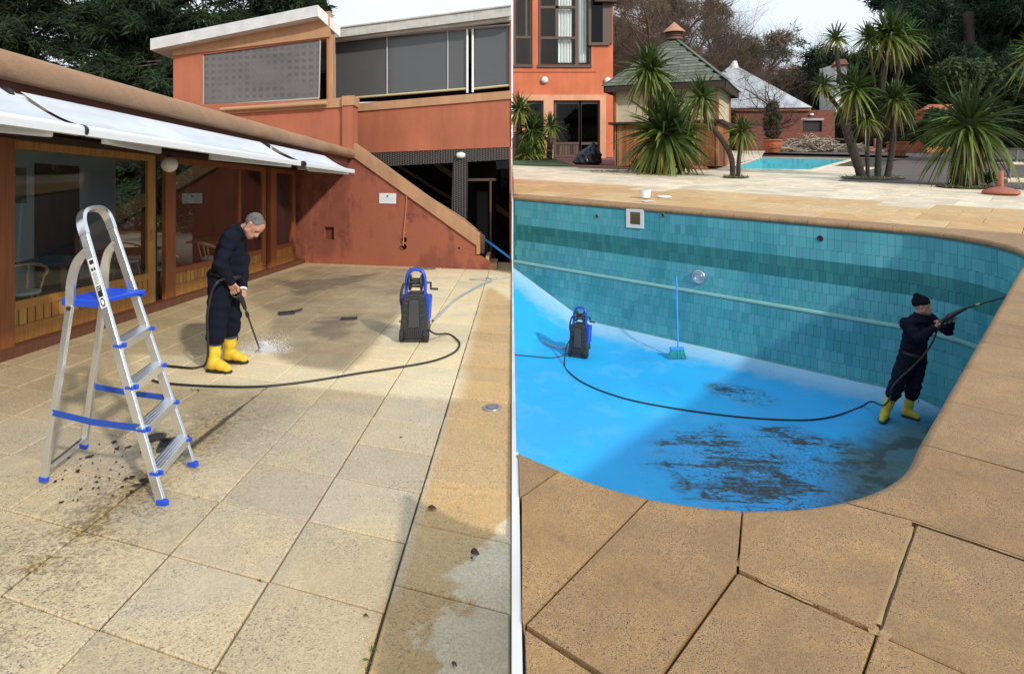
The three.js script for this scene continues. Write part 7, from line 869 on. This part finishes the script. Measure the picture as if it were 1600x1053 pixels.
  for (const k of ['N', 'F']) { const kn = J['kn' + k], an = J['an' + k], bt = mid(kn, an, o.bootTop), ab = mid(kn, an, o.bootTop - 0.16); tr.push(cap(J['hip' + k], mid(J['hip' + k], kn, 0.5), 0.122, 0.105), cap(mid(J['hip' + k], kn, 0.5), kn, 0.105, 0.088), cap(kn, ab, 0.088, 0.088), cap(ab, bt, 0.090, 0.068)); }
  const hb = J.hip.clone().addScaledVector(tor, -0.05); obj('trousers', mesh_(tr, 0.012, 0.03, 0, 0.006, (x, y, z) => Math.hypot(x - hb.x, y - hb.y, z - hb.z) < 0.3 ? -((x - hb.x) * tor.x + (y - hb.y) * tor.y + (z - hb.z) * tor.z) : -1), M.trouser, t);
  for (const k of ['N', 'F']) { const kn = J['kn' + k], an = J['an' + k], to = J['to' + k], top = mid(kn, an, o.bootTop - 0.02), ax = top.clone().sub(an).normalize();
    obj('boot', mesh_([cap(top, mid(top, an, 0.5), 0.066, 0.058), cap(mid(top, an, 0.5), an, 0.058, 0.052), cap(an, mid(an, to, 0.5).add(V(0, -0.005, 0)), 0.052, 0.047), cap(mid(an, to, 0.45), to, 0.046, 0.040), cap(an.clone().add(V(0, -0.035, 0)), an.clone().addScaledVector(to.clone().sub(an).setY(0).normalize(), -0.025).add(V(0, -0.035, 0)), 0.045)], 0.009, 0.025, 0, 0.0015, (x, y, z) => Math.max((x - top.x) * ax.x + (y - top.y) * ax.y + (z - top.z) * ax.z, -(y - (to.y - 0.036)))), o.bootM, t);
    const fd = to.clone().sub(an).setY(0).normalize(); const sole = mesh_([cap(an.clone().addScaledVector(fd, -0.03).setY(to.y - 0.03), to.clone().addScaledVector(fd, 0.004).setY(to.y - 0.03), 0.049, 0.044)], 0.007, 0.02, 0, 0, (x, y, z) => Math.abs(y - (to.y - 0.034)) - 0.011); obj('sole', sole, M.rubber, t);
    if (o.denim) obj('sock_cuff', mesh_([cap(mid(kn, an, o.bootTop - 0.07), mid(kn, an, o.bootTop + 0.02), 0.070, 0.069)], 0.009, 0.02, 0, 0.002), M.denim, t);
    obj('boot_strap', [tube([top.clone().addScaledVector(fd, 0.06), top.clone().addScaledVector(fd, 0.085).add(V(0, -0.03, 0.01)), top.clone().addScaledVector(fd, 0.07).add(V(0.01, -0.07, 0.02))], 0.006, 10, 6)], M.rubber, t); }
  if (o.hat) { const H = (x, y, z) => h.q(x, y, z); obj('beanie', mesh_([cap(H(0, 0.05, -0.025), H(0, 0.055, 0.015), 0.094, 0.090, S4(h.s, 0.92)), cap(H(0, 0.085, -0.02), H(0, 0.145, -0.045), 0.072, 0.042)], 0.008, 0.03, 0, 0.0015, (x, y, z) => { const p = H(0, 0.028, 0); return -((x - p.x) * h.u.x + (y - p.y) * h.u.y + (z - p.z) * h.u.z) - 0.25 * ((x - p.x) * h.f.x + (y - p.y) * h.f.y + (z - p.z) * h.f.z) * -1; }), M.knit, t); { const g = new THREE.TorusGeometry(0.089, 0.015, 10, 36); g.scale(0.92, 1.08, 1.7); g.applyMatrix4(new THREE.Matrix4().makeBasis(h.s.clone().negate(), h.f, h.u)); g.rotateX(0); const p = H(0, 0.058, -0.006); g.translate(p.x, p.y, p.z); obj('beanie_cuff', g, M.knit, t); } }
  else { const H = h.q; const hf = field(h.skull, 0.022, 0.004, 0), b = bounds(h.skull, 0.03); obj('hair', netGeo((x, y, z) => { const dx = x - J.head.x, dy = y - J.head.y, dz = z - J.head.z, a = dx * h.s.x + dy * h.s.y + dz * h.s.z, uu = dx * h.u.x + dy * h.u.y + dz * h.u.z, ff = dx * h.f.x + dy * h.f.y + dz * h.f.z; const n = 0.0025 * Math.sin(x * 260) * Math.sin(y * 240) * Math.sin(z * 250), ed = 0.009 * Math.sin(a * 310 + ff * 170) * Math.sin(ff * 290 + uu * 120 + 1); return Math.max(hf(x, y, z) + n, -(uu + ed - Math.max(ff > 0.058 ? 0.2 : ff > 0.012 ? 0.045 + (ff - 0.012) * 0.5 + 0.010 * Math.sin(a * 110) : ff > -0.005 ? -0.03 + (ff + 0.005) * 3 : -0.092, -0.095))); }, b.min, b.max, 0.005), M.greyhair, t); }
  return t;
}
{ // man on the terrace: bent over the lance, near side = his right
  const o = gL((350 - 800) * 6.5 / 1000, 6.5, 0), q = (u, v, z) => V((u - 350) * 0.0065 * (1 - z / 6.5), 0 + (574 - v) * 0.0065 * (1 - z / 6.5) + (z ? (1 / 6.5 - 1 / (6.5 - z)) * 0 : 0), z), gy = (z) => 0.047 * z;
  const J = { head: V(0.295, 1.445, 0.01), look: V(0.58, -0.80, 0.12), headUp: V(0.80, 0.6, 0.0), neck: V(0.175, 1.395, 0.0), shN: V(0.06, 1.325, 0.19), shF: V(0.115, 1.33, -0.18), hip: V(-0.01, 0.93, 0.0), hipN: V(-0.035, 0.86, 0.10), hipF: V(0.01, 0.86, -0.095), front: V(0.95, -0.25, 0.1),
    elN: V(-0.04, 1.095, 0.29), wrN: V(0.065, 0.895, 0.21), handN: V(0.10, 0.83, 0.17), elF: V(0.20, 1.06, -0.20), wrF: V(0.185, 0.80, -0.02), handF: V(0.185, 0.72, 0.02),
    knN: V(-0.07, 0.50, 0.13), anN: V(-0.105, 0.105, 0.16), toN: V(0.03, 0.055, 0.20), knF: V(0.075, 0.51, -0.11), anF: V(0.055, 0.10, -0.17), toF: V(0.205, 0.045, -0.15) };
  man(o, 'man in dark navy work clothes and yellow rubber boots bending to spray the terrace', J, { grip: { N: V(0.62, -0.55, -0.5), F: V(0.62, -0.7, -0.5) }, gripSide: { N: 1, F: -1 }, turn: 0.45, bootTop: 0.50, bootM: M.yellow, denim: true, shirt: true });
  const tip = at(404.5, 544, 7.05).sub(o), g0 = V(0.145, 0.875, 0.20), g1 = V(0.205, 0.70, 0.06), dirn = tip.clone().sub(g1).normalize();
  const t = thing('spray_lance', 'black pressure-washer lance held by the man on the terrace', 'spray lance', o); obj('grip', [rod(g0.clone().add(V(-0.01, 0.04, 0.01)), V(0.17, 0.83, 0.16), 0.024, 14), rod(V(0.155, 0.86, 0.17), g1, 0.026, 14), rod(g1, g1.clone().addScaledVector(dirn, 0.14), 0.024, 14, 0.019)], M.rubber, t); const tg = new THREE.TorusGeometry(0.045, 0.010, 10, 24); tg.rotateY(0.4); tg.translate(0.18, 0.79, 0.14); obj('trigger_guard', tg, M.plastic, t); const s0 = g1.clone().addScaledVector(dirn, 0.13); obj('tube', rod(s0, tip, 0.009, 12), M.plastic, t); obj('collar', [rod(s0.clone().addScaledVector(dirn, 0.10), s0.clone().addScaledVector(dirn, 0.16), 0.018, 14)], M.rubber, t); obj('nozzle', rod(tip.clone().addScaledVector(dirn, -0.03), tip.clone().addScaledVector(dirn, 0.02), 0.0125, 12), M.brass, t);
  const h = (u, v, d) => at(u, v, d); tag(obj('lance_hose', tube([g0.clone().add(o).add(V(-0.01, 0.04, 0.01)), h(349, 436, 6.2), h(338, 442, 6.1), h(329, 460, 6.1), h(323, 495, 6.12), h(324, 530, 6.2), h(324, 556, 6.3), pxL(318, 573.5, 0.014), pxL(300, 577, 0.012), pxL(275, 575, 0.012), pxL(254, 573, 0.012)], 0.0125, 120, 8), M.rubber), 'black hose looping from the lance down behind the boots to the ladder', 'hose');
  // spray: drops thrown where the jet hits the paving
  reseed(71); const dr = new THREE.InstancedMesh(new THREE.IcosahedronGeometry(0.0024, 0), new THREE.MeshPhysicalMaterial({ color: col(0.95, 0.97, 1), roughness: 0.3, transmission: 0.3, thickness: 0 }), 9000); const Mx = new THREE.Matrix4(), c = pxL(408, 549); for (let i = 0; i < 9000; i++) { const a = rr(0, 6.28), jet = i < 2200, f = rnd(), r = jet ? 0.008 + 0.05 * f * rnd() : 0.26 * Math.pow(rnd(), 2.2), y = jet ? 0 : 0.10 * Math.pow(rnd(), 2.6) * (1 + r * 3), e = jet ? tip.clone().add(o).lerp(c, f) : c; Mx.compose(V(e.x + Math.cos(a) * r * (jet ? 1 : 1.2) + (jet ? 0 : 0.04), e.y + 0.005 + y, e.z + Math.sin(a) * r), new THREE.Quaternion(), V(1, 1, 1).multiplyScalar(rr(0.5, 1.3))); dr.setMatrixAt(i, Mx); } dr.name = 'water_spray'; dr.userData = { kind: 'stuff', label: 'fine white spray where the jet hits the terrace', category: 'spray' }; scene.add(dr);
}
{ // man in the pool: leaning back, lance raised to the right
  const d = 8.85, o = gR((1410 - 800) * d / 1000, d, -DEEP), k = 0.00885, q = (u, v, z) => V((u - 1410) * k, (656 - v) * k, z);
  const J = { head: V(0.275, 1.56, 0.06), look: V(0.86, 0.10, 0.50), headUp: V(-0.08, 1, 0.0), neck: V(0.245, 1.415, 0.03), shN: V(0.065, 1.335, 0.12), shF: V(0.385, 1.345, -0.06), hip: V(0.135, 0.87, 0.0), hipN: V(0.06, 0.80, 0.05), hipF: V(0.215, 0.80, -0.03), front: V(0.5, 0.0, 0.86),
    elN: V(0.235, 1.20, 0.36), wrN: V(0.425, 1.345, 0.38), handN: V(0.50, 1.40, 0.37), elF: V(0.62, 1.25, 0.17), wrF: V(0.655, 1.41, 0.35), handF: V(0.678, 1.49, 0.40),
    knN: V(-0.08, 0.47, 0.10), anN: V(-0.225, 0.105, 0.05), toN: V(-0.265, 0.048, 0.17), knF: V(0.16, 0.46, 0.05), anF: V(0.075, 0.10, -0.02), toF: V(0.20, 0.045, 0.06) };
  man(o, 'man in dark clothes, black beanie and yellow boots aiming a lance at the pool wall', J, { grip: { N: V(0.55, 0.63, 0.5), F: V(0.55, 0.63, 0.5) }, gripSide: { N: -1, F: 1 }, turn: -0.61, bootTop: 0.42, bootM: M.yellowD, hat: true });
  const sl = (x, y, z) => V(x - 0.61 * z, y, z), a = V(0.275, 1.41, 0.38), b = V(0.40, 1.545, 0.46), c = V(0.49, 1.645, 0.56), tip = V(0.72, 1.92, 1.05), dirn = tip.clone().sub(c).normalize();
  const t = thing('spray_lance', 'long black lance raised by the man in the pool towards the right wall', 'spray lance', o); obj('grip', [rod(sl(0.47, 1.32, 0.385), a.clone().add(V(0.05, 0.04, 0)), 0.022, 14), rod(a, b, 0.032, 14), rod(b, c, 0.030, 14, 0.02), box(0.12, 0.06, 0.035, 0, 0, 0, 0.012).rotateZ(0.75).translate(0.335, 1.49, 0.43)], M.rubber, t); obj('trigger', tube([V(0.32, 1.43, 0.41), V(0.37, 1.42, 0.43), V(0.39, 1.48, 0.46)], 0.008, 12, 8), M.plastic2, t); obj('tube', rod(c.clone().addScaledVector(dirn, -0.02), tip, 0.011, 12), M.rubber, t); obj('collar', rod(c.clone().addScaledVector(dirn, 0.14), c.clone().addScaledVector(dirn, 0.2), 0.017, 12), M.brass, t); obj('nozzle', rod(tip.clone().addScaledVector(dirn, -0.06), tip, 0.015, 12), M.rubber, t);
  tag(obj('lance_hose', tube([V(0.47, 1.325, 0.385), V(0.40, 1.15, 0.40), V(0.27, 0.95, 0.36), V(0.12, 0.78, 0.30), V(-0.04, 0.62, 0.26), V(-0.14, 0.48, 0.23), V(-0.15, 0.37, 0.2)].map((p) => V(p.x - 0.61 * p.z, p.y, p.z).add(o)), 0.0125, 80, 8), M.rubber), 'black hose hanging across the body of the man in the pool', 'hose');
}
renderer.render(scene, camera);
